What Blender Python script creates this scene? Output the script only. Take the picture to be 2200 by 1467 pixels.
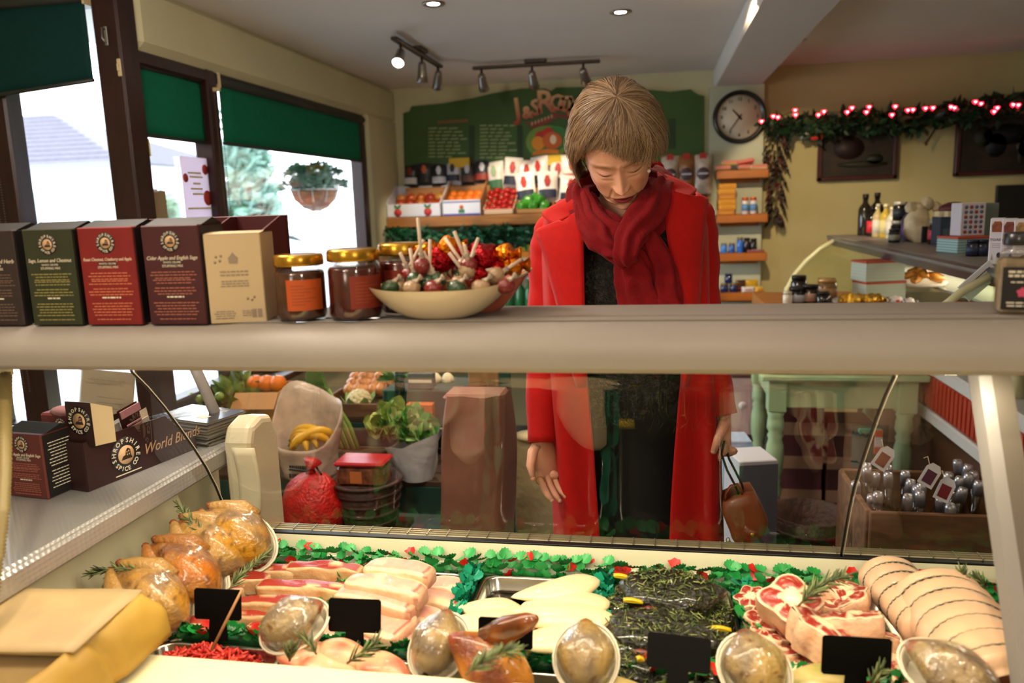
import bpy, bmesh, math, random
from math import sin, cos, pi, radians, sqrt
from mathutils import Vector, Matrix, Euler, noise as mnoise
random.seed(7)
SC = bpy.context.scene
COL = SC.collection
for _o in list(bpy.data.objects): bpy.data.objects.remove(_o)

# ---------------------------------------------------------------- camera
FPX, CAMH = 1680.0, 1.52
# world axes expressed in the camera frame (x right, y down, z forward)
AX = Vector((0.98401, -0.00098, -0.17817)); AY = Vector((0.17531, -0.17531, 0.96878))
AY.normalize(); AX = (AX - AY * AX.dot(AY)).normalized(); AZ = AX.cross(AY).normalized()
if AZ.y > 0: AZ = -AZ
cam_d = bpy.data.cameras.new('camera'); cam = bpy.data.objects.new('camera', cam_d); COL.objects.link(cam)
cr = Vector((AX.x, AY.x, AZ.x)); cd = Vector((AX.y, AY.y, AZ.y)); cf = Vector((AX.z, AY.z, AZ.z))
cam.matrix_world = Matrix(((cr.x, -cd.x, -cf.x, 0), (cr.y, -cd.y, -cf.y, 0), (cr.z, -cd.z, -cf.z, CAMH), (0, 0, 0, 1)))
cam_d.sensor_width = 36.0; cam_d.sensor_fit = 'HORIZONTAL'; cam_d.lens = FPX / 2200 * 36
cam_d.clip_start = 0.05; cam_d.clip_end = 200
cam_d.dof.use_dof = True; cam_d.dof.focus_distance = 1.66; cam_d.dof.aperture_fstop = 3.2
SC.camera = cam

def ray(px, py):
    c = Vector((px - 1100, py - 733.5, FPX))
    return Vector((AX.dot(c), AY.dot(c), AZ.dot(c)))
ORG = Vector((0, 0, CAMH))
def PY(px, py, y): d = ray(px, py); return ORG + d * (y / d.y)
def PX(px, py, x): d = ray(px, py); return ORG + d * (x / d.x)
def PZ(px, py, z): d = ray(px, py); return ORG + d * ((z - CAMH) / d.z)

# ---------------------------------------------------------------- world, exposure
w = bpy.data.worlds.new('overcast_sky'); SC.world = w; w.use_nodes = True
bg = w.node_tree.nodes['Background']; bg.inputs[0].default_value = (0.86, 0.93, 1.0, 1); bg.inputs[1].default_value = 6.5
SC.view_settings.view_transform = 'Standard'; SC.view_settings.look = 'None'
SC.view_settings.gamma = 1; SC.view_settings.use_curve_mapping = False
SC.view_settings.exposure = 0.32

def spot(loc, target, energy, size=70, color=(1, .80, .58), blend=.6, rad=.03):
    d = bpy.data.lights.new('downlight_lamp', 'SPOT'); d.energy = energy; d.spot_size = radians(size); d.spot_blend = blend
    d.color = color; d.shadow_soft_size = rad
    o = bpy.data.objects.new('downlight_lamp', d); COL.objects.link(o); o.location = loc
    o.rotation_euler = (Vector(target) - Vector(loc)).to_track_quat('-Z', 'Y').to_euler(); return o
def area(loc, target, energy, sx, sy, color):
    d = bpy.data.lights.new('tube_lamp', 'AREA'); d.shape = 'RECTANGLE'; d.size = sx; d.size_y = sy; d.energy = energy; d.color = color
    o = bpy.data.objects.new('tube_lamp', d); COL.objects.link(o); o.location = loc
    o.rotation_euler = (Vector(target) - Vector(loc)).to_track_quat('-Z', 'Y').to_euler(); return o
WARM = (1, .78, .55)
# ceiling downlights: the three in view and the rest of the grid behind and beside the camera
for (x, y, e) in [(-.841, 3.121, 38), (-.135, 3.491, 38), (.95, 4.38, 5), (-.7, 2.1, 30), (-.12, 2.3, 34), (-.7, .5, 26), (.1, .35, 26), (1.4, 3.0, 6), (1.5, 1.4, 8), (-.3, -.7, 20), (.8, .3, 16)]:
    spot((x, y, 2.27), (x, y, 0), e, 100, WARM, .8, .04)
# fluorescent tubes under the counter shelf
area((-.20, 1.055, 1.288), (-.20, 1.16, .8), 4.8, 1.30, .015, (1, .90, .66))
def bulb(loc, energy, r, color=WARM):
    d = bpy.data.lights.new('fill_lamp', 'POINT'); d.energy = energy; d.shadow_soft_size = r; d.color = color
    o = bpy.data.objects.new('fill_lamp', d); COL.objects.link(o); o.location = loc; return o
# added fill lamps, out of view: behind the camera, over the counter, far right
for (x, y, z, e) in ((-.9, -.3, 1.85, 14), (.5, -.4, 1.85, 12), (-.95, 1.2, 2.05, 24), (2.4, 1.2, 1.9, 4)): bulb((x, y, z), e, .12, (1, .87, .74))
# wall-washing spot on the right and the strip lamp inside the second counter
spot((.25, 3.0, 2.24), (1.2, 5.2, 1.22), 100, 42, (1, .76, .45), .25, .03)
area((1.3, 3.4, 1.265), (1.3, 3.4, 0), 8, .05, 2.0, (1, .84, .6)); bpy.context.scene.objects[-1].rotation_euler = (0, 0, 0)

# ---------------------------------------------------------------- materials
def lin(h):
    h = h.lstrip('#'); c = [int(h[i:i + 2], 16) / 255 for i in (0, 2, 4)]
    return [x / 12.92 if x <= .04045 else ((x + .055) / 1.055) ** 2.4 for x in c]
_M = {}
def mat(name, col='#888888', rough=.5, metal=0, spec=.5, noise=0, nscale=20, bump=0, bscale=60, col2=None, trans=0, ior=1.45,
        emit=0, sss=0, coat=0, sheen=0, alpha=1, ramp=None, stretch=None, ttype='noise', sssc=None):
    if name in _M: return _M[name]
    m = bpy.data.materials.new(name); m.use_nodes = True; nt = m.node_tree; N = nt.nodes; L = nt.links
    b = N['Principled BSDF']; c = lin(col) if isinstance(col, str) else col
    b.inputs['Base Color'].default_value = (*c, 1); b.inputs['Roughness'].default_value = rough; b.inputs['Metallic'].default_value = metal
    b.inputs['Specular IOR Level'].default_value = spec; b.inputs['IOR'].default_value = ior
    b.inputs['Transmission Weight'].default_value = trans; b.inputs['Coat Weight'].default_value = coat; b.inputs['Coat Roughness'].default_value = .06
    b.inputs['Sheen Weight'].default_value = sheen; b.inputs['Alpha'].default_value = alpha
    if sss:
        b.inputs['Subsurface Weight'].default_value = sss; b.inputs['Subsurface Radius'].default_value = sssc or (.012, .006, .004); b.inputs['Subsurface Scale'].default_value = 1.0
    if emit: b.inputs['Emission Color'].default_value = (*c, 1); b.inputs['Emission Strength'].default_value = emit
    def coords():
        tc = N.new('ShaderNodeTexCoord'); mp = N.new('ShaderNodeMapping'); L.new(tc.outputs['Object'], mp.inputs['Vector'])
        if stretch: mp.inputs['Scale'].default_value = stretch
        return mp.outputs[0]
    if noise or ramp or col2:
        tx = N.new('ShaderNodeTexNoise' if ttype == 'noise' else 'ShaderNodeTexVoronoi'); tx.inputs['Scale'].default_value = nscale
        if ttype == 'noise': tx.inputs['Detail'].default_value = 4
        L.new(coords(), tx.inputs['Vector'])
        rp = N.new('ShaderNodeValToRGB'); L.new(tx.outputs[0], rp.inputs[0])
        if ramp:
            e = rp.color_ramp.elements
            while len(e) < len(ramp): e.new(.5)
            for i, (p, h) in enumerate(ramp): e[i].position = p; e[i].color = (*lin(h), 1)
        else:
            e = rp.color_ramp.elements; e[0].position = .35; e[1].position = .65
            c2 = lin(col2) if col2 else [min(1, x * (1 + noise)) for x in c]
            c1 = c if col2 else [x * (1 - noise) for x in c]
            e[0].color = (*c1, 1); e[1].color = (*c2, 1)
        L.new(rp.outputs[0], b.inputs['Base Color'])
    if bump:
        tb = N.new('ShaderNodeTexNoise'); tb.inputs['Scale'].default_value = bscale; tb.inputs['Detail'].default_value = 3
        L.new(coords(), tb.inputs['Vector'])
        bp = N.new('ShaderNodeBump'); bp.inputs['Strength'].default_value = bump; bp.inputs['Distance'].default_value = .01
        L.new(tb.outputs[0], bp.inputs['Height']); L.new(bp.outputs[0], b.inputs['Normal'])
    _M[name] = m; return m
def glass_mat(name, tint=(1, 1, 1), rough=0.0, refl=.06, gain=.9, wrinkle=0):
    """thin pane: transparent with a Fresnel mirror on top"""
    if name in _M: return _M[name]
    m = bpy.data.materials.new(name); m.use_nodes = True; nt = m.node_tree; N = nt.nodes; L = nt.links
    N.remove(N['Principled BSDF']); out = N['Material Output']
    t = N.new('ShaderNodeBsdfTransparent'); t.inputs[0].default_value = (*tint, 1)
    g = N.new('ShaderNodeBsdfGlossy'); g.inputs['Roughness'].default_value = rough; g.inputs['Color'].default_value = (1, 1, 1, 1)
    fr = N.new('ShaderNodeLayerWeight'); fr.inputs['Blend'].default_value = .22
    mr = N.new('ShaderNodeMath'); mr.operation = 'MULTIPLY_ADD'; L.new(fr.outputs['Fresnel'], mr.inputs[0]); mr.inputs[1].default_value = gain; mr.inputs[2].default_value = refl
    if wrinkle:
        tx = N.new('ShaderNodeTexNoise'); tx.inputs['Scale'].default_value = wrinkle; tx.inputs['Detail'].default_value = 2; tc = N.new('ShaderNodeTexCoord'); mp = N.new('ShaderNodeMapping'); mp.inputs['Scale'].default_value = (.5, 2.4, 2.4)
        L.new(tc.outputs['Object'], mp.inputs[0]); L.new(mp.outputs[0], tx.inputs['Vector']); bp = N.new('ShaderNodeBump'); bp.inputs['Strength'].default_value = .8; bp.inputs['Distance'].default_value = .004; L.new(tx.outputs[0], bp.inputs['Height']); L.new(bp.outputs[0], g.inputs['Normal'])
    mx = N.new('ShaderNodeMixShader'); L.new(mr.outputs[0], mx.inputs[0]); L.new(t.outputs[0], mx.inputs[1]); L.new(g.outputs[0], mx.inputs[2])
    L.new(mx.outputs[0], out.inputs[0]); _M[name] = m; return m
def vcol_mat(name, rough=.5, sss=0, bump=0, bscale=80, spec=.5, coat=0, sheen=0, noise=0, nscale=30, metal=0):
    """colour comes from the 'tint' colour attribute (different flesh, fat, lip or print colours of one surface)"""
    if name in _M: return _M[name]
    m = mat(name, '#888888', rough, metal, spec, bump=bump, bscale=bscale, sss=sss, coat=coat, sheen=sheen); nt = m.node_tree
    a = nt.nodes.new('ShaderNodeVertexColor'); a.layer_name = 'tint'; b = nt.nodes['Principled BSDF']
    if noise:
        tx = nt.nodes.new('ShaderNodeTexNoise'); tx.inputs['Scale'].default_value = nscale; tx.inputs['Detail'].default_value = 4
        tc = nt.nodes.new('ShaderNodeTexCoord'); nt.links.new(tc.outputs['Object'], tx.inputs['Vector'])
        mr = nt.nodes.new('ShaderNodeMapRange'); mr.inputs[1].default_value = .3; mr.inputs[2].default_value = .7; mr.inputs[3].default_value = 1 - noise; mr.inputs[4].default_value = 1 + noise * .5
        nt.links.new(tx.outputs[0], mr.inputs[0])
        mm = nt.nodes.new('ShaderNodeVectorMath'); mm.operation = 'MULTIPLY'; nt.links.new(a.outputs[0], mm.inputs[0]); nt.links.new(mr.outputs[0], mm.inputs[1])
        nt.links.new(mm.outputs[0], b.inputs['Base Color'])
    else: nt.links.new(a.outputs[0], b.inputs['Base Color'])
    return m

# ---------------------------------------------------------------- mesh helpers
def fn(x, y, z, s=1): return mnoise.noise(Vector((x * s, y * s, z * s)))
class MB:
    def __init__(s): s.v = []; s.f = []; s.m = []; s.c = None; s.flat = set()
    def add(s, vs, fs, mi=0, M=None, flat=False, tint=None):
        n = len(s.v); k = len(s.f)
        s.v += [tuple(M @ Vector(v)) if M else tuple(v) for v in vs]
        s.f += [tuple(i + n for i in f) for f in fs]; s.m += [mi] * len(fs)
        if flat: s.flat.update(range(k, len(s.f)))
        if tint is not None or s.c is not None:
            if s.c is None: s.c = [(.5, .5, .5)] * n
            s.c += list(tint) if isinstance(tint, list) else [tint or (.5, .5, .5)] * len(vs)
        return s
    def box(s, x0, x1, y0, y1, z0, z1, r=0, mi=0, M=None, tint=None):
        cx, cy, cz = (x0 + x1) / 2, (y0 + y1) / 2, (z0 + z1) / 2; a, b, c = abs(x1 - x0) / 2, abs(y1 - y0) / 2, abs(z1 - z0) / 2
        if r <= 0:
            vs = [(cx + i * a, cy + j * b, cz + k * c) for i in (-1, 1) for j in (-1, 1) for k in (-1, 1)]
            fs = [(0, 1, 3, 2), (4, 6, 7, 5), (0, 4, 5, 1), (2, 3, 7, 6), (0, 2, 6, 4), (1, 5, 7, 3)]
            return s.add(vs, fs, mi, M, True, tint)
        r = min(r, a, b, c); vs = []; idx = {}
        for i in (-1, 1):
            for j in (-1, 1):
                for k in (-1, 1):
                    for ax in range(3):
                        d = [a - r, b - r, c - r]; d[ax] += r
                        idx[i, j, k, ax] = len(vs); vs.append((cx + i * d[0], cy + j * d[1], cz + k * d[2]))
        fs = []
        for i in (-1, 1):
            fs.append([idx[i, j, k, 0] for j, k in ((-1, -1), (1, -1), (1, 1), (-1, 1))][::i])
            fs.append([idx[j, i, k, 1] for j, k in ((-1, -1), (1, -1), (1, 1), (-1, 1))][::-i])
            fs.append([idx[j, k, i, 2] for j, k in ((-1, -1), (1, -1), (1, 1), (-1, 1))][::i])
            for j in (-1, 1):
                fs.append([idx[i, j, -1, 0], idx[i, j, -1, 1], idx[i, j, 1, 1], idx[i, j, 1, 0]][::-i * j])
                fs.append([idx[i, -1, j, 0], idx[i, 1, j, 0], idx[i, 1, j, 2], idx[i, -1, j, 2]][::i * j])
                fs.append([idx[-1, i, j, 1], idx[-1, i, j, 2], idx[1, i, j, 2], idx[1, i, j, 1]][::i * j])
                for k in (-1, 1): fs.append([idx[i, j, k, t] for t in range(3)][::i * j * k])
        return s.add(vs, [tuple(f) for f in fs], mi, M, True, tint)
    def grid(s, fn_, nu, nv, cu=False, cv=False, mi=0, M=None, tint=None, flat=False):
        """fn_(i/nu, j/nv) -> point (or (point, colour) when tint is True)"""
        vs = []; cs = []; U = nu if cu else nu + 1; V = nv if cv else nv + 1
        for i in range(U):
            for j in range(V):
                p = fn_(i / nu, j / nv)
                if tint is True: cs.append(p[1]); p = p[0]
                vs.append(p)
        fs = [(i * V + j, ((i + 1) % U) * V + j, ((i + 1) % U) * V + (j + 1) % V, i * V + (j + 1) % V) for i in range(nu) for j in range(nv)]
        return s.add(vs, fs, mi, M, flat, cs if tint is True else tint)
    def lathe(s, prof, n=20, mi=0, M=None, tint=None, sx=1, sy=1):
        vs = []; fs = []; k = len(prof)
        for (r, z) in prof:
            for a in range(n): t = 2 * pi * a / n; vs.append((r * cos(t) * sx, r * sin(t) * sy, z))
        for i in range(k - 1):
            for a in range(n): fs.append((i * n + a, i * n + (a + 1) % n, (i + 1) * n + (a + 1) % n, (i + 1) * n + a))
        if prof[0][0] > 1e-5: fs.append(tuple(range(n))[::-1])
        if prof[-1][0] > 1e-5: fs.append(tuple((k - 1) * n + a for a in range(n)))
        return s.add(vs, fs, mi, M, False, tint)
    def tube(s, pts, r, n=8, mi=0, M=None, caps=True, flatten=None, tint=None):
        pts = [Vector(p) for p in pts]; vs = []; fs = []; k = len(pts); up = None
        for i, p in enumerate(pts):
            d = (pts[min(i + 1, k - 1)] - pts[max(i - 1, 0)]); d = d.normalized() if d.length > 1e-9 else Vector((0, 0, 1))
            if up is None: up = Vector((0, 0, 1)) if abs(d.z) < .9 else Vector((1, 0, 0))
            a = d.cross(up).normalized(); b = a.cross(d).normalized(); up = b
            rr = r[i] if isinstance(r, (list, tuple)) else r
            for q in range(n): t = 2 * pi * q / n; vs.append(p + a * (rr * cos(t)) + b * (rr * sin(t) * (flatten or 1)))
        for i in range(k - 1):
            for q in range(n): fs.append((i * n + q, i * n + (q + 1) % n, (i + 1) * n + (q + 1) % n, (i + 1) * n + q))
        if caps: fs.append(tuple(range(n))[::-1]); fs.append(tuple((k - 1) * n + q for q in range(n)))
        return s.add(vs, fs, mi, M, False, tint)
    def sphere(s, c, r, nu=14, nv=9, mi=0, M=None, tint=None, wob=0, seed=0):
        c = Vector(c); R3 = Vector(r) if not isinstance(r, (int, float)) else Vector((r, r, r))
        def f(u, v):
            t = 2 * pi * u; p = pi * v; d = Vector((sin(p) * cos(t), sin(p) * sin(t), -cos(p)))
            k = 1 + (wob * fn(d.x + seed * 7.3, d.y, d.z, 1.6) if wob else 0)
            return c + Vector((d.x * R3.x, d.y * R3.y, d.z * R3.z)) * k
        return s.grid(f, nu, nv, cu=True, mi=mi, M=M, tint=tint)
    def prism(s, poly, z0, z1, mi=0, M=None, tint=None):
        n = len(poly); vs = [(x, y, z0) for x, y in poly] + [(x, y, z1) for x, y in poly]
        fs = [tuple(range(n))[::-1], tuple(range(n, 2 * n))] + [(i, (i + 1) % n, n + (i + 1) % n, n + i) for i in range(n)]
        return s.add(vs, fs, mi, M, True, tint)
    def text(s, txt, size, M=None, mi=0, depth=.0004, align='CENTER', shear=0, bold=0, tint=None, maxw=0):
        cu = bpy.data.curves.new('t', 'FONT'); cu.body = txt; cu.size = size; cu.extrude = depth; cu.align_x = align; cu.align_y = 'CENTER'; cu.resolution_u = 2; cu.shear = shear; cu.offset = bold
        o = bpy.data.objects.new('t', cu); me = o.to_mesh()
        vs = [v.co.copy() for v in me.vertices]
        if maxw and vs:
            ww = max(v.x for v in vs) - min(v.x for v in vs)
            if ww > maxw: vs = [Vector((v.x * maxw / ww, v.y * (maxw / ww) ** .5, v.z)) for v in vs]
        fs = [tuple(p.vertices) for p in me.polygons]
        o.to_mesh_clear(); bpy.data.objects.remove(o); bpy.data.curves.remove(cu)
        return s.add(vs, fs, mi, M, True, tint)
    def build(s, name, mats, parent=None, smooth=True, loc=None, rot=None, sharp=None):
        me = bpy.data.meshes.new(name); me.from_pydata([tuple(v) for v in s.v], [], s.f)
        for m in (mats if isinstance(mats, (list, tuple)) else [mats]): me.materials.append(m)
        if any(s.m): me.polygons.foreach_set('material_index', s.m)
        me.polygons.foreach_set('use_smooth', [smooth and i not in s.flat for i in range(len(s.f))])
        if s.c is not None:
            a = me.color_attributes.new('tint', 'FLOAT_COLOR', 'POINT'); a.data.foreach_set('color', [x for c in s.c for x in (c[0], c[1], c[2], 1.0)])
        me.update(); o = bpy.data.objects.new(name, me); COL.objects.link(o)
        if sharp: me.set_sharp_from_angle(angle=radians(sharp))
        if parent: o.parent = parent
        if loc is not None: o.location = loc
        if rot is not None: o.rotation_euler = rot
        return o
def tag(o, label=None, cat=None, group=None, kind=None):
    if label: o['label'] = label
    if cat: o['category'] = cat
    if group: o['group'] = group
    if kind: o['kind'] = kind
    return o
def thing(name, label, cat, loc=(0, 0, 0), rot=(0, 0, 0), group=None):
    o = bpy.data.objects.new(name, None); COL.objects.link(o); o.location = loc; o.rotation_euler = rot; o.empty_display_size = .02
    return tag(o, label, cat, group)
def copy_tree(o, label=None, loc=None, rot=None, scale=None, parent=None, group=None):
    c = o.copy(); COL.objects.link(c)
    if parent: c.parent = parent
    for ch in o.children: copy_tree(ch, parent=c)
    if label: c['label'] = label
    if group: c['group'] = group
    if loc is not None: c.location = loc
    if rot is not None: c.rotation_euler = rot
    if scale is not None: c.scale = (scale,) * 3 if isinstance(scale, (int, float)) else scale
    return c
def struct(mb, name, mats, smooth=False): o = mb.build(name, mats, smooth=smooth); o['kind'] = 'structure'; return o
def T(x=0, y=0, z=0, rx=0, ry=0, rz=0, s=1):
    return Matrix.Translation((x, y, z)) @ Euler((rx, ry, rz)).to_matrix().to_4x4() @ Matrix.Scale(s, 4)
UPR = T(rx=pi / 2)            # text/prism standing upright and facing -Y
def frame_M(o, ex, ey, ez=None):
    ex = Vector(ex).normalized(); ey = Vector(ey); ez = ex.cross(ey).normalized(); ey = ez.cross(ex)
    return Matrix(((ex.x, ey.x, ez.x, o[0]), (ex.y, ey.y, ez.y, o[1]), (ex.z, ey.z, ez.z, o[2]), (0, 0, 0, 1)))
def leaf_mesh(mb, L, W, n=5, curl=.25, mi=0, M=None, ser=.0, tint=None):
    """one flat-bodied leaf along +Y with a raised rim and curl"""
    vs = []; fs = []
    for i in range(n + 1):
        t = i / n; ww = W * .5 * (sin(pi * min(1, t * .9 + .08)) ** .7) * (1 + (ser if i % 2 else -ser)); z = curl * L * t * t
        vs += [(-ww, t * L, z + ww * .35), (0, t * L, z), (ww, t * L, z + ww * .35)]
    for i in range(n):
        a = i * 3; fs += [(a, a + 1, a + 4, a + 3), (a + 1, a + 2, a + 5, a + 4)]
    return mb.add(vs, fs, mi, M, False, tint)
# ================================================================ room shell
wallm = mat('wall_paint', '#c9c4a0', .85, noise=.04, nscale=3, spec=.2)
ceilm = mat('ceiling_paint', '#e6e0da', .9, noise=.03, nscale=2, spec=.15)
woodf = mat('dark_stained_wood', '#2c1210', .38, noise=.25, nscale=8, stretch=(6, 6, .7), bump=.1)
floorm = mat('slate_floor', '#515960', .35, noise=.2, nscale=5)
struct(MB().box(-5, 4.2, -1.6, 5.3, -.05, 0), 'floor', floorm)
struct(MB().box(-2.5, 4.2, -1.6, 5.3, 2.30, 2.36), 'ceiling', ceilm)
struct(MB().box(.365, .657, -1.6, 5.2, 2.19, 2.30, .01), 'trim_1', mat('beam_paint', '#d8d4d0', .85, spec=.2))
struct(MB().box(-1.9, .655, 5.2, 5.3, 0, 2.3), 'wall_back', wallm)
struct(MB().box(.655, 4.2, 5.2, 5.3, 0, 2.3), 'wall_back_right', mat('dimmed_wall_paint', '#b5a97c', .85, noise=.04, nscale=3, spec=.2))  # same wall paint, its dimmer warm light put into a darker tan
struct(MB().box(.34, .662, 5.12, 5.2, 0, 2.19), 'wall_pier', mat('pier_paint', '#b9bca6', .85, spec=.2))
struct(MB().box(4.1, 4.2, -1.6, 5.2, 0, 2.3), 'wall_right', wallm)
struct(MB().box(-2.5, 4.2, -1.7, -1.6, 0, 2.3), 'wall_front', wallm)
wl = MB().box(-1.82, -1.7, 2.5, 5.2, 2.075, 2.3, .03).box(-1.82, -1.7, 4.66, 5.2, 0, 2.1, .02).box(-1.82, -1.7, 2.5, 4.66, 0, .8)
wl.box(-2.6, -1.75, 2.40, 2.5, 2.24, 2.3).box(-2.6, -1.75, 2.4, 2.5, 0, .72)
struct(wl, 'wall_left', wallm)
struct(MB().box(-2.6, -2.5, -1.6, 2.5, 0, 2.3), 'wall_left_front', wallm)

pane = glass_mat('window_glass', (.97, .99, 1), 0, .01, .25)
def win(name, frames, panes):
    r = bpy.data.objects.new(name, None); COL.objects.link(r); r['kind'] = 'structure'
    for b in frames: MB().box(*b, .008).build('frame', woodf, r)
    for b in panes: MB().box(*b).build('pane', pane, r)
    return r
# glazed panel facing the counter, in front of the thick corner post
win('window_1', [(-1.795, -1.70, 2.40, 2.50, .0, 2.3), (-2.265, -2.165, 2.41, 2.49, .0, 2.26), (-2.42, -2.37, 2.41, 2.49, .0, 2.26), (-2.42, -1.79, 2.42, 2.49, .70, .78), (-2.42, -1.79, 2.42, 2.49, 2.21, 2.26)],
    [(-2.17, -1.79, 2.445, 2.451, .76, 2.22), (-2.38, -2.26, 2.445, 2.451, .76, 2.22)])
win('window_2', [(-1.80, -1.72, 2.50, 2.53, .78, 2.08), (-1.80, -1.715, 2.93, 3.0, .78, 2.08), (-1.80, -1.72, 2.5, 3.0, .78, .85), (-1.80, -1.72, 2.5, 3.0, 2.03, 2.08)], [(-1.765, -1.759, 2.52, 2.94, .84, 2.04)])
win('window_3', [(-1.80, -1.73, 3.0, 3.03, .78, 2.08), (-1.80, -1.72, 4.585, 4.66, .78, 2.08), (-1.80, -1.72, 3.0, 4.66, .78, .85), (-1.80, -1.72, 3.0, 4.66, 2.03, 2.08)], [(-1.765, -1.759, 3.02, 4.6, .84, 2.04)])
struct(MB().box(-1.75, -1.62, 2.5, 4.66, .77, .80, .006), 'trim_2', woodf)

# latch fittings on the corner post
t = thing('window_latch', 'bent metal latch screwed high on the dark corner post', 'latch', (-1.745, 2.40, 2.10))
MB().box(-.006, .006, -.006, 0, -.03, .03, .002).build('backplate', mat('dull_steel', '#8b8a86', .4, .8), t)
MB().tube([(.0, -.006, .02), (.0, -.02, .022), (.0, -.022, -.01), (.008, -.02, -.024)], .003, 6).build('handle', _M['dull_steel'], t)
t = thing('window_catch', 'small cream catch below the bent latch on the dark corner post', 'catch', (-1.709, 2.40, 2.0))
MB().box(-.007, .007, -.008, 0, -.028, .028, .003).build('body', mat('cream_plastic', '#c9b48c', .4), t)
MB().box(-.004, .004, -.014, -.008, -.012, .012, .002).build('lever', _M['cream_plastic'], t)

# ---------------------------------------------------------------- roller blinds
def blind_mat(name, col):
    m = mat(name, col, .8, noise=.06, nscale=40, spec=.2); nt = m.node_tree; b = nt.nodes['Principled BSDF']
    tr = nt.nodes.new('ShaderNodeBsdfTranslucent'); tr.inputs[0].default_value = (*[x * .2 for x in lin(col)], 1)
    ad = nt.nodes.new('ShaderNodeAddShader'); nt.links.new(b.outputs[0], ad.inputs[0]); nt.links.new(tr.outputs[0], ad.inputs[1])
    nt.links.new(ad.outputs[0], nt.nodes['Material Output'].inputs[0]); return m
bgreen = blind_mat('green_blind_cloth', '#0f6a4c'); bdark = blind_mat('dark_green_blind_cloth', '#0a3230'); brail = mat('blind_rail', '#2a2c28', .5)
def blind(label, o, ex, wd, drop, m, dz=0):
    """o = top start point, ex = horizontal direction, wd = width"""
    t = thing('roller_blind', label, 'blind', o, group=None); ex = Vector(ex); n = Vector((-ex.y, ex.x, 0))
    def f(u, v): return ex * (u * wd) + Vector((0, 0, -drop * v + dz * u * v)) + n * (.002 * sin(u * 9))
    mb = MB(); mb.grid(f, 16, 6); o1 = mb.build('fabric', m, t); sm = o1.modifiers.new('thickness', 'SOLIDIFY'); sm.thickness = .0015
    MB().tube([ex * -.01, ex * (wd + .01)], .022, 14).build('roller', brail, t)
    MB().tube([Vector((0, 0, -drop)), ex * wd + Vector((0, 0, -drop + dz))], .007, 8).build('bottom_bar', brail, t)
    for e in (-.016, wd + .008): MB().box(e - .004 if ex.x else -.02, e + .004 if ex.x else .02, -.02 if ex.x else e - .004, .02 if ex.x else e + .004, -.03, .03, .002).build('bracket', _M['cream_plastic'], t)
    return t
blind('dark green roller blind in front of the glazed panel left of the thick post', (-2.20, 2.385, 2.225), (1, 0, 0), .40, .29, bdark, .03)
blind('short green roller blind between the thick post and the slim mullion', (-1.745, 2.53, 2.045), (0, 1, 0), .40, .245, bgreen)
blind('widest green roller blind above the hanging basket', (-1.73, 3.035, 2.05), (0, 1, 0), 1.60, .245, bgreen)
def chain(label, x, y, z0, z1):
    t = thing('blind_chain', label, 'chain', (x, y, z1)); mb = MB()
    for k in range(int((z1 - z0) / .009)):
        for dx in (0, .022): mb.sphere((dx, 0, -k * .009), .003, 5, 4)
    mb.build('beads', mat('chain_beads', '#5a4438', .4), t)['kind'] = 'stuff'
    MB().box(-.004, .026, -.006, .006, -.004, .012, .002).build('clip', _M['cream_plastic'], t)
chain('beaded blind chain hanging down the slim window mullion', -1.705, 2.955, 1.1, 2.0)
chain('beaded blind chain on the far left window frame', -2.235, 2.395, .9, 1.95)

# ---------------------------------------------------------------- notices on the glass
def paper(name, col):
    m = mat(name, col, .8, spec=.1); nt = m.node_tree; b = nt.nodes['Principled BSDF']
    tr = nt.nodes.new('ShaderNodeBsdfTranslucent'); tr.inputs[0].default_value = (*[x * .45 for x in lin(col)], 1)
    ad = nt.nodes.new('ShaderNodeAddShader'); nt.links.new(b.outputs[0], ad.inputs[0]); nt.links.new(tr.outputs[0], ad.inputs[1])
    nt.links.new(ad.outputs[0], nt.nodes['Material Output'].inputs[0]); return m
pw = paper('notice_paper', '#d9d2dc'); pred = paper('notice_red', '#a8443c'); pcard = paper('tan_card', '#8d7c62'); pyel = paper('notice_yellow', '#c8b86a')
t = thing('window_poster', 'white poster with red discs stuck inside the narrow window', 'poster', (-1.752, 2.85, 1.62))
MB().box(-.001, .001, -.10, .085, -.12, .12).build('sheet', pw, t)
for (y, z, r) in ((-.078, .04, .017), (.06, .075, .02), (.062, -.035, .03)): MB().lathe([(0, 0), (r, 0), (r, .001), (0, .001)], 16, M=T(.0012, y, z, ry=pi / 2)).build('disc', pred, t)
for (y0, y1, z) in ((-.06, .03, .06), (-.05, .04, .045), (-.03, .02, .02), (-.05, .03, 0), (-.04, .04, -.02), (-.08, .08, -.075)): MB().box(.001, .0018, y0, y1, z - .003, z + .003).build('text_line', pyel, t)
t = thing('tan_card', 'tan blank card propped in the narrow window beside the thick post', 'card', (-1.752, 2.575, 1.56))
MB().box(-.001, .002, -.045, .06, -.055, .05, .0005).build('board', pcard, t); MB().box(-.001, .004, -.01, .01, .045, .056).build('tape', pw, t)
t = thing('small_notice', 'small pale notice stuck under the short green blind', 'notice', (-1.752, 2.545, 1.76))
MB().box(-.001, .001, -.012, .03, -.03, .03).build('sheet', pyel, t); MB().box(.001, .0016, -.006, .02, .0, .004).build('text_line', pcard, t)

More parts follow.
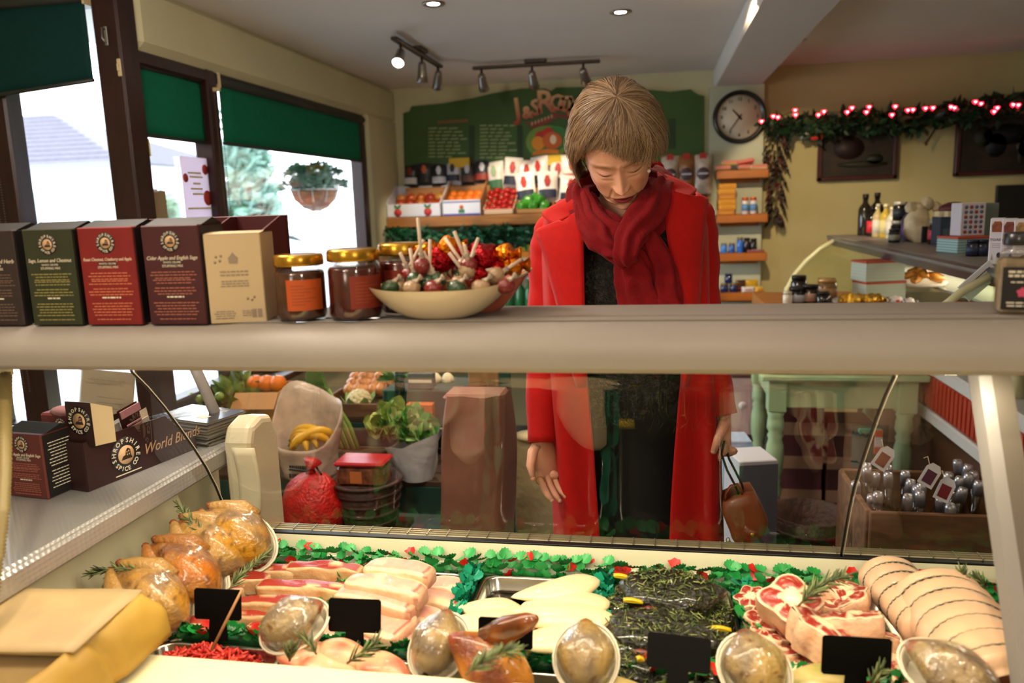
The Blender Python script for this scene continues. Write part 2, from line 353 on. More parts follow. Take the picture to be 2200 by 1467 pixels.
# ================================================================ outside the windows
struct(MB().box(-40, -2.6, -5, 60, -.2, -.15), 'ground', mat('tarmac', '#c4c7ca', .9, noise=.1))
hw = mat('white_render', '#eeeae6', .9); hr = mat('grey_roof_tiles', '#5a5660', .9, noise=.15, nscale=12)
hx, hz, rx_, rz_, lx = PY(262, 347, 17).x, PY(262, 347, 17).z, PY(100, 243, 20).x, PY(100, 243, 20).z, -26.0
t = thing('house', 'white house with a grey hipped roof seen through the leftmost pane', 'house', (hx, 17, 0))
MB().box(lx - hx, -.5, .4, 6, -.2, hz).build('wall', hw, t)
rb = MB(); E0, E1, R0, R1 = lx - hx - .5, .0, lx - hx + 2.5, rx_ - hx
rb.add([(E0, 0, hz), (E1, 0, hz), (E1, 6.4, hz), (E0, 6.4, hz), (R0, 3.2, rz_), (R1, 3.2, rz_)], [(0, 1, 5, 4), (1, 2, 5), (2, 3, 4, 5), (3, 0, 4), (0, 3, 2, 1)], flat=True); rf = rb.build('roof', hr, t)
for k in range(1, 12):
    u = k / 12; MB().box(E0 + u * (R0 - E0), E1 + u * (R1 - E1), u * 3.2 - .02, u * 3.2 + .03, hz + u * (rz_ - hz) - .01, hz + u * (rz_ - hz) + .025).build('tile_course', hr, rf)
MB().box(E0, E1, -.1, .02, hz - .14, hz).build('gutter', mat('gutter', '#6f7276', .5), t)
for x in (-8.4, -5.9, -3.4, -1.7):
    f = MB().box(x, x + .8, .34, .4, hz - 1.75, hz - .55).build('window', mat('house_frame', '#d9d5cc', .6), t)
    for q in (0, 1): MB().box(x + .06 + q * .36, x + .38 + q * .36, .325, .35, hz - 1.68, hz - .62).build('pane', mat('house_glass', '#7f8a90', .1), f)
def conifer(label, x, y, z0, h, r, col, sd):
    t = thing('tree', label, 'tree', (x, y, -.15)); rnd = random.Random(sd)
    MB().tube([(0, 0, 0), (0.03, 0, h * .5), (0, 0, h * .9)], [.14, .1, .03], 7).build('trunk', mat('bark', '#5b4a3c', .9), t)
    mb = MB()
    for k in range(700):
        v = rnd.random() ** .8; rr = r * (1 - .75 * v) * sqrt(rnd.random()); a = rnd.random() * 6.28
        leaf_mesh(mb, .35, .2, 2, .3, M=T(rr * cos(a), rr * sin(a), z0 + v * (h - z0), rnd.random() * 2 - 1, rnd.random() * 2 - 1, a))
    mb.build('crown', mat('leaf' + col, col, .8, noise=.3), t)['kind'] = 'stuff'
conifer('slim evergreen tree left in the wide window', -7.1, 13.2, .6, 3.3, .7, '#7c9a8c', 1)
conifer('broad evergreen tree behind the hanging basket', -5.0, 17.5, .5, 3.4, 1.0, '#7d987f', 2)
conifer('low tree seen through the narrow window', -8.2, 12, .3, 1.9, .7, '#7f9a86', 3)
# hanging basket
bx = PY(676, 402, 6.0)
t = thing('hanging_basket', 'hanging basket with dark green foliage outside the wide window', 'basket', (bx.x, bx.y, bx.z))
MB().lathe([(.03, -.19), (.10, -.165), (.16, -.10), (.19, -.02), (.175, -.015), (.14, -.09), (.0, -.15)], 20).build('coir_liner', mat('coir', '#4a2c1a', .95, noise=.4, nscale=30, bump=.5), t)
mb = MB()
for k in range(10): a = k * pi / 5; mb.tube([(.193 * cos(a), .193 * sin(a), -.02), (.165 * cos(a), .165 * sin(a), -.1), (.03 * cos(a), .03 * sin(a), -.195)], .003, 5)
mb.tube([(.193 * cos(a * pi / 12), .193 * sin(a * pi / 12), -.02) for a in range(25)], .004, 5); mb.build('wire_frame', _M['dull_steel'], t)
mb = MB(); rnd = random.Random(4)
for k in range(520):
    a = rnd.random() * 6.28; q = rnd.random(); rr = .05 + .19 * sqrt(rnd.random()); z = .16 * sqrt(max(0, 1 - (rr / .25) ** 2)) - .02 - (.06 if rr > .2 else 0) + rnd.random() * .03
    leaf_mesh(mb, .07, .03, 3, rnd.random() * .6 - .2, M=T(rr * cos(a), rr * sin(a), z, rnd.random() * 1.2 - .3, rnd.random() - .5, a - pi / 2))
mb.sphere((0, 0, .03), (.19, .19, .10), 18, 9, wob=.2); mb.build('foliage', mat('basket_leaves', '#163420', .6, noise=.4, nscale=9), t)['kind'] = 'stuff'
for a in (0, 2.1, 4.2): MB().tube([(.19 * cos(a), .19 * sin(a), -.02), (0, 0, .62)], .003, 5).build('chain', _M['dull_steel'], t)
struct(MB().tube([(-1.90, 5.22, 2.26), (bx.x, bx.y, bx.z + .62)], .015, 8), 'trim_3', _M['dull_steel'])
# parked car
cp = PY(640, 500, 9.2)
t = thing('car', 'white car parked outside the wide window below the hanging basket', 'car', (cp.x - .55, 9.2, -.15), (0, 0, .15))
prof = [(-2.0, .35), (-2.0, .75), (-1.75, .92), (-1.05, 1.0), (-.45, 1.42), (.1, 1.5), (.75, 1.47), (1.35, 1.22), (1.75, 1.02), (2.0, .9), (2.05, .4), (1.7, .3), (-1.8, .3)]
mb = MB(); n = len(prof); ws = []
for k, wd in enumerate((-.85, -.8, .8, .85)):
    for (x, z) in prof: ws.append((x, wd * (1 if z < 1.05 else .84), z if abs(wd) == .85 else z + .02))
fs = [(k * n + i, k * n + (i + 1) % n, (k + 1) * n + (i + 1) % n, (k + 1) * n + i) for k in range(3) for i in range(n)] + [tuple(range(n)), tuple(range(3 * n, 4 * n))[::-1]]
mb.add(ws, fs); mb.build('body', mat('white_car_paint', '#dfe2e6', .2, coat=.6), t, sharp=30)
cg = mat('car_glass', '#1c2228', .08)
MB().prism([(-.85, 1.06), (-.38, 1.38), (.1, 1.43), (.1, 1.06)], -.01, .01, M=T(0, -.735, 0, rx=pi / 2)).build('side_window', cg, t)
MB().prism([(.18, 1.06), (.18, 1.43), (.68, 1.4), (1.2, 1.1)], -.01, .01, M=T(0, -.735, 0, rx=pi / 2)).build('side_window', cg, t)
for x in (-1.25, 1.3):
    wv = MB().lathe([(.0, -.09), (.2, -.1), (.31, -.09), (.33, -.05), (.33, .08), (0, .08)], 24, M=T(x, -.80, .33, rx=pi / 2)).build('wheel', mat('tyre', '#1c1c1e', .8), t)
    MB().lathe([(0, -.02), (.19, -.01), (.2, .02), (0, .02)], 16, M=T(x, -.90, .33, rx=pi / 2)).build('hub_cap', _M['dull_steel'], wv)

# ================================================================ ceiling lamps
chrome = mat('brushed_nickel', '#9a938a', .3, .9); lens = mat('lamp_lens', '#fff2d8', emit=22); bronze = mat('bronze_track', '#4a4038', .4, .6)
for (px, py, lab) in ((931, 7, 'recessed ceiling downlight nearest the windows'), (1333, 25, 'recessed ceiling downlight above the customer'), (1713, 85, 'recessed downlight right of the ceiling beam')):
    p = PZ(px, py, 2.3)
    t = thing('ceiling_downlight', lab, 'ceiling light', (p.x, p.y, 2.30))
    MB().lathe([(.032, .0), (.045, .0), (.046, -.004), (.040, -.007), (.032, -.003)], 24).build('trim_ring', chrome, t)
    MB().lathe([(0, -.004), (.02, -.004), (.033, -.001), (.033, .0), (0, 0)], 20).build('lamp_lens', lens, t)
def track(label, a, b, heads, tgt, on):
    a, b = Vector(a), Vector(b); t = thing('track_light', label, 'track light', (a + b) / 2); o = (a + b) / 2
    d = (b - a).normalized(); ang = math.atan2(d.y, d.x); L = (b - a).length
    MB().box(-L / 2, L / 2, -.016, .016, -.018, .0, .004).build('bar', bronze, t, rot=(0, 0, ang))
    MB().box(-.06, .06, -.03, .03, -.001, .018, .003).build('ceiling_plate', bronze, t, rot=(0, 0, ang))
    for k, u in enumerate(heads):
        p = d * (u * L - L / 2); dirn = (Vector(tgt[k]) - (o + p)).normalized()
        q = (Vector((0, 0, -1))).rotation_difference(dirn).to_matrix().to_4x4()
        e = MB().tube([p + Vector((0, 0, -.016)), p + Vector((0, 0, -.05))], .007, 8).build('stem', bronze, t)
        hp = p + Vector((0, 0, -.055))
        MB().lathe([(0, .015), (.016, .012), (.02, .0), (.024, -.05), (.030, -.085), (.027, -.085), (.022, -.05)], 18, M=Matrix.Translation(hp) @ q).build('lamp_head', chrome, t)
        MB().lathe([(0, -.078), (.026, -.078), (.026, -.075), (0, -.075)], 16, M=Matrix.Translation(hp) @ q).build('lamp_lens', lens if on[k] else mat('dim_lens', '#d8c8a8', .2), t)
        spot(o + hp + dirn * .1, tgt[k], 24, 42, (1, .8, .56), .5, .02)
track('three-lamp bronze track light nearest the windows', (-1.147, 3.545, 2.282), (-1.142, 4.325, 2.282), (.12, .55, .93), [(-1.1, 2.6, 1.3), (-1.25, 4.2, .9), (-1.5, 5.1, 1.2)], (1, 1, 0))
track('three-lamp bronze track light facing the green shop sign', (-.99, 4.443, 2.282), (-.285, 4.472, 2.282), (.07, .47, .87), [(-.95, 5.15, 1.5), (-.62, 5.15, 1.5), (-.3, 5.15, 1.8)], (0, 0, 0))
# ================================================================ display counter
cream = mat('cream_enamel', '#d6cfae', .35, noise=.02, nscale=4); greyp = mat('grey_beige_shelf', '#8c857d', .5, spec=.4, noise=.03, nscale=6, bump=.03, bscale=300)
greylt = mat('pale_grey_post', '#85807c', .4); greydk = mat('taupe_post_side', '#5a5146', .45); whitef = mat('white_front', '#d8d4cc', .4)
steel = mat('stainless_steel', '#b8b4ac', .22, 1, bump=.02, bscale=40)
caseg = glass_mat('case_glass', (.97, .98, .97), .0, .03, .85)
dc = thing('display_counter', 'long refrigerated butcher display counter with a grey shelf on top', 'display counter', (-.2, 1.2, 0))
def dpart(mb, name, m, **k): o = mb.build(name, m, dc, **k); o.matrix_parent_inverse = Matrix.Translation((.2, -1.2, 0)); return o
# top shelf: rolled front nose, profile in (y, z) extruded along x
pr = [(1.225, 1.360), (1.06, 1.3605), (1.040, 1.358), (1.022, 1.352), (1.008, 1.342), (1.000, 1.330), (.997, 1.318), (.999, 1.306), (1.006, 1.299), (1.014, 1.297), (1.03, 1.303), (1.05, 1.305), (1.20, 1.305), (1.225, 1.315), (1.232, 1.34)]
def extr(mb, prof, x0, x1, mi=0, n=1):
    k = len(prof); vs = [(x0, y, z) for y, z in prof] + [(x1, y, z) for y, z in prof]
    return mb.add(vs, [(i, (i + 1) % k, k + (i + 1) % k, k + i) for i in range(k)] + [tuple(range(k))[::-1], tuple(range(k, 2 * k))], mi)
dpart(extr(MB(), pr, -1.75, .78), 'top_shelf', greyp, sharp=35)
dpart(MB().box(-1.75, .78, 1.055, 1.085, 1.3607, 1.3617).box(-1.75, .78, 1.10, 1.102, 1.3607, 1.3612), 'shelf_groove', greyp)
# lamp under the shelf
lf = dpart(MB().box(-.86, .42, 1.035, 1.075, 1.296, 1.3045, .003), 'lamp_housing', cream)
dpart(MB().tube([(-.85, 1.055, 1.2955), (.41, 1.055, 1.2955)], .004, 8), 'lamp_tube', mat('fluorescent_tube', '#fff0c8', emit=3))
# curved front glass
gp = [(1.150, 1.300), (1.161, 1.262), (1.195, 1.228), (1.235, 1.182), (1.275, 1.130), (1.313, 1.078), (1.345, 1.030), (1.372, .980), (1.393, .930), (1.410, .885), (1.416, .868)]
def glasspane(x0, x1):
    mb = MB(); n = len(gp)
    mb.grid(lambda u, v: (x0 + (x1 - x0) * v, gp[round(u * (n - 1))][0], gp[round(u * (n - 1))][1]), n - 1, 1)
    p = dpart(mb, 'front_glass', caseg); return p
for a, b in ((-.962, -.872), (-.868, .333), (.337, 1.6)): glasspane(a, b)
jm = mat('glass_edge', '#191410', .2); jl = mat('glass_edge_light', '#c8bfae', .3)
for x in (.335, -.870):
    j = MB().tube([(x, y, z) for y, z in gp], .0022, 6); dpart(j, 'glass_joint', jm)
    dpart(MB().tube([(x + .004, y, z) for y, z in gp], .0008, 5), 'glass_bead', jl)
# front sill that carries the glass
sill = [(1.408, .868), (1.420, .871), (1.455, .868), (1.465, .84), (1.465, .12), (1.43, .10), (1.42, .79), (1.396, .79), (1.394, .832)]
dpart(extr(MB(), sill, -.965, 1.6), 'front_sill', cream, sharp=25)
dpart(MB().box(-.965, 1.6, 1.408, 1.424, .866, .8715, .001), 'glass_channel', mat('black_gasket', '#0c0b0a', .4))
dpart(MB().box(-.965, 1.6, 1.390, 1.3945, .80, .834, .001), 'sill_lip', mat('white_lip', '#e4dfc8', .3))
mb = MB()
for k in range(60): mb.box(-.86 + k * .041, -.8585 + k * .041, 1.424, 1.452, .8715, .874)
for q in range(3): mb.box(-.885, 1.6, 1.43 + q * .009, 1.432 + q * .009, .8705, .8735)
dpart(mb, 'front_grille', mat('grille_wire', '#a59c84', .3, .6))['kind'] = 'stuff'
dpart(MB().box(-.965, 1.6, .62, 1.415, .02, .785), 'base_cabinet', whitef); dpart(MB().box(-.885, 1.6, .66, 1.39, 0, .02), 'plinth', jm)
# end wall, deck, sloped post
dpart(MB().box(-.985, -.965, .60, 1.46, .78, 1.01, .004), 'end_wall', cream)
dpart(MB().box(-.965, 1.6, .936, 1.390, .785, .795), 'deck', mat('dark_deck', '#2a2620', .4))
def post(x, name='post'):
    o = [(1.150, 1.30), (.90, .86)]; mb = MB(); w0 = .014
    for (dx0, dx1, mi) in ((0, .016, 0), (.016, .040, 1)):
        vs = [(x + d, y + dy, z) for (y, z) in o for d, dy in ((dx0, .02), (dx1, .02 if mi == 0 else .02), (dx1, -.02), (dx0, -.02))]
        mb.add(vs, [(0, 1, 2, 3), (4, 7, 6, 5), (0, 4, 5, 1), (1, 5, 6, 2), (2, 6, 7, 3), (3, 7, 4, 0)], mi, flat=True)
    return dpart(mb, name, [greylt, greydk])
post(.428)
# staff worktop
wt = MB().box(-.96, 1.2, .25, .925, .865, .90, .006)
tag(wt.build('worktop', mat('cream_worktop', '#e8dcae', .35, noise=.04, nscale=5)), 'cream staff-side worktop along the near edge of the display', 'worktop')
# ================================================================ back wall: sign, shelf of produce, crisps
signg = mat('sign_green', '#35561f', .55, noise=.12, nscale=2); signd = mat('sign_dark_green', '#1f3a18', .6); signt = mat('sign_pale_print', '#8d9a66', .6)
outl = [(868, 356), (866, 243), (879, 239), (884, 228), (950, 222), (1010, 212), (1060, 200), (1120, 190), (1172, 190), (1184, 195), (1196, 188), (1300, 187), (1400, 193), (1440, 197), (1484, 192), (1490, 197), (1500, 203), (1513, 206), (1513, 356)]
so = PY(868, 356, 5.17)
sgn = thing('shop_sign', 'large green shop sign with a scrolled top and orange lettering on the back wall', 'sign', (so.x, 5.17, so.z))
def SG(px, py): p = PY(px, py, 5.17); return (p.x - so.x, p.z - so.z)
S3 = T(rx=pi / 2)          # polygon (x, z) -> facing -Y
MB().prism([SG(*p) for p in outl], -.025, 0, M=S3).build('board', signg, sgn)
ltr = vcol_mat('sign_letters', .5)
for ch, px, py, sz, rz in (('J', 1112, 235, .17, .12), ('&', 1133, 243, .10, .1), ('S', 1151, 233, .13, .08), ('R', 1172, 221, .19, .03), ('O', 1199, 222, .13, 0), ('O', 1217, 226, .13, -.04), ('K', 1236, 231, .16, -.1)):
    x, z = SG(px, py); mb = MB(); mb.text(ch, sz * 1.05, depth=.004, bold=.004); c0, c1 = lin('#a8341c'), lin('#e0b884')
    mb.c = [tuple(a + (b - a) * min(1, max(0, v[1] / sz + .45)) for a, b in zip(c0, c1)) for v in mb.v]
    mb.v = [tuple(T(x, -.006, z) @ S3 @ T(rz=rz) @ Vector(v)) for v in mb.v]; mb.build('letter', ltr, sgn)
rib = mat('ribbon_red', '#7c2a1a', .5)
def flat(name, pts, m, d=.004, par=None): return MB().prism([SG(*p) for p in pts], 0, d, M=S3).build(name, m, par or sgn)
flat('ribbon', [(1128, 262), (1146, 276), (1180, 264), (1198, 251), (1230, 257), (1228, 250), (1196, 243), (1150, 262)], rib, .006)
for k in range(7): x = 1142 + k * 7; flat('ribbon_stroke', [(x, 270 - k * 2.7), (x + 3, 269 - k * 2.7), (x + 3, 262 - k * 2.7), (x, 263 - k * 2.7)], mat('cream_print', '#c9a27a', .5), .008)
def disc(px, py, rx, rz, m, d=.006, seg=20): return flat('painted_vegetable', [(px + rx * cos(a * 2 * pi / seg), py - rz * sin(a * 2 * pi / seg)) for a in range(seg)][::-1], m, d)
for (px, py, rx, rz, h, d) in ((1176, 305, 46, 36, '#6a8a2e', .004), (1196, 296, 24, 26, '#2f7a30', .006), (1163, 293, 13, 12, '#b41c10', .008), (1178, 287, 12, 13, '#c01a0c', .009), (1157, 308, 14, 15, '#e08a10', .011), (1187, 302, 21, 18, '#cf5f1c', .012), (1189, 300, 7, 10, '#f2d8b0', .014)):
    disc(px, py, rx, rz, mat('paint' + h, h, .5), d)
flat('painted_vegetable', [(1143, 334), (1148, 326), (1176, 320), (1200, 322), (1201, 330), (1176, 329)], mat('paint_carrot', '#e07812', .5), .012)
flat('painted_basket', [(1140, 346), (1146, 337), (1176, 331), (1205, 336), (1212, 346)], mat('paint_basket', '#8c3a14', .5), .009)
for k, (x0, w) in enumerate([(940, 66)]): flat('heading', [(x0, 266), (x0 + w, 262), (x0 + w, 256), (x0, 260)], mat('paint_head', '#7c5a30', .6), .005)
rnd = random.Random(3); mb = MB()
for (x0, w, y0, n) in ((921, 84, 276, 9), (1031, 78, 270, 10)):
    for k in range(n):
        yy = y0 + k * 7.6; x = x0
        while x < x0 + w * (.55 + .45 * rnd.random()):
            l = rnd.choice((10, 14, 18)); a = SG(x, yy); b = SG(x + l, yy - l * .03); mb.box(a[0], b[0], -.003, 0, a[1] - .0045, a[1] + .0045); x += l + 4
o = mb.build('printed_list', signt, sgn, loc=(0, 0, 0)); o['kind'] = 'stuff'
for v in (1008, 1111): flat('dark_stripe', [(v, 350), (v, 270), (v + 12, 269), (v + 12, 350)], signd, .003)
flat('dark_stripe', [(1436, 320), (1436, 255), (1452, 254), (1452, 320)], signd, .003)

pine = mat('oak_shelf', '#9a642c', .5, noise=.18, nscale=5, stretch=(1, 8, 8))
pineo = mat('orange_pine', '#a05a1c', .45, noise=.15, nscale=5, stretch=(1, 8, 8))
sh = thing('oak_shelf', 'long thick oak shelf of fruit boxes below the green sign', 'shelf', (-.9, 5.04, 1.43))
MB().box(-.80, 1.05, -.15, .16, -.035, .03, .006).build('plank', pine, sh)
for x in (-.7, 0, .9): MB().box(x - .02, x + .02, -.1, .158, -.08, -.035, .004).build('bracket', pine, sh)
card = mat('brown_cardboard', '#a8794a', .85, noise=.06); wcard = mat('white_cardboard', '#d9dbe6', .7); 
def fruit_box(name, label, x0, x1, hf, hb, m, y0=4.905, y1=5.16, z=1.46, cut=True):
    t = thing(name, label, 'box', ((x0 + x1) / 2, (y0 + y1) / 2, z)); w_ = (x1 - x0) / 2; d = (y1 - y0) / 2; th = .006
    MB().box(-w_, w_, -d, d, 0, th).build('base', m, t); MB().box(-w_, w_, -d, -d + th, 0, hf, .001).build('front_panel', m, t); MB().box(-w_, w_, d - th, d, 0, hb, .001).build('back_panel', m, t)
    for s in (-1, 1):
        pts = [(-d, 0), (d, 0), (d, hb), (d - .05, hb), (-d + .09, hf + .05), (-d + .04, hf + .035), (-d, hf)] if cut else [(-d, 0), (d, 0), (d, hb), (-d, hf)]
        mb = MB(); mb.prism(pts, -th / 2, th / 2, M=Matrix(((0, 0, 1, s * (w_ - th / 2)), (1, 0, 0, 0), (0, 1, 0, 0), (0, 0, 0, 1)))); mb.build('side_panel', m, t)
    return t
ab = fruit_box('apple_box', 'white cardboard apple box with red printed fruit, leftmost on the oak shelf', -1.70, -1.335, .085, .205, wcard)
pr_ = mat('print_red', '#c03a3c', .6); pg_ = mat('print_green', '#3f7a48', .6); pb_ = mat('print_blue', '#3a3f8a', .6)
for x in (-.105, .095):
    MB().lathe([(0, 0), (.026, 0), (.026, .0012), (0, .0012)], 14, M=T(x, -.1285, .032, rx=pi / 2)).build('printed_apple', pr_, ab)
    for q in (-1, 1): leaf_mesh(mb := MB(), .035, .018, 3, 0, M=T(x, -.1292, .055, rx=pi / 2, rz=0) @ T(rz=q * .7)); mb.build('printed_leaf', pg_, ab)
ob = fruit_box('orange_box', 'brown box with a white and blue front holding oranges, second on the oak shelf', -1.325, -1.075, .10, .235, card, cut=False)
MB().box(-.122, .122, -.131, -.1275, .0, .10, .001).build('white_front', wcard, ob); MB().box(-.12, .12, -.1322, -.131, .0, .014).build('blue_stripe', pb_, ob); MB().box(-.12, .12, -.1322, -.131, .084, .091).build('blue_line', pb_, ob)
MB().lathe([(0, 0), (.014, 0), (.014, .0012), (0, .0012)], 12, M=T(0, -.1312, .055, rx=pi / 2)).build('printed_orange', mat('print_orange', '#c8642a', .6), ob); MB().box(-.02, .02, -.1322, -.131, .018, .04).build('printed_leaves', pg_, ob)
tb_ = fruit_box('tomato_box', 'pale low box heaped with red tomatoes, third on the oak shelf', -1.06, -.865, .035, .17, mat('pale_cardboard', '#c7a88a', .8), cut=False)
gb = fruit_box('pepper_box', 'box of green peppers with yellow bags behind, fourth on the oak shelf', -.85, -.62, .03, .14, card, cut=False)
def apple_mesh(mb, r):
    prof = []
    for i in range(11):
        a = pi * i / 10; rr = r * sin(a) * (1 + .06 * cos(a)); z = -r * cos(a) * .92
        if i >= 8: z -= (i - 7) ** 2 * r * .02
        if i <= 1: z += r * .06
        prof.append((max(rr, 0), z))
    return mb.lathe(prof, 14)
stemm = mat('fruit_stem', '#4a3418', .8)
apr = mat('red_apple', '#8a1c18', .3, ramp=[(.3, '#7c1618'), (.55, '#a83a20'), (.75, '#c99a3c')], nscale=14); apy = mat('yellow_apple', '#c9a23c', .3, ramp=[(.3, '#c99a30'), (.7, '#a8482a')], nscale=10)
def proto(name, label, cat, group, m, r, kind='apple'):
    t = thing(name, label, cat, group=group); mb = MB()
    if kind == 'apple': apple_mesh(mb, r); mb.build('flesh', m, t); MB().tube([(0, 0, r * .62), (.002, 0, r * 1.15)], .0018, 5).build('stem', stemm, t)
    elif kind == 'orange': mb.sphere((0, 0, 0), (r, r, r * .95), 14, 9); mb.build('peel', m, t); MB().lathe([(0, 0), (.004, 0), (.002, .003), (0, .003)], 6, M=T(0, 0, r * .94)).build('stalk', pg_, t)
    elif kind == 'tomato':
        mb.grid(lambda u, v: (lambda t_, p: ((r * sin(p) * (1 + .05 * cos(5 * t_))) * cos(t_), (r * sin(p) * (1 + .05 * cos(5 * t_))) * sin(t_), -r * .82 * cos(p)))(2 * pi * u, pi * v), 16, 9, cu=True); mb.build('flesh', m, t)
        cx = MB()
        for k in range(5): leaf_mesh(cx, r * .5, r * .2, 2, .2, M=T(0, 0, r * .8, rz=k * 1.257))
        cx.build('calyx', pg_, t)
    elif kind == 'pepper':
        def f(u, v):
            t_ = 2 * pi * u; p = pi * v; k = 1 + .12 * cos(4 * t_) * sin(p); return (r * sin(p) ** .7 * k * cos(t_), r * sin(p) ** .7 * k * sin(t_), r * 1.15 * -cos(p) - (.25 * r if v > .9 else 0))
        mb.grid(f, 20, 10, cu=True); mb.build('flesh', m, t); MB().tube([(0, 0, r * .8), (.004, 0, r * 1.4)], [.005, .007], 6).build('stem', pg_, t)
    return t
def scatter(pr, spots, labels=None, rs=5):
    r_ = random.Random(rs)
    for i, p in enumerate(spots):
        kw = dict(loc=p, rot=(r_.uniform(-.5, .5), r_.uniform(-.5, .5), r_.uniform(0, 6)))
        if i == 0: pr.location = p; pr.rotation_euler = kw['rot']
        else: copy_tree(pr, label=labels[i] if labels else None, **kw)
r_ = random.Random(11)
A = proto('apple', 'red apple in the white printed apple box', 'apple', 'red apples in the white box', apr, .037); AY_ = proto('apple', 'yellow and red apple in the white printed apple box', 'apple', 'yellowish apples in the white box', apy, .037)
ra, ya = [], []
for j in range(3):
    for i in range(5): (ya if (i * 3 + j * 2) % 4 == 0 else ra).append((-1.65 + i * .066 + (j % 2) * .012, 4.955 + j * .066, 1.505 + j * .037))
scatter(A, ra); scatter(AY_, ya)
O = proto('orange', 'orange in the brown box with the white and blue front', 'orange', 'oranges in the brown box', mat('orange_peel', '#d9700f', .4, bump=.25, bscale=300), .034, 'orange')
scatter(O, [(-1.285 + i * .056, 4.95 + j * .056, 1.53 + j * .03) for j in range(3) for i in range(4)])
TM = proto('tomato', 'red tomato heaped in the pale low box', 'tomato', 'tomatoes in the pale box', mat('tomato_red', '#a8180f', .25), .026, 'tomato')
scatter(TM, [(-1.035 + i * .036, 4.935 + j * .046, 1.495 + j * .034 + (i % 2) * .012) for j in range(4) for i in range(5)])
PP = proto('green_pepper', 'green pepper in the box beside the customer', 'pepper', 'green peppers on the oak shelf', mat('pepper_green', '#2f7a1c', .25), .034, 'pepper')
scatter(PP, [(-.815, 4.94, 1.50), (-.745, 4.94, 1.50), (-.675, 4.95, 1.50), (-.79, 5.0, 1.535), (-.715, 5.0, 1.54), (-.76, 5.06, 1.56)])

# crisp bags
def bag_mesh(wd, h, dep):
    def side(sg):
        def f(u, v):
            x = (u - .5) * wd; z = v * h; e = (1 - abs(2 * u - 1) ** 2.5) * min(1, max(0, (v - .05) * 6)) * min(1, max(0, (.95 - v) * 6))
            return (x * (1 - .04 * sin(pi * v)), sg * dep * (e ** .6) * (1 + .12 * fn(u * 5, v * 5, sg)), z)
        return f
    mb = MB(); mb.grid(side(-1), 10, 12); mb.grid(side(1), 10, 12); mb.f[120:] = [f[::-1] for f in mb.f[120:]]
    return mb
def crisp(label, p, wd, h, base, lab, lab2, rot=(0, 0, 0), dep=.03):
    t = thing('crisp_bag', label, 'crisp bag', p, rot, 'crisp bags on the oak shelf')
    bag_mesh(wd, h, dep).build('bag', mat('foil' + base, base, .3, spec=.7, bump=.15, bscale=40), t)
    for (z0, z1, w_, c) in ((.12, .40, .88, lab), (.50, .86, .34, lab2)):
        mb = MB(); mb.grid(lambda u, v: ((u - .5) * wd * w_ * (1 if z0 < .2 else (1 - abs(2 * v - 1) * .5)), -dep * ((1 - abs((2 * u - 1) * w_) ** 2.5) ** .6) * 1.13 - .003, h * (z0 + (z1 - z0) * v)), 8, 4); mb.build('printed_panel', mat('print' + c, c, .4), t)
    for z in (.015, .985): MB().box(-wd * .49, wd * .49, -.002, .002, z * h - .006, z * h + .006).build('seal', mat('foil' + base, base, .3), t)
    return t
ordn = ['first', 'second', 'third', 'fourth', 'fifth', 'sixth', 'seventh', 'eighth', 'ninth', 'tenth']
dk = [('#2a2c30', '#c9ccd2', '#7c2a20'), ('#34363a', '#2a2c30', '#c9673a'), ('#23262a', '#c9ccd8', '#c9ccd8'), ('#b9bcc8', '#2a2e3a', '#2a2e3a'), ('#2c2a2a', '#5a3428', '#b9bcc2'), ('#2a2c30', '#8a3020', '#c9ccd2')]
for i, c in enumerate(dk):
    crisp('dark crisp bag, %s from the left in the row below the sign' % ordn[i], (-1.60 + i * .098, 5.185 - .07 * 0 - .03, 1.655 + .01 * (i % 2)), .105, .15, *c, rot=(-.12, 0, .1 * ((i % 3) - 1)))
pdk = MB().box(-.30, .66, -.02, .02, .0, .19, .002)
tag(pdk.build('crisp_stand', card, loc=(-1.33, 5.135, 1.46)), 'cardboard stand behind the fruit boxes that lifts the crisp bags', 'stand')
wt_ = [('#ded6cc', '#3d6a48', '#9ab08a'), ('#e2dad2', '#23283a', '#a8281e'), ('#e4dcd6', '#2a2e44', '#a02420'), ('#e4dcd4', '#20242e', '#b4302a'), ('#e0d8d0', '#3a2a24', '#a82820'), ('#e6ded4', '#b03a34', '#c04a40')]
for i, c in enumerate(wt_):
    crisp('white crisp bag, %s from the left in the row below the sign' % ordn[i], (-1.01 + i * .098, 5.13 - .012 * (i % 2), 1.60 + .02 * (i % 2)), .12, .20, *c, rot=(-.12, .10 * ((i * 2) % 3 - 1), .25 * ((i % 3) - 1)))
for i, c in enumerate(wt_[1:4]):
    crisp('white crisp bag, %s from the left in the lower row beside the customer' % ordn[i], (-.80 + i * .135, 5.05 - .05 * (i == 2), 1.50 + .03 * (i < 2)), .13, .19, *c, rot=(-.15, .12 * (i - 1), -.1 + .15 * i))
for i, (x, z) in enumerate(((-1.26, 1.80), (-.62, 1.79))):
    tag(MB().box(-.07, .07, -.008, .008, -.03, .035, .003).build('yellow_card', mat('yellow_card', '#c9a520', .6), loc=(x, 5.145, z)), ['yellow shelf card above the dark crisp bags', 'yellow shelf card above the white crisp bags near the customer'][i], 'card')
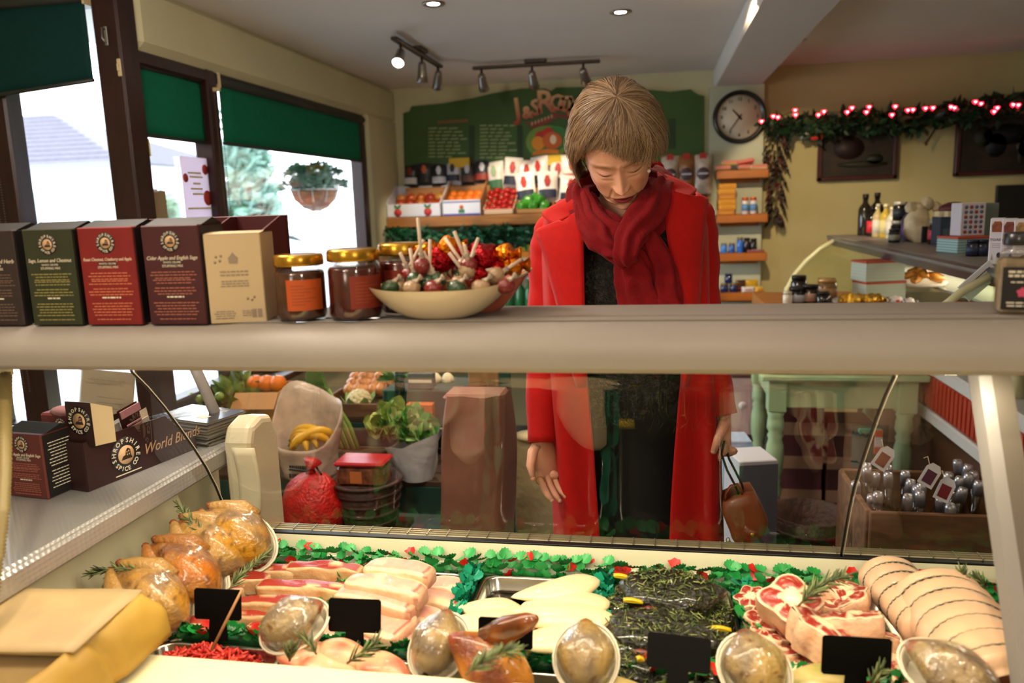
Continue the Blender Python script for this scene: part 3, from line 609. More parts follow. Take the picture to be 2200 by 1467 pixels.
# garland under the shelf
def garland(label, pts, r, n, cols, name='garland', size=.06, sd=1, wire='#1f3320'):
    t = thing(name, label, 'garland', pts[0]); p0 = Vector(pts[0]); P = [Vector(p) - p0 for p in pts]; rn = random.Random(sd)
    MB().tube(P, .006, 5).build('wire', mat('wire' + wire, wire, .8), t)
    for ci, (c, frac) in enumerate(cols):
        mb = MB()
        for k in range(int(n * frac)):
            u = rn.random() * (len(P) - 1); i = min(int(u), len(P) - 2); p = P[i].lerp(P[i + 1], u - i)
            q = Vector((rn.gauss(0, 1), rn.gauss(0, 1), rn.gauss(0, 1))).normalized() * r * rn.random() ** .5
            leaf_mesh(mb, size * rn.uniform(.6, 1.1), size * .45, 2, rn.uniform(-.3, .5), M=T(*(p + q), rn.uniform(-3, 3), rn.uniform(-3, 3), rn.uniform(-3, 3)))
        mb.build('foliage', mat('garland' + c, c, .5, noise=.3, nscale=20), t)['kind'] = 'stuff'
    return t
garland('green fir garland hanging along the front of the oak shelf', [(-1.68, 4.87, 1.36), (-1.3, 4.87, 1.31), (-1.0, 4.87, 1.34), (-.7, 4.87, 1.31), (-.3, 4.87, 1.34), (.1, 4.87, 1.33)], .06, 1500, [('#1c5a38', .6), ('#123c28', .4)], sd=3)
# lower rack
blk = mat('black_metal', '#1a1a1b', .4, .5)
rk = thing('wire_rack', 'black rack of packets under the oak shelf beside the customer', 'rack', (-.85, 4.95, 0))
for x in (-.55, .35):
    for y in (-.14, .14): MB().box(x - .012, x + .012, y - .012, y + .012, 0, 1.20, .002).build('upright', blk, rk)
for z in (.55, .86, 1.10): MB().box(-.56, .36, -.15, .15, z - .012, z, .002).build('shelf_board', blk, rk)
for i, (px, py, y, w_, h, c, n) in enumerate(((1125, 598, 4.86, .10, .13, '#c8761a', 'orange packet on the black rack nearest the coat'), (1090, 600, 4.86, .09, .12, '#c07020', 'orange packet left of the one nearest the coat'), (1128, 545, 4.9, .09, .10, '#c9b818', 'yellow packet high on the black rack'), (1065, 580, 4.88, .13, .12, '#3a2034', 'dark purple packet on the black rack'), (1080, 540, 4.95, .12, .10, '#5a5048', 'grey packet high on the black rack'), (905, 570, 4.9, .12, .12, '#3a3a34', 'dark packet at the left end of the black rack'))):
    p = PY(px, py, y); z = 1.10 if i in (2, 4) else .86 + .0
    if i in (0, 1, 3, 5): z = 1.10
    t = thing('packet', n, 'packet', (p.x, y + (.07 if i in (2, 4) else 0), z)); mb = MB(); mb.box(-w_ / 2, w_ / 2, -.03, .03, 0, h + (.09 if i in (2, 4) else 0), .003).build('carton', mat('pk' + c, c, .5), t); MB().box(-w_ * .35, w_ * .35, -.0315, -.03, h * .3, h * .7).build('printed_panel', mat('pkl' + c, '#b9a58a', .6), t)
for i, px in enumerate((1095, 1118, 1138)):
    p = PY(px, 635, 4.9); t = thing('glass_bottle', '%s green bottle on the lower level of the black rack beside the coat' % ['left', 'middle', 'right'][i], 'bottle', (p.x, 4.9, .86), group='green bottles on the black rack')
    MB().lathe([(0, 0), (.032, 0), (.034, .01), (.034, .11), (.028, .135), (.014, .155), (.013, .19), (0, .19)], 16).build('body', mat('green_bottle', '#2c6a3c', .15), t); MB().lathe([(.0, .19), (.015, .19), (.015, .205), (0, .205)], 12).build('cap', wcard, t)

# three clear bags with red tops, right of the customer's head
for i, px in enumerate((1440, 1475, 1511)):
    p = PY(px, 400, 5.0)
    t = thing('snack_bag', ['clear snack bag with a red top closest to the customer', 'middle clear snack bag with a red top on the back wall', 'rightmost clear snack bag with a red top beside the shelf bracket'][i], 'snack bag', (p.x, 5.06, 1.55), group='clear snack bags with red tops')
    bag_mesh(.105, .235, .025).build('bag', mat('clear_bag' + str(i % 2), ['#b9aa9a', '#8a5c34'][i % 2], .25, noise=.2, nscale=30), t)
    MB().box(-.02, .02, -.012, -.006, .185, .245, .001).build('red_header', mat('header_red', '#b01f1c', .5), t); MB().lathe([(0, 0), (.038, 0), (.038, .002), (0, .002)], 16, M=T(0, -.028, .12, rx=pi / 2)).build('round_label', mat('round_label', '#5f4a50', .5), t)
    MB().box(-.03, .03, -.0315, -.0285, .116, .124).build('label_text', wcard, t)
hk = thing('snack_rail', 'thin rail that carries the clear snack bags and loaf bags', 'rail', (.18, 5.1, 1.50)); MB().box(-.3, .16, -.09, .1, -.02, .04, .004).build('plank', pine, hk); MB().box(-.3, .16, .06, .1, -.2, -.02, .004).build('backboard', pine, hk)
for i, px in enumerate((1455, 1500)):
    p = PY(px, 440, 4.97); t = thing('loaf_bag', ['brown loaf bag hanging behind the coat collar', 'brown loaf bag hanging beside the yellow boxes'][i], 'bag', (p.x, 4.985, 1.345)); bag_mesh(.11, .20, .035).build('bag', mat('loaf_brown', '#4a2f1a', .4, noise=.3, nscale=15), t); MB().box(-.03, .03, -.04, -.034, .07, .12, .001).build('label', mat('loaf_label', '#a88420', .5), t)
# four pine shelves on the pier
pz = []
for i, (z, y) in enumerate(((1.655, 5.0), (1.392, 5.0), (1.16, 5.0), (.918, 5.0))):
    t = thing('pine_shelf', ['orange pine shelf directly below the clock', 'second pine shelf below the clock, with yellow boxes', 'third pine shelf below the clock, with blue jars', 'lowest pine shelf on the pier'][i], 'shelf', (.52, 5.03, z))
    MB().box(-.145, .155, -.09, .09, -.025, .025, .004).build('plank', pineo, t); MB().box(-.11, .12, .06, .089, -.05, -.025, .003).build('cleat', pineo, t)
yb = mat('yellow_carton', '#c98a12', .5); yb2 = mat('orange_carton', '#b06a14', .5)
for i in range(6):
    t = thing('yellow_box', '%s flat yellow box in the stack on the second pine shelf' % ['lowest', 'second lowest', 'third', 'fourth', 'fifth', 'topmost'][i], 'box', (.435 + .004 * (i % 2), 5.0, 1.4175 + i * .031), (0, 0, .04 * (i % 3 - 1)), 'flat yellow boxes')
    MB().box(-.05, .05, -.05, .05, 0, .03, .002).build('carton', yb if i % 3 else yb2, t); MB().box(-.035, .035, -.0512, -.05, .008, .014).build('printed_line', yb2 if i % 3 else yb, t)
def small_jar(label, p, r, h, body, lid, band=None, group=None, name='jar', cat='jar'):
    t = thing(name, label, cat, p, group=group)
    MB().lathe([(0, 0), (r * .92, 0), (r, r * .1), (r, h * .72), (r * .85, h * .8), (r * .82, h * .82), (0, h * .82)], 16).build('glass', mat('jar' + body, body, .15, coat=.5), t)
    MB().lathe([(0, h * .82), (r * .92, h * .82), (r * .92, h * .98), (r * .85, h), (0, h)], 16).build('lid', mat('lid' + lid, lid, .3, .4), t)
    if band: MB().lathe([(r * 1.005, h * .2), (r * 1.02, h * .2), (r * 1.02, h * .6), (r * 1.005, h * .6)], 16).build('label', mat('band' + band, band, .5), t)
    return t
for i, x in enumerate((.545, .592)): small_jar('%s jar with an orange lid and blue label beside the yellow boxes' % ['left', 'right'][i], (x, 4.97, 1.4175), .021, .10, '#c9c0c4', '#c8521c', '#5a86b8')
for i, (x, h, b) in enumerate(((.425, .06, '#3a7ad8'), (.472, .06, '#2c5ab0'), (.52, .095, '#2f6ad0'), (.56, .09, '#241c1c'), (.60, .085, '#1c1818'))): small_jar(['bright blue jar at the left of the third pine shelf', 'blue jar second from the left on the third pine shelf', 'tall blue jar on the third pine shelf', 'black jar on the third pine shelf', 'rightmost black jar on the third pine shelf'][i], (x, 4.98, 1.185), .02, h, b, '#8a7a5a' if i < 3 else '#1a1614')
t = thing('mauve_packet', 'flat mauve packet lying on the third pine shelf', 'packet', (.61, 4.955, 1.185)); MB().box(-.05, .05, -.012, .012, 0, .018, .005).build('wrapper', mat('mauve', '#8a4a4c', .4), t); MB().box(-.02, .02, -.0125, .0125, .0178, .0186).build('label', wcard, t)
for i, (x, z) in enumerate(((.43, .943), (.487, .943), (.455, 1.0))): small_jar(['navy jar at the left of the lowest pine shelf', 'navy jar right of the other on the lowest pine shelf', 'navy jar stacked on top on the lowest pine shelf'][i], (x, 4.98, z), .024, .056, '#1c2456', '#8a7448' if i < 2 else '#1c2456')
for i, (x, c, w_, z, n) in enumerate(((.54, '#4a2a16', .05, .943, 'brown packet leaning on the lowest pine shelf'), (.60, '#c8a020', .05, .943, 'yellow packet at the back of the lowest pine shelf'), (.57, '#c9ccd2', .05, .943, 'white packet lying at the front of the lowest pine shelf'), (.635, '#d0a83a', .03, .943, 'pale yellow packet at the right front of the lowest pine shelf'))):
    t = thing('packet', n, 'packet', (x, 5.03 if i < 2 else 4.96, z), (0, 0, .2)); bag_mesh(w_ * 1.6, .07 if i < 2 else .035, .012).build('wrapper', mat('wrap' + c, c, .35), t); MB().box(-w_ * .4, w_ * .4, -.0135, -.012, .014, .02).build('label', pr_, t)
for i, (x, c, z, n) in enumerate(((.41, '#8a6a48', 1.68, 'brown paper packet on the shelf below the clock'), (.545, '#b0302a', 1.715, 'red and pink box lying on packets below the clock'), (.545, '#9a7a58', 1.68, 'tan packet under the red and pink box'), (.45, '#a89a50', 1.71, 'olive packet lying on the brown paper packet below the clock'), (.62, '#c8b490', 1.68, 'cream packet at the right end below the clock'))):
    t = thing('packet', n, 'packet', (x, 5.0, z), (0, -.15 if i == 1 else 0, .1)); MB().box(-.05, .05, -.03, .03, 0, .03, .008).build('wrapper', mat('wr' + c, c, .4, noise=.15), t); MB().box(-.045, .045, -.0312, -.028, .012, .03, .001).build('label', mat('pink_print', '#c9786a', .4), t)
# wall clock
ck = thing('wall_clock', 'round black-rimmed wall clock with a white face on the pier', 'clock', (.516, 5.12, 2.0)); R = T(rx=pi / 2)
MB().lathe([(.0, 0), (.150, 0), (.158, .01), (.158, .03), (.148, .042), (.136, .040), (.130, .022), (0, .022)], 48, M=R).build('rim', mat('black_rim', '#0c0c0d', .3, coat=.3), ck)
MB().lathe([(0, .0215), (.131, .0215), (.131, .0235), (0, .0235)], 48, M=R).build('face', mat('clock_face', '#d8ccb4', .5), ck)
inkm = mat('black_ink', '#101010', .6)
for k in range(1, 13):
    a = pi / 2 - k * pi / 6; MB().text(str(k), .028, M=T(.106 * cos(a), -.0245, .106 * sin(a)) @ R, depth=.0004, bold=.0008).build('numeral', inkm, ck)
mb = MB()
for k in range(60):
    a = k * pi / 30; mb.box(-.0006, .0006, .122, .128, 0, .0006, M=T(0, -.0238, 0) @ R @ T(rz=a))
mb.build('minute_marks', inkm, ck)
for nm, a, L, w_ in (('hour_hand', 10 * 30 + 18, .062, .006), ('minute_hand', 36 * 6, .10, .004)):
    MB().prism([(-w_, -.02), (w_, -.02), (w_ * .5, L), (-w_ * .5, L)], .0, .0015, M=T(0, -.0255 - (.002 if nm[0] == 'm' else 0), 0) @ R @ T(rz=-radians(a))).build(nm, inkm, ck)
MB().lathe([(0, 0), (.008, 0), (.006, .006), (0, .006)], 14, M=T(0, -.025, 0) @ R).build('hub', inkm, ck)
# ================================================================ right side: wall decorations
dkframe = mat('mahogany_frame', '#3a100e', .4, noise=.2, nscale=10); canv = mat('dark_canvas', '#1d160f', .6, ramp=[(.35, '#120e0b'), (.6, '#2a1c10'), (.8, '#3c2c16')], nscale=6, stretch=(1, 1, 3))
def picture(label, x0, x1, z0, z1, blobs):
    t = thing('framed_painting', label, 'painting', ((x0 + x1) / 2, 5.165, (z0 + z1) / 2)); a, b = (x1 - x0) / 2, (z1 - z0) / 2
    for (p, q, r, s_) in ((-a, a, b - .025, b), (-a, a, -b, -b + .025), (-a, -a + .025, -b, b), (a - .025, a, -b, b)): MB().box(p, q, -.02, .02, r, s_, .004).build('frame_rail', dkframe, t)
    MB().box(-a + .02, a - .02, -.004, .01, -b + .02, b - .02).build('canvas', canv, t)
    for (x, z, rx, rz, h) in blobs: MB().lathe([(0, 0), (rx, 0), (rx, .0015), (0, .0015)], 18, M=T(x, -.004, z, rx=pi / 2), sy=rz / rx).build('painted_shape', mat('pt' + h, h, .6), t)
    return t
picture('dark framed painting under the heart lights, nearer the pier', .99, 1.445, 1.60, 1.945, [(-.05, .02, .09, .07, '#1f0c0b'), (.03, -.08, .15, .02, '#221f14'), (.1, -.05, .05, .03, '#161a10')])
picture('dark framed painting with a black shape and tan ground, right of the other', 1.765, 2.36, 1.60, 1.945, [(-.02, .06, .13, .06, '#060505'), (-.08, .0, .06, .07, '#060505'), (.16, -.01, .13, .09, '#3a2a12'), (.06, -.05, .02, .07, '#2c2010'), (-.15, .05, .05, .06, '#201c10')])
bb = thing('blackboard', 'black board on the wall behind the white toast boxes', 'board', (2.25, 5.18, 1.44)); MB().box(-.24, .3, -.012, .012, -.12, .10, .003).build('panel', mat('board_black', '#0a0b0c', .5), bb); MB().box(-.25, .31, -.018, .018, -.135, -.12, .003).build('ledge', dkframe, bb)
garland('green leaf garland strung high along the right wall', [(.68, 5.04, 1.94), (.95, 5.04, 1.915), (1.25, 5.04, 1.93), (1.5, 5.03, 1.925), (1.75, 5.01, 1.955), (2.1, 5.0, 1.99)], .062, 1100, [('#1f3d22', .6), ('#14261a', .4)], size=.075, sd=8)
# heart string lights
hl = thing('string_lights', 'string of glowing red heart lights along the green wall garland', 'string lights', (1.2, 5.0, 1.96))
hearts = [(1636, 261), (1661, 250), (1671, 252), (1708, 237), (1709, 247), (1758, 247), (1770, 240), (1820, 241), (1830, 232), (1861, 241), (1867, 230), (1916, 247), (1923, 229), (1950, 237), (1961, 236), (1988, 233), (2004, 232), (2042, 230), (2050, 232), (2095, 219), (2107, 223), (2135, 240), (2142, 232), (2176, 225), (2187, 226)]
hp = []
for k in range(16):
    a = 2 * pi * k / 16; hp.append((16 * sin(a) ** 3 / 16, (13 * cos(a) - 5 * cos(2 * a) - 2 * cos(3 * a) - cos(4 * a)) / 16))
hm = mat('heart_lamp', '#ff2038', emit=3.5); hw_ = mat('heart_lamp_core', '#ff9aa0', emit=7); hpts = []
for i, (px, py) in enumerate(hearts):
    p = PY(px, py, 4.965 - .001 * i) - Vector((1.2, 5.0, 1.96)); hpts.append(p)
    b = MB().prism([(x * .014, y * .014) for x, y in hp][::-1], -.006, .006, M=T(p.x, p.y, p.z, rx=pi / 2)).build('heart_bulb', hm, hl)
    MB().prism([(x * .007, y * .007) for x, y in hp][::-1], .0055, .0075, M=T(p.x, p.y, p.z, rx=pi / 2)).build('core', hw_, b)
MB().tube([p + Vector((0, .012, 0)) for p in hpts], .0025, 5).build('wire', mat('dark_wire', '#151a14', .5), hl)
# dried chillies, twig, lantern
dc_ = thing('dried_chilli_string', 'long dark string of dried chillies hanging beside the pine shelves', 'chilli string', (.735, 5.1, 1.98)); rn = random.Random(5)
MB().tube([(0, 0, 0), (.01, 0, -.3), (0, 0, -.62)], .004, 5).build('cord', mat('dark_wire', '#151a14', .5), dc_)
for k in range(110):
    v = rn.random(); a = rn.random() * 6.28; r = .055 * (1 - .5 * v) + .02 * rn.random(); p = Vector((r * cos(a) * .9, -abs(r * sin(a)) * .7, -.62 * v))
    d = Vector((cos(a) * .5, sin(a) * .3, -1)).normalized() * .06
    MB().tube([p, p + d * .5 + Vector((.004, 0, 0)), p + d], [.009, .007, .001], 6).build('chilli', mat(['chilli_dark', 'chilli_red'][k % 4 == 0], ['#1c0c0c', '#4a1214'][k % 4 == 0], .35), dc_)
p = PY(1745, 290, 5.05)
t = thing('lantern_ornament', 'small red and white ornament hanging under the wall garland', 'ornament', p)
MB().box(-.01, .055, -.025, .025, -.03, .015, .006).build('red_bell', mat('ornament_red', '#b8281c', .3), t); MB().sphere((-.045, 0, .0), (.03, .025, .028)).build('white_ball', mat('ornament_white', '#c9c4bc', .4), t); MB().tube([(0, 0, .01), (0, .02, .07)], .002, 5).build('hook', mat('dark_wire', '#151a14', .5), t)
p = PY(2000, 285, 5.08)
t = thing('twig_hook', 'bent twig hook hanging from the wall garland between the two paintings', 'hook', p); MB().tube([(.04, 0, .06), (.01, 0, .0), (-.02, 0, -.05), (-.03, 0, -.06), (-.025, 0, -.07), (-.015, 0, -.06)], [.006, .007, .008, .009, .008, .005], 7).build('twig', mat('twig', '#4a3620', .8), t); MB().tube([(.04, 0, .06), (.04, .02, .065)], .003, 5).build('nail', mat('dull_steel', '#8b8a86'), t)

# ================================================================ second counter along the right
st2 = mat('blue_grey_steel', '#7c8494', .28, .85); g2 = mat('grey_shelf_top', '#7d7872', .45, .2, noise=.05, nscale=8)
c2 = thing('side_display_counter', 'second display counter with a grey top shelf on the right of the shop', 'display counter', (1.2, 3.4, 0))
def c2p(mb, name, m, **k): o = mb.build(name, m, c2, **k); o.matrix_parent_inverse = Matrix.Translation((-1.2, -3.4, 0)); return o
c2p(MB().box(.935, 1.62, 2.2, 4.55, 1.272, 1.30, .006), 'top_shelf', g2)
fv = MB(); fv.add([(.93, 2.2, 1.298), (.93, 4.55, 1.298), (.955, 4.55, 1.245), (.955, 2.2, 1.245), (.975, 2.2, 1.272), (.975, 4.55, 1.272)], [(0, 1, 2, 3), (3, 2, 5, 4), (0, 4, 5, 1), (0, 3, 4), (1, 5, 2)], flat=True); c2p(fv, 'shelf_fascia', st2)
c2p(MB().box(1.13, 1.9, 2.2, 4.55, .03, .80), 'base_cabinet', mat('brown_base', '#5c3a24', .5)); c2p(MB().box(1.09, 1.9, 2.2, 4.55, .79, .845, .008), 'ledge', whitef)
redp = mat('orange_red_panel', '#b8442a', .5); c2p(MB().box(1.10, 1.13, 2.2, 4.55, .655, .79), 'red_panel', redp); c2p(MB().box(1.09, 1.13, 2.2, 4.55, .60, .65, .005), 'white_rail', whitef)
for k in range(58): c2p(MB().box(1.094, 1.10, 2.22 + k * .04, 2.245 + k * .04, .66, .785), 'slat', redp)
c2p(MB().box(1.16, 1.62, 2.2, 4.55, 1.115, 1.125), 'inner_shelf', mat('inner_shelf_glass', '#9aa096', .1)); c2p(MB().box(1.12, 1.66, 2.2, 4.55, .965, .98), 'lower_shelf', st2); c2p(MB().box(1.64, 1.68, 2.2, 4.55, .84, 1.28), 'back_panel', mat('counter_back', '#8f9488', .4))
for y in (2.45, 4.5): c2p(MB().box(1.3, 1.33, y - .015, y + .015, .84, 1.275), 'support', st2)
ga = [(.945, 1.28), (.87, 1.235), (.80, 1.17), (.745, 1.10), (.705, 1.02), (.70, .99)]
for y in (2.42, 4.40):
    c2p(MB().prism(ga + [(1.09, .99), (1.09, 1.28)], -.004, .004, M=Matrix(((1, 0, 0, 0), (0, 0, 1, y), (0, 1, 0, 0), (0, 0, 0, 1)))), 'end_glass', glass_mat('end_glass', (.93, .97, .88), 0, .02, .4))
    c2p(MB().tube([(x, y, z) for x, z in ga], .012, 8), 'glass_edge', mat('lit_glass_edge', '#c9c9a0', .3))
tray = thing('pastry_tray', 'tray of golden pastries under the grey shelf of the second counter', 'tray', (*PY(1978, 592, 3.55).xy, 1.125))
MB().lathe([(0, .002), (.085, .002), (.10, .018), (.104, .018), (.088, 0), (0, 0)], 24).build('dish', mat('pale_dish', '#c9c2b0', .3), tray)
for k in range(9):
    a = k * 2.4; r = .075 * sqrt(k / 9)
    t = thing('pastry', 'golden folded pastry on the tray under the grey shelf', 'pastry', (tray.location.x + r * cos(a), 3.55 + r * sin(a), 1.15 + .012 * (9 - k) / 3), (0, .2, a), 'pastries on the tray')
    MB().grid(lambda u, v: (.045 * (2 * u - 1), .022 * sin(pi * u) * cos(2 * pi * v) + .006 * cos(5 * u), .016 * sin(pi * u) * sin(2 * pi * v)), 8, 8, cv=True).build('crust', mat('pastry_gold', '#c98a34', .35, noise=.3, nscale=30), t); MB().tube([(-.03, .0, .012), (0, .004, .018), (.03, 0, .012)], .004, 5).build('glaze_ridge', mat('pastry_dark', '#8f5a20', .35), t)
p = PY(1952, 632, 3.4)
for k, (dx, dz) in enumerate(((-.05, 0), (0, 0), (.05, 0), (-.02, .05), (.03, .045))):
    c = copy_tree(O, 'orange on the lower shelf of the second counter', (1.22 + dx, 3.4 - abs(dx) * .2, 1.012 + dz * .9), group='oranges in the second counter')
t = thing('price_card', 'white price card clipped to the edge of the second counter glass', 'price card', (.915, 2.43, 1.262), (0, -.75, .1))
MB().box(-.055, .055, -.002, .002, -.03, .03, .001).build('card', wcard, t, rot=(.2, 0, 0)); MB().box(-.02, .01, -.0032, -.002, -.006, .002).build('price_print', inkm, t, rot=(.2, 0, 0)); MB().box(-.045, .045, -.003, -.002, .012, .014).build('text_line', inkm, t, rot=(.2, 0, 0))

# ---- goods on the grey top shelf
def bottle(label, p, r, h, body, cap, band=None, sh=.62):
    t = thing('bottle', label, 'bottle', p)
    MB().lathe([(0, 0), (r * .95, 0), (r, .004), (r, h * sh), (r * .8, h * (sh + .08)), (r * .38, h * (sh + .17)), (r * .36, h * .93), (0, h * .93)], 16).build('body', mat('bt' + body, body, .15, coat=.4), t)
    MB().lathe([(0, h * .88), (r * .45, h * .88), (r * .45, h), (0, h)], 12).build('cap', mat('cap' + cap, cap, .4, .2), t)
    if band: MB().lathe([(r * 1.005, h * .12), (r * 1.02, h * .12), (r * 1.02, h * .52), (r * 1.005, h * .52)], 16).build('label', mat('band' + band, band, .5), t)
def onshelf(px, yb): p = PZ(px, yb, 1.30); 
def SP(px, y): p = PY(px, 490, y); return (p.x, y, 1.30)
bottle('tall dark bottle at the far end of the grey shelf', SP(1857, 4.42), .034, .215, '#1d1a14', '#141312')
bottle('tall dark bottle behind the red-labelled bottle on the grey shelf', SP(1882, 4.47), .034, .22, '#18140f', '#0f0e0d')
bottle('red-labelled bottle beside the far dark bottle', SP(1873, 4.33), .026, .15, '#1a1412', '#141312', '#c8303a')
bottle('white-labelled bottle next to the red-labelled bottle', SP(1885, 4.24), .024, .165, '#b9a878', '#b8b2a0', '#d0ccc0')
bottle('yellow oil bottle among the bottles on the grey shelf', SP(1902, 4.16), .028, .165, '#b8a040', '#c9c2a0', '#c9c08a')
bottle('small pale bottle right of the yellow oil bottle', SP(1915, 4.08), .024, .15, '#c4c0b4', '#d0c8b0', '#c9c9c9')
def SJ(label, px, y, r, h, body, lid, band, z=1.30): p = PY(px, 490, y); small_jar(label, (p.x, y, z), r, h, body, lid, band)
SJ('dark jar with a bright lid, lower of the stacked pair', 1930, 3.92, .033, .09, '#15181c', '#c9c4b0', '#2c3238'); SJ('dark jar stacked upon the other dark jar', 1932, 3.92, .031, .085, '#14161c', '#d0ccc0', '#333a42', 1.391)
SJ('dark jar at the front edge with a bright base', 1922, 3.72, .024, .06, '#1a1e22', '#26262a', '#8f8a78')
bottle('purple-labelled bottle right of the stacked dark jars', SP(1948, 3.82), .024, .15, '#4a4858', '#b9b4a8', '#5c3a70')
wrapm = mat('cream_cloth', '#c9b894', .8, noise=.15, nscale=30)
p = SP(1972, 3.72); t = thing('wrapped_gift', 'cream cloth-wrapped bundle with knotted top on the grey shelf', 'bundle', p)
MB().sphere((0, 0, .075), (.055, .05, .077), 16, 10, wob=.25).build('bundle', wrapm, t)
for k, (dx, dz, r) in enumerate(((-.03, .15, .026), (.03, .165, .03), (.07, .15, .022), (0, .15, .025))): MB().sphere((dx, 0, dz), r, 10, 7, wob=.3, seed=k).build('knot', wrapm, t)
MB().box(.0, .07, -.052, -.045, .0, .07, .01).build('dark_tag', mat('black_ink', '#101010', .6), t)
SJ('jar with a red and white label beside the cloth bundle', 2013, 3.55, .033, .10, '#3a1414', '#9a9488', '#c03a44')
def carton(label, p, w_, d, h, col, edge=None, rz=0, name='box', front=None):
    t = thing(name, label, 'box', p, (0, 0, rz)); MB().box(-w_ / 2, w_ / 2, -d / 2, d / 2, 0, h, .002).build('carton', mat('ct' + col, col, .6), t)
    if edge: MB().box(-w_ / 2 - .001, w_ / 2 + .001, -d / 2 - .001, d / 2 + .001, h - .008, h + .001, .001).build('red_edge', mat('red_edge', '#a8442c', .6), t)
    if front: front(t, w_, d, h)
    return t
carton('dark blue box behind the patterned box on the grey shelf', SP(2044, 3.48), .12, .10, .115, '#2a3444', front=lambda t, w_, d, h: MB().box(-w_ * .4, w_ * .4, -d / 2 - .001, -d / 2, h * .3, h * .6).build('print', mat('print_slate', '#44505e', .5), t))
p = SP(2046, 3.48); t = thing('pudding', 'dark red pudding with a white frilled wrap on the dark blue box', 'pudding', (p[0], p[1], 1.4155)); MB().sphere((0, 0, .028), (.055, .045, .03), 16, 8, wob=.15).build('pudding', mat('pudding_red', '#4a1a18', .5, noise=.5, nscale=40), t)
MB().grid(lambda u, v: ((.06 + .008 * sin(u * 60)) * cos(2 * pi * u), (.05 + .008 * sin(u * 60)) * sin(2 * pi * u), .0 + .022 * v), 60, 2, cu=True).build('frill', wrapm, t)
def stripes(t, w_, d, h):
    for k in range(5): MB().box(-w_ / 2 - .0008, w_ / 2 + .0008, -d / 2 - .0008, d / 2 + .0008, h * (.08 + k * .16), h * (.08 + k * .16) + .003).build('stripe', mat('stripe_white', '#a8b8b4', .6), t)
carton('teal striped box with a red lid edge at the base of the patterned box', SP(2070, 3.05), .115, .12, .058, '#6f9a98', True, .25, front=stripes)
def pattern(t, w_, d, h):
    for i in range(4):
        for j in range(6):
            MB().lathe([(0, 0), (.007, 0), (.007, .001), (0, .001)], 6, M=T((i - 1.5) * w_ * .21, -d / 2, h * (.12 + j * .15), rx=pi / 2)).build('printed_motif', mat(['motif_blue', 'motif_red'][(i + j) % 3 == 0], ['#5a6078', '#8c3a40'][(i + j) % 3 == 0], .6), t)
p = SP(2078, 3.06); carton('white box with a blue and red floral pattern standing on the teal box', (p[0], p[1], 1.3595), .09, .06, .115, '#bcb8c0', None, .25, front=pattern)
p = SP(2104, 3.12); carton('plain grey-green box behind the floral patterned box', (p[0] + .03, p[1] + .06, 1.30), .07, .08, .17, '#5e6a62', None, .2, front=lambda t, w_, d, h: MB().box(-w_ / 2 - .001, -w_ / 2 + .004, -d / 2 - .001, d / 2, 0, h).build('red_edge', mat('red_edge', '#a8442c', .6), t))
for i, px in enumerate((2093, 2113)): SJ('%s navy jar in front of the teal striped box' % ['left', 'right'][i], px, 2.86, .02, .055, '#141a2c', '#22283a', '#2a3450')
for i, (px, y) in enumerate(((2142, 2.56), (2168, 2.50), (2194, 2.44))):
    p = PY(px, 515, y)
    def toast(t, w_, d, h, i=i):
        c = ['#8c4a2c', '#7a3a2c', '#a88458'][i]; mb = MB()
        mb.prism([(-.013, 0), (.013, 0), (.014, .02), (.008, .031), (-.008, .031), (-.014, .02)], 0, .001, M=T(0, -d / 2, h * .7, rx=pi / 2)); mb.build('printed_toast', mat('toast' + c, c, .6, noise=.3, nscale=90), t)
        MB().text('TOAST', .011, M=T(0, -d / 2 - .0004, h * .53, rx=pi / 2)).build('lettering', inkm, t)
        for k in range(3): MB().box(-.011, .011, -d / 2 - .0006, -d / 2, h * (.44 - k * .04), h * (.45 - k * .04)).build('text_line', mat('grey_print', '#8a888c', .6), t)
        MB().sphere((.008, -d / 2, h * .2), (.006, .001, .008), 8, 5).build('printed_fruit', mat('pf' + str(i), ['#20242c', '#5a6078', '#6a3a28'][i], .5), t); MB().prism([(-.012, .01), (-.006, .01), (-.009, .03)], 0, .001, M=T(0, -d / 2, .002, rx=pi / 2)).build('printed_tree', mat('print_tan', '#a89878', .6), t)
    carton('%s tall white toast box on the grey shelf' % ['leftmost', 'middle', 'rightmost'][i], (p.x, y, 1.30), .037, .05, .135, '#d8d4dc', None, -.42, front=toast)

# ================================================================ green table with goods in front of the second counter
mint = mat('mint_paint', '#a3bf94', .45, noise=.05, nscale=10)
tb = thing('green_table', 'mint green painted table with turned legs beyond the counter glass', 'table', (.80, 3.62, 0))
MB().box(-.36, .29, -.33, .33, .765, .79, .006).build('tabletop', mint, tb)
for (a, b, c, d) in ((-.30, .23, -.27, -.25), (-.30, .23, .25, .27), (-.30, -.28, -.27, .27), (.21, .23, -.27, .27)): MB().box(a, b, c, d, .64, .765, .002).build('apron', mint, tb)
lp = [(.0, 0), (.014, 0), (.012, .06), (.016, .16), (.018, .2), (.026, .23), (.032, .27), (.025, .30), (.03, .315), (.024, .33), (.034, .36), (.038, .42), (.036, .47), (.028, .50), (.033, .515), (.026, .53), (.036, .55), (.034, .58), (.03, .60), (.036, .615), (.03, .625), (0, .625)]
for (x, y) in ((-.29, -.26), (.22, -.26), (-.29, .26), (.22, .26)):
    l = MB().lathe(lp, 18, M=T(x, y, 0)).build('leg', mint, tb); MB().box(x - .037, x + .037, y - .037, y + .037, .625, .766, .003).build('leg_block', mint, l)
rc = thing('riser_crate', 'wooden riser crate standing on the mint green table', 'crate', (.80, 3.62, .791))
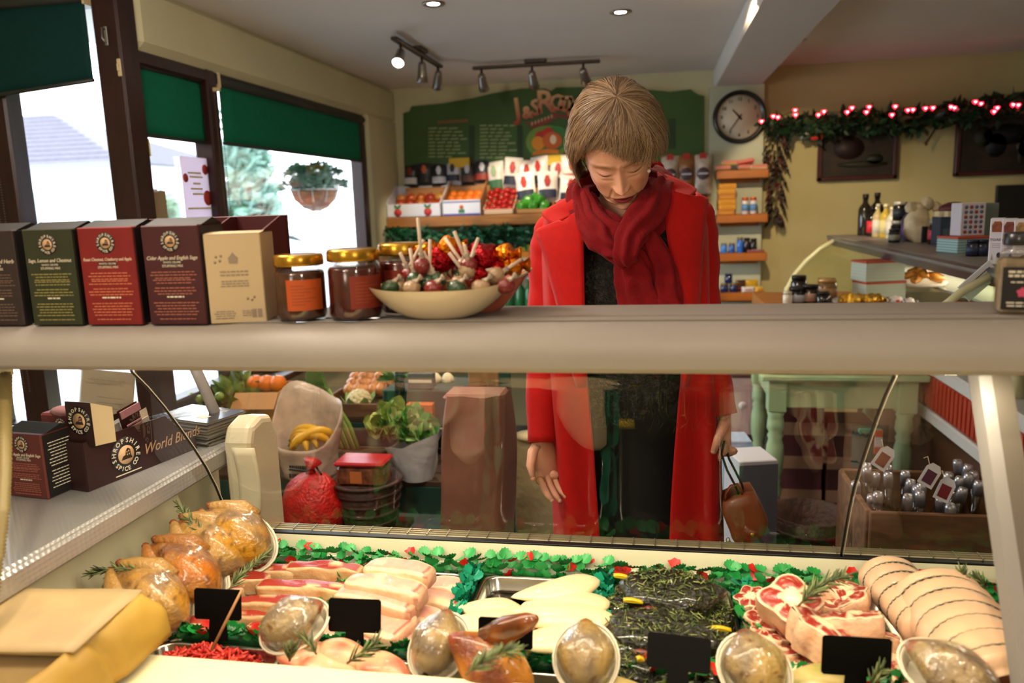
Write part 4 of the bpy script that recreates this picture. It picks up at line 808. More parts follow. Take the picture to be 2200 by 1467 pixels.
for k in range(4): MB().box(-.33, .27, -.30, -.285, .005 + k * .065, .06 + k * .065, .002).build('slat', pine, rc); MB().box(-.33, .27, .285, .30, .005 + k * .065, .06 + k * .065, .002).build('slat', pine, rc)
for x in (-.33, .255): MB().box(x, x + .015, -.285, .285, 0, .26, .002).build('end_board', pine, rc)
MB().box(-.33, .27, -.30, .30, .26, .272, .002).build('top_board', pine, rc)
RZ = 1.0635
def RP(px, y): p = PY(px, 650, y); return (p.x, y, RZ)
carton('lower blue and cream striped box with a red edge on the riser crate', RP(1886, 3.52), .17, .12, .09, '#a8b09c', True, .25, front=stripes)
p = RP(1882, 3.52); carton('upper blue and cream striped box with a red edge on the stack', (p[0], p[1], RZ + .092), .17, .12, .085, '#a8b09c', True, .28, front=stripes)
for i, (px, y, r, h, b, l, bd, n) in enumerate(((1692, 3.42, .02, .06, '#c9c4b4', '#c9c4b4', None, 'small white jar at the left end of the riser crate'), (1712, 3.45, .036, .075, '#16181c', '#1a1a1e', '#9aa0a8', 'black and silver jar at the left of the riser crate'), (1715, 3.60, .034, .11, '#1c1a1a', '#101012', '#2a2a30', 'tall black jar behind the black and silver jar'), (1741, 3.45, .034, .085, '#2a1614', '#141212', '#a88a74', 'dark jar with a cream and red label on the riser crate'), (1775, 3.55, .042, .10, '#7a5a34', '#b08a54', '#8c6a40', 'brown lidded tub on the riser crate'), (1768, 3.40, .03, .06, '#16130f', '#141210', None, 'low black jar before the brown tub'))):
    small_jar(n, RP(px, y), r, h, b, l, bd)
gold = mat('gold_foil', '#d8a83a', .22, .9, bump=.6, bscale=90); silv = mat('silver_foil', '#c9ccd4', .2, .9, bump=.6, bscale=90)
rn = random.Random(9)
for i, (px, y, m, s_, n) in enumerate(((1795, 3.40, silv, .022, 'silver foil sweet left of the gold sweets on the riser'), (1815, 3.40, gold, .03, 'gold foil sweet leftmost on the riser'), (1832, 3.38, gold, .032, 'big gold foil sweet at the middle of the riser'), (1850, 3.42, gold, .03, 'gold foil sweet at the foot of the striped boxes'), (1868, 3.40, gold, .03, 'gold foil sweet second from the right on the riser'), (1884, 3.42, gold, .028, 'rightmost gold foil sweet in front of the striped boxes'), (1925, 3.40, mat('white_foil', '#d0c8c8', .35), .026, 'white wrapped sweet with a red dot on the riser'), (1955, 3.38, mat('white_foil', '#d0c8c8', .35), .02, 'white wrapped sweet at the right end of the riser'))):
    p = RP(px, y); t = thing('foil_sweet', n, 'sweet', (p[0], p[1], RZ + s_ * .8)); MB().sphere((0, 0, 0), (s_, s_, s_ * .85), 12, 8, wob=.35, seed=i).build('wrapper', m, t)
    for q in (-1, 1): MB().grid(lambda u, v: (q * s_ * (.9 + .6 * u), s_ * .6 * (u + .2) * cos(2 * pi * v), s_ * .3 * (u + .2) * sin(2 * pi * v) + .004 * sin(v * 40)), 2, 12, cv=True).build('twist', m, t)
    if 'dot' in n: MB().sphere((0, -s_ * .95, 0), (.008, .003, .008), 8, 5).build('red_dot', pr_, t)
# jars on the white ledge of the second counter, seen right of the post
for i, (x, y, c, l, n) in enumerate(((1.16, 2.32, '#c9a83a', '#d8d0b8', 'yellow jar on the white ledge right of the post'), (1.26, 2.36, '#5a3a22', '#8a7a5a', 'brown jar on the white ledge right of the post'), (1.17, 2.75, '#d0c89a', '#d8d0b0', 'cream jar on the white ledge left of the post'), (1.22, 2.25, '#c9c4b0', '#d8d4c8', 'pale jar nearest the counter end on the white ledge'))): small_jar(n, (x, y, .8455), .032, .10, c, l, None)

# ================================================================ crate of bottles, boxes and baskets on the floor
dkw = mat('brown_crate_wood', '#6a4a30', .7, noise=.3, nscale=6, stretch=(1, 6, 6))
cb = thing('bottle_crate', 'wooden crate full of clear bottles with tags beyond the glass on the right', 'crate', (.76, 2.29, .32), (0, 0, .0))
for s in (-1, 1):
    MB().box(-.19, .21, s * .17 - .008, s * .17 + .008, 0, .36, .003).build('side_board', dkw, cb); MB().box(.01 + s * .20 - .008, .01 + s * .20 + .008, -.162, .162, 0, .36, .003).build('end_board', dkw, cb)
MB().box(-.19, .21, -.17, .17, -.012, 0).build('base_board', dkw, cb); MB().prism([(-.09, 0), (-.05, .014), (.05, .014), (.09, 0), (.05, -.012), (-.05, -.012)], 0, .002, M=T(0.02, -.178, .2, rx=pi / 2)).build('crate_mark', mat('crate_mark', '#a08460', .8), cb)
stl = thing('crate_stool', 'low wooden stool under the bottle crate', 'stool', (.77, 2.29, 0)); MB().box(-.22, .22, -.19, .19, .27, .307, .005).build('seat', dkw, stl)
for x in (-.18, .18):
    for y in (-.15, .15): MB().box(x - .02, x + .02, y - .02, y + .02, 0, .27, .003).build('leg', dkw, stl)
cglass = glass_mat('bottle_glass', (.88, .86, .8), .02, .08, .6); bcap = mat('silver_cap', '#b8b8c0', .3, .7)
bp = thing('clear_bottle', 'clear bottle with a silver cap standing in the wooden crate', 'bottle', (0, 0, 0), group='clear bottles in the crate')
MB().lathe([(0, 0), (.024, 0), (.026, .01), (.026, .20), (.02, .23), (.010, .26), (.010, .33), (0, .33)], 14).build('body', cglass, bp); MB().lathe([(0, .005), (.022, .005), (.023, .17), (0, .17)], 12).build('drink', mat('pale_cordial', '#8a6a48', .3), bp); MB().lathe([(0, .32), (.013, .32), (.014, .35), (.011, .362), (0, .362)], 12).build('cap', bcap, bp)
rn = random.Random(21); k = 0
for j in range(5):
    for i in range(6):
        loc = (.605 + i * .066 + rn.uniform(-.008, .008), 2.165 + j * .062, .34 + rn.uniform(0, .03)); rot = (rn.uniform(-.14, .14), rn.uniform(-.16, .16), 0)
        if k == 0: bp.location = loc; bp.rotation_euler = rot
        else: copy_tree(bp, loc=loc, rot=rot)
        k += 1
for i, (px, py, y, n) in enumerate(((1898, 985, 2.135, 'left brown paper tag hung on the bottles'), (1998, 1022, 2.135, 'middle purple paper tag hung on the bottles'), (2030, 1053, 2.128, 'right maroon paper tag low on the bottles'))):
    p = PY(px, py, y); t = thing('bottle_tag', n, 'tag', p, (-.3, 0, 0)); q = T(rx=pi / 2, rz=0) @ T(rz=[-.6, -.55, -.45][i])
    MB().prism([(-.02, -.03), (.02, -.03), (.02, .02), (.01, .034), (-.01, .034), (-.02, .02)], 0, .0012, M=q).build('card', wcard, t)
    MB().box(-.013, .013, -.022, .014, .0012, .0018, M=q).build('printed_panel', mat('tagprint' + str(i), ['#8a4a38', '#5a2a44', '#7a2030'][i], .6), t); MB().tube([(0, -.001, .03), (.006, .03, .05), (.01, .075, .045)], .0012, 5).build('string', wrapm, t)
def floor_box(label, px, py, y, w_, d, h, c1, c2_, z=None, rz=0, name='box'):
    p = PY(px, py, y); t = thing(name, label, 'box', (p.x, y, z if z is not None else 0), (0, 0, rz)); MB().box(-w_ / 2, w_ / 2, -d / 2, d / 2, 0, h, .003).build('carton', mat('fb' + c1, c1, .7), t)
    MB().box(-w_ / 2 - .001, w_ / 2 + .001, -d / 2 - .001, -d / 2, h * .5, h * .98).build('printed_band', mat('fb' + c2_, c2_, .7), t); MB().lathe([(0, 0), (.02, 0), (.02, .001), (0, .001)], 14, M=T(-w_ * .15, -d / 2 - .001, h * .75, rx=pi / 2)).build('printed_disc', wcard, t); return t
floor_box('white carton with a dark grey band behind the brown handbag', 1612, 990, 2.65, .13, .15, .66, '#b9bcc8', '#5a6070', rz=.25)
floor_box('pale blue carton beside the banded carton behind the handbag', 1578, 960, 2.85, .10, .12, .66, '#8aa4c0', '#9ab4d0', rz=.1)
floor_box('brown striped display box left of the first turned table leg', 1600, 900, 4.15, .16, .2, .62, '#4a2a26', '#b9a4a8')
for k, (x, z, h, c, n) in enumerate(((.66, .3, .36, '#5a3034', 'maroon and tan layered carton under the green table'), (.88, 0, .5, '#4a2824', 'dark maroon carton under the right half of the green table'))):
    t = thing('carton', n, 'box', (x, 3.72, 0)); MB().box(-.10, .10, -.1, .1, 0, h + z, .004).build('carton', mat('fb' + c, c, .7), t)
    for q in range(3): MB().box(-.101, .101, -.1012, -.1, .12 + q * .16, .18 + q * .16).build('tan_band', mat('tan_band', '#9c7860', .7), t)
wk = mat('dark_wicker', '#3a2016', .6, noise=.3, nscale=30, bump=.5, bscale=60)
for i, (x, y, r, h, n) in enumerate(((.54, 2.75, .13, .42, 'dark round wicker basket with pale discs left of the crate'), (.36, 3.0, .12, .36, 'dark round wicker basket behind the handbag'))):
    t = thing('wicker_basket', n, 'basket', (x, y, 0)); MB().lathe([(0, 0), (r * .8, 0), (r, h * .4), (r * 1.05, h), (r * .98, h), (r * .9, h * .4), (0, .02)], 24).build('weave', wk, t)
    for q in range(5): MB().tube([((r * (.8 + .5 * q / 10) + .012) * cos(a * pi / 12), (r * (.8 + .5 * q / 10) + .012) * sin(a * pi / 12), .04 + h * .2 * q) for a in range(25)], .008, 5).build('hoop', wk, t)
    for q in range(6): a = -pi / 2 + (q - 2.5) * .45; MB().lathe([(0, 0), (.022, 0), (.022, .003), (0, .003)], 12, M=T((r * 1.03) * cos(a), r * 1.03 * sin(a), h * (.5 + .12 * (q % 2)), rx=pi / 2, rz=0)).build('pale_disc', mat('pale_disc', '#a08a78', .6), t)
bag2 = thing('orange_tag_bag', 'dark green bag with an orange and white tag under the green table', 'bag', (.86, 3.25, 0)); bag_mesh(.14, .60, .06).build('bag', mat('dark_green_bag', '#12302a', .5), bag2)
MB().box(-.002, .028, -.075, -.07, .50, .60, .002).build('orange_tag', mat('orange_tag', '#c8603a', .5), bag2); MB().box(-.001, .027, -.0765, -.075, .53, .57).build('white_panel', wcard, bag2); MB().box(-.06, .03, -.068, -.05, .58, .60, .004).build('teal_clip', mat('teal_clip', '#1f8a74', .4), bag2)
# ================================================================ goods on the counter shelf
ZS = 1.3607
def circ_text(mb, txt, r, size, M, a0, da, bottom=False):
    for i, ch in enumerate(txt):
        a = a0 + da * i
        if ch == ' ': continue
        rz = a - pi / 2 if not bottom else a + pi / 2
        mb.text(ch, size, M=M @ T(r * cos(a), r * sin(a), 0, rz=rz), depth=.0002, bold=size * .015)
lcream = mat('cream_print', '#c9a27a', .5); lpale = mat('pale_print', '#d8cdb8', .5); lblack = mat('badge_black', '#15100e', .5)
def badge(M, r, par, lit=lpale):
    """round badge: ring of lettering around a small castle tower"""
    b = MB().lathe([(0, 0), (r, 0), (r, .0004), (0, .0004)], 28, M=M).build('badge', lblack, par)
    mb = MB(); M2 = M @ T(0, 0, .0005); circ_text(mb, 'SHROPSHIRE', r * .79, r * .36, M2, radians(192), -radians(204 / 9)); circ_text(mb, 'SPICE CO', r * .79, r * .34, M2, radians(216), radians(108 / 7), True)
    mb.build('lettering', lit, b)
    mb = MB(); mb.lathe([(0, .0004), (r * .52, .0004), (r * .52, .0007), (0, .0007)], 24, M=M); mb.build('moon', lcream, b)
    k = r * .5; MB().prism([(-.7 * k, -.5 * k), (.75 * k, -.5 * k), (.6 * k, -.1 * k), (.55 * k, .5 * k), (.25 * k, .72 * k), (-.02 * k, .45 * k), (-.1 * k, 0), (-.45 * k, -.1 * k)], .0007, .001, M=M).build('tower', mat('tower_print', '#2c2018', .5), b)
    mb = MB()
    for (x, y) in ((.1, .3), (.35, .35), (.12, 0), (.38, .0)): mb.box((x - .06) * k, (x + .06) * k, (y - .09) * k, (y + .09) * k, .001, .0013, M=M)
    mb.build('tower_window', lcream, b)
    return b
def lines(mb, M, cx, y, w_, n, dy, h, rn):
    for k in range(n):
        ww = w_ * rn.uniform(.75, 1); x = cx - ww / 2
        while x < cx + ww / 2 - .002: l = min(rn.uniform(.003, .009), cx + ww / 2 - x); mb.box(x, x + l, y - k * dy - h / 2, y - k * dy + h / 2, 0, .0003, M=M); x += l + .0014
def mix_box(label, x0, x1, col, title, y=1.04, h=.146, d=.068, z=ZS, rz=0, par_lab=None, tcol=lcream, name='stuffing_box'):
    w_ = x1 - x0; t = thing(name, label, 'box', ((x0 + x1) / 2, y, z), (0, 0, rz)); m = mat('mx' + col, col, .55, noise=.06, nscale=40)
    mb = MB(); mb.box(-w_ / 2, w_ / 2, 0, d, 0, h, .0015); mb.build('carton', m, t)
    MB().box(w_ / 2 - .0002, w_ / 2 + .0012, .004, d - .002, .002, h - .002).build('black_side', mat('carton_black', '#120e0e', .5), t)
    MB().add([(-w_ / 2, .01, h), (w_ / 2, .01, h), (w_ / 2, d * .6, h + .010), (-w_ / 2, d * .6, h + .010), (w_ / 2, d, h), (-w_ / 2, d, h)], [(0, 1, 2, 3), (3, 2, 4, 5), (1, 4, 2), (0, 3, 5)], flat=True).build('top_flap', mat('carton_black', '#120e0e', .5), t)
    F = T(0, -.0002, 0, rx=pi / 2); badge(F @ T(0, h * .84, 0), .0155, t)
    mb = MB(); mb.text(title, .0092, M=F @ T(0, h * .675, 0), depth=.0002, shear=.25, maxw=w_ * .88); mb.build('title_lettering', lpale, t)
    pl = MB().box(-.015, .015, h * .615, h * .648, 0, .0004, M=F).build('title_plate', lblack, t)
    mb = MB(); mb.text('WHITE CRUMB', .0042, M=F @ T(0, h * .631, .0006), depth=.0001); mb.text('STUFFING MIX', .0052, M=F @ T(0, h * .595, 0), depth=.0001); mb.build('small_lettering', lpale, t)
    rn = random.Random(len(label)); mb = MB()
    for (yy, n) in ((.535, 3), (.455, 2), (.375, 3), (.225, 5), (.06, 1)): lines(mb, F, 0, h * yy, w_ * .82, n, h * .03, .0016, rn)
    mb.build('text_line', tcol, t)['kind'] = 'stuff'; mb = MB(); lines(mb, F, 0, h * .285, w_ * .35, 1, 0, .0022, rn); mb.build('text_line', lpale, t)
    return t
mix_box('brown stuffing mix carton cut by the left edge of the picture', -1.035, -.953, '#2e2120', 'Wild Garlic and Herb', tcol=mat('print_brown', '#6a5448', .5))
mix_box('olive green stuffing mix carton on the counter shelf', -.937, -.853, '#2a2e18', 'Sage, Lemon and Chestnut', tcol=mat('print_olive', '#8a8248', .5))
mix_box('bright red stuffing mix carton on the counter shelf', -.843, -.752, '#741412', 'Roast Chestnut, Cranberry and Apple', tcol=mat('print_salmon', '#c06a4c', .5))
mix_box('maroon stuffing mix carton on the counter shelf beside the cream box', -.738, -.646, '#3e1216', 'Cider Apple and English Sage', tcol=mat('print_rose', '#9a5a4a', .5))
# cardboard display tray behind
mar = mat('maroon_card', '#4a1216', .55)
t = thing('display_tray', 'maroon cardboard display tray with dividers behind the stuffing cartons', 'tray', (-.74, 1.17, ZS))
MB().box(-.13, .15, .04, .044, 0, .155, .001).build('back_panel', mar, t); MB().box(-.13, .15, -.05, .045, 0, .003).build('base', mar, t)
for x in (-.13, -.035, .06, .147): MB().prism([(-.05, 0), (.04, 0), (.04, .154), (.02, .154), (-.05, .13)], -.0015, .0015, M=Matrix(((0, 0, 1, x), (1, 0, 0, 0), (0, 1, 0, 0), (0, 0, 0, 1)))).build('divider', mar, t)
# cream box
t = thing('cream_box', 'plain cream carton with small grey print between the maroon carton and the jars', 'box', (-.642, 1.044, ZS), (0, 0, .25)); crm = mat('cream_carton', '#b8a27e', .6); gp_ = mat('grey_brown_print', '#8a7a68', .6)
MB().box(0, .081, 0, .082, 0, .131, .0012).build('carton', crm, t); F = T(.04, -.0003, 0, rx=pi / 2)
MB().add([(0, 0, .131), (.081, 0, .131), (.081, .082, .131), (0, .082, .131), (.081, .03, .134), (0, .03, .134)], [(0, 1, 4, 5), (5, 4, 2, 3)], flat=True).build('top_flap', crm, t)
mb = MB(); rn = random.Random(8)
lines(mb, F, 0, .076, .05, 2, .005, .002, rn); lines(mb, F, 0, .062, .05, 3, .0036, .0016, rn); lines(mb, F, -.018, .018, .032, 4, .0034, .0012, rn); lines(mb, F, .014, .018, .016, 3, .0034, .0012, rn)
mb.prism([(-.006, .088), (.006, .088), (.007, .096), (.003, .1), (0, .104), (-.003, .1), (-.007, .096)], 0, .0003, M=F)
for (x, y) in ((-.024, .098), (-.019, .092), (-.026, .09), (-.017, .099), (.016, .036), (.022, .034), (.026, .038)): mb.lathe([(0, 0), (.002, 0), (.002, .0003), (0, .0003)], 7, M=F @ T(x, y, 0))
for x in (.024, .032): mb.box(x - .003, x + .003, .008, .02, 0, .0003, M=F)
mb.build('grey_print', gp_, t)
# jars
jg = glass_mat('jar_glass', (.96, .95, .92), .01, .05, .5); lidg = mat('gold_lid', '#b8892c', .25, .85)
def jam_jar(label, x, y, body, lab, h=.098, r=.037, lrot=0, top=None):
    t = thing('jam_jar', label, 'jar', (x, y, ZS), (0, 0, lrot)); hb = h * .83
    MB().lathe([(0, .001), (r * .9, .001), (r, .008), (r, hb * .86), (r * .96, hb * .92), (r * .86, hb * .97), (r * .85, hb)], 32).build('glass', jg, t)
    MB().lathe([(0, .004), (r * .88, .004), (r * .965, .010), (r * .965, hb * .85), (r * .9, hb * .9), (0, hb * .9)], 28).build('preserve', mat('preserve' + body, body, .18, spec=.6, noise=.25, nscale=60), t)
    l = MB().lathe([(r * .86, hb), (r * .97, hb), (r * .985, hb + .003), (r * .975, h - .004), (r * .93, h - .0005), (r * .86, h), (r * .7, h - .001), (0, h - .001)], 36).build('lid', lidg, t)
    mb = MB(); rr = r * 1.006; mb.grid(lambda u, v: (rr * sin(-.75 + u * 1.5), -rr * cos(-.75 + u * 1.5), hb * (.22 + .55 * v)), 14, 3); lb = mb.build('label', mat('jl' + lab, lab, .55), t)
    mb = MB(); rn = random.Random(3)
    for k in range(7):
        a0 = -.55; rr2 = rr * 1.004
        mb.grid(lambda u, v: (rr2 * sin(a0 + u * (.5 + .5 * ((k * 7) % 3) / 2)), -rr2 * cos(a0 + u * (.5 + .5 * ((k * 7) % 3) / 2)), hb * (.32 + .055 * k + .016 * v)), 6, 1)
    mb.build('label_print', mat('jlp' + lab, '#8a3c14', .55), lb); return t
jam_jar('amber chutney jar with an orange label next to the cream box', -.515, 1.082, '#4a2408', '#b04a14', lrot=.62)
jam_jar('dark red jam jar in front, between the amber jar and the sweet bowl', -.432, 1.086, '#4a0c08', '#7a2410', h=.104, r=.0385, lrot=.95)
jam_jar('red jam jar half hidden behind the front red jar', -.377, 1.148, '#56100a', '#7a1c10', h=.108, r=.037, lrot=.2)
jam_jar('amber jar hidden behind the first amber jar', -.462, 1.175, '#4a2408', '#b04a14', lrot=.5)
# the bowl of lollipops and sweets
bowlm = mat('glazed_stoneware', '#cbb896', .18, coat=.5, noise=.05, nscale=10)
bc = PZ(958, 688, ZS)
bw = thing('sweet_bowl', 'cream boat-shaped glazed bowl of lollipops and foil sweets on the shelf', 'bowl', (bc.x - .014, bc.y + .03, ZS), (0, 0, .10))
bw.scale = (1.06,) * 3
def bowlf(u, v, off=0):
    a = 2 * pi * u; s_ = v ** .75; L, W = .032 + .073 * s_, .024 + .032 * s_
    x, y = L * cos(a), W * sin(a); z = .042 * v ** 1.5 + .012 * v * cos(a) ** 4 * (1.1 if cos(a) > 0 else .6)
    n_ = 1 - off / (L + .001); return (x * n_, y * n_, z + off * .8)
mb = MB(); mb.grid(lambda u, v: bowlf(u, v), 48, 10, cu=True); mb.grid(lambda u, v: bowlf(u, 1 - v, .004 - .004 * (v < .05)), 48, 10, cu=True)
mb.lathe([(0, .0), (.03, 0), (.032, .002), (0, .006)], 24, sy=.75); mb.build('bowl', bowlm, bw)
d2 = thing('coral_dish', 'coral-sided dish just behind the sweet bowl', 'bowl', (bc.x + .028, bc.y + .098, ZS), (0, 0, .2))
mb = MB(); mb.grid(lambda u, v: ((.03 + .05 * v) * cos(2 * pi * u), (.022 + .026 * v) * sin(2 * pi * u), .05 * v ** 1.3 + .012 * v * cos(2 * pi * u) ** 4), 32, 7, cu=True); mb.lathe([(0, 0), (.03, 0), (.03, .001), (0, .003)], 16, sy=.75); mb.build('dish', mat('coral_glaze', '#c0644c', .25, coat=.4), d2)
MB().tube([((.081) * cos(a * pi / 20), .049 * sin(a * pi / 20), .05 + .012 * cos(a * pi / 20) ** 4) for a in range(41)], .0022, 6).build('rim', bowlm, d2)
stick = mat('paper_stick', '#cbb6a0', .6); cello = mat('cellophane', '#b9a48c', .12, spec=.8, noise=.3, nscale=80, bump=.6, bscale=200)
cand = [mat('candy_red', '#7a1c18', .1, coat=.6, bump=.4, bscale=150), mat('candy_green', '#2c4a2c', .1, coat=.6, bump=.4, bscale=150), mat('candy_cream', '#a88a68', .1, coat=.6, bump=.4, bscale=150)]
lol = [((898, 468), (906, 560)), ((924, 514), (923, 596)), ((911, 515), (862, 604)), ((860, 543), (876, 580)), ((881, 533), (890, 590)), ((956, 511), (998, 572)), ((976, 497), (1004, 566)), ((1028, 511), (1000, 585)), ((1020, 538), (990, 600)), ((965, 543), (1000, 590)), ((1066, 577), (1012, 588)), ((1120, 557), (1076, 586)), ((998, 526), (1006, 560)), ((909, 540), (935, 592))]
for i, (a, b) in enumerate(lol):
    yb = bc.y + .02 + .004 * (i % 4); B_ = PY(*b, yb); A_ = PY(*a, yb + .012 * ((i % 3) - 1))
    if B_.z < ZS + .034: B_.z = ZS + .034
    d = (B_ - A_).normalized(); hd = B_ + d * .008
    if hd.z < ZS + .03: hd.z = ZS + .03
    t = thing('lollipop', ['lollipop with the tallest upright stick in the sweet bowl', 'lollipop with an upright stick just right of the tallest', 'lollipop leaning right over the left side of the sweet bowl', 'leftmost lollipop with its stick tipped left', 'lollipop with a bent pale stick at the left of the bowl', 'lollipop tipped left at the middle of the bowl', 'lollipop with the highest stick in the middle cluster', 'lollipop tipped right in the middle cluster', 'lower lollipop tipped right in the middle cluster', 'low lollipop tipped left in the middle cluster', 'lollipop with a nearly level stick pointing right', 'rightmost lollipop whose stick points right over the gold sweets', 'lollipop with a short upright stick behind the middle cluster', 'short lollipop leaning left beside the tallest stick'][i], 'lollipop', hd, group=None)
    MB().tube([A_ - hd, B_ - hd + d * .006], .0026, 9).build('stick', stick, t); MB().sphere((0, 0, 0), .013, 12, 8, wob=.12, seed=i).build('candy', cand[i % 3], t)
    MB().tube([-d * .005, -d * .014, -d * .020], [.009, .0032, .0046], 9).build('wrapper_twist', cello, t)
rn = random.Random(4)
for i in range(6):
    t = thing('lollipop', 'stickless wrapped lollipop, %s along the front rim of the bowl' % ['first from the left', 'second', 'third', 'fourth', 'fifth', 'last at the right'][i], 'lollipop', (bc.x - .085 + i * .034, bc.y + .02 - .018 * sin(pi * (i + .5) / 6), ZS + .046))
    MB().sphere((0, 0, 0), (.014, .012, .011), 12, 8, wob=.2, seed=i + 20).build('candy', cand[(i + 1) % 3], t); MB().tube([(.005, 0, .007), (.011, .002, .012), (.016, .0, .016)], [.006, .0025, .005], 8).build('wrapper_twist', cello, t)
rf_ = mat('red_foil', '#9a0c14', .2, .85, bump=.7, bscale=120); of_ = mat('orange_foil', '#d8780c', .2, .85, bump=.7, bscale=120)
fs_ = [(915, 540, of_, .016, 'orange foil sweet at the left back of the bowl'), (965, 530, of_, .018, 'gold and orange foil sweet at the top of the pile'), (948, 560, rf_, .024, 'red foil sweet at the left of the pile'), (1040, 555, rf_, .028, 'biggest red foil sweet right of the sticks'), (1065, 575, rf_, .020, 'red foil sweet below the biggest red one'), (1085, 545, of_, .016, 'orange foil sweet behind the biggest red one'), (1100, 570, of_, .018, 'rightmost gold foil sweet over the rim'), (985, 545, rf_, .016, 'red foil sweet behind the middle sticks'), (1030, 590, rf_, .016, 'red foil sweet low at the right front'), (940, 585, cand[2], .016, 'brown sweet low in the middle of the bowl'), (870, 585, rf_, .012, 'small red foil sweet at the left end')]
for i, (px, py, m, s_, n) in enumerate(fs_):
    p = PY(px, py, bc.y + .055 if i != 8 else bc.y + .03); p.z = max(p.z, ZS + .03)
    t = thing('foil_sweet', n, 'sweet', p); MB().sphere((0, 0, 0), (s_, s_ * .8, s_ * .85), 14, 9, wob=.4, seed=i).build('wrapper', m, t)
    for q in (-1, 1): MB().grid(lambda u, v: (q * s_ * (.85 + .6 * u), s_ * .5 * (u + .25) * cos(2 * pi * v), s_ * .45 * (u + .25) * sin(2 * pi * v) + .003 * sin(v * 44)), 2, 12, cv=True).build('twist', m, t)
# two jars of spice at the right end
for i, (x, y) in enumerate(((.462, 1.10), (.505, 1.045))):
    t = thing('spice_jar', ['square spice jar with a black label, left one at the right end of the shelf', 'square spice jar with a black label cut by the right edge of the picture'][i], 'jar', (x, y, ZS), (0, 0, -.25))
    MB().box(-.024, .024, -.024, .024, 0, .072, .005).build('contents', mat('beige_spice', '#8c7a60', .6, noise=.2, nscale=60), t)
    gl = MB(); gl.box(-.026, .026, -.026, .026, .0005, .076, .006); gl.lathe([(.025, .076), (.018, .083), (.0165, .09)], 18); gl.build('glass', jg, t)
    MB().lathe([(.0, .088), (.021, .088), (.0215, .09), (.0215, .102), (.02, .104), (0, .104)], 24).build('lid', mat('black_lid', '#101114', .3, coat=.3), t)
    lb = MB().box(-.0225, .0225, -.0275, -.0262, .008, .062, .0004).build('label', lblack, t)
    mb = MB(); rn = random.Random(i); lines(mb, T(0, -.0277, 0, rx=pi / 2), 0, .056, .034, 2, .005, .0028, rn); lines(mb, T(0, -.0277, 0, rx=pi / 2), 0, .043, .03, 1, .005, .0016, rn); lines(mb, T(0, -.0277, 0, rx=pi / 2), 0, .017, .034, 2, .004, .0018, rn); mb.build('label_print', lpale, lb)['kind'] = 'stuff'
    mb = MB()
    for k in range(5): mb.prism([(0, 0), (.003, .004), (0, .007), (-.003, .004)], 0, .0004, M=T(0, -.0277, .03, rx=pi / 2) @ T(rz=k * 1.2566))
    mb.build('pink_star', mat('pink_print2', '#c8486a', .5), lb)

# ================================================================ side counter with the spice display
stx = mat('patterned_steel', '#b4b2b0', .28, .55)
nt = stx.node_tree; tc = nt.nodes.new('ShaderNodeTexCoord'); mp = nt.nodes.new('ShaderNodeMapping'); mp.inputs['Rotation'].default_value = (0, 0, .785); nt.links.new(tc.outputs['Object'], mp.inputs[0])
ck_ = nt.nodes.new('ShaderNodeTexVoronoi'); ck_.inputs['Scale'].default_value = 130; ck_.inputs['Randomness'].default_value = .0; nt.links.new(mp.outputs[0], ck_.inputs['Vector']); bp_ = nt.nodes.new('ShaderNodeBump'); bp_.inputs['Strength'].default_value = .6; bp_.inputs['Distance'].default_value = .002; nt.links.new(ck_.outputs[0], bp_.inputs['Height']); nt.links.new(bp_.outputs[0], nt.nodes['Principled BSDF'].inputs['Normal'])
sc = thing('side_counter', 'low side counter with a patterned steel top left of the display', 'counter', (-1.3, 1.2, 0))
def scp(mb, name, m, **k): o = mb.build(name, m, sc, **k); o.matrix_parent_inverse = Matrix.Translation((1.3, -1.2, 0)); return o
scp(MB().box(-1.62, -.912, .45, 1.60, 1.015, 1.03, .004), 'steel_top', stx); scp(MB().box(-.925, -.907, .45, 1.60, .985, 1.026, .006), 'steel_edge', stx); scp(MB().box(-1.60, -.99, .47, 1.58, .02, 1.014), 'cabinet', cream)
ep = MB(); ep.prism([(1.468, .40), (1.60, .40), (1.60, 1.03), (1.575, 1.075), (1.53, 1.085), (1.485, 1.075), (1.468, 1.04)], -.906, -.842, M=Matrix(((0, 0, 1, 0), (1, 0, 0, 0), (0, 1, 0, 0), (0, 0, 0, 1)))); e_ = scp(ep, 'end_moulding', cream); b_ = e_.modifiers.new('round', 'BEVEL'); b_.width = .016; b_.segments = 3; b_.limit_method = 'ANGLE'; b_.angle_limit = radians(50)
e2 = scp(MB().grid(lambda u, v: (-.884 + .05 * u + .01 * sin(3 * v), 1.464, .86 + .17 * v), 6, 10), 'moulding_panel', cream); e2.modifiers.new('t', 'SOLIDIFY').thickness = .006
scp(MB().tube([(-1.06, 1.56, 1.32), (-.975, 1.56, 1.09), (-.955, 1.56, 1.03)], .016, 8, flatten=.6), 'strut', greylt)
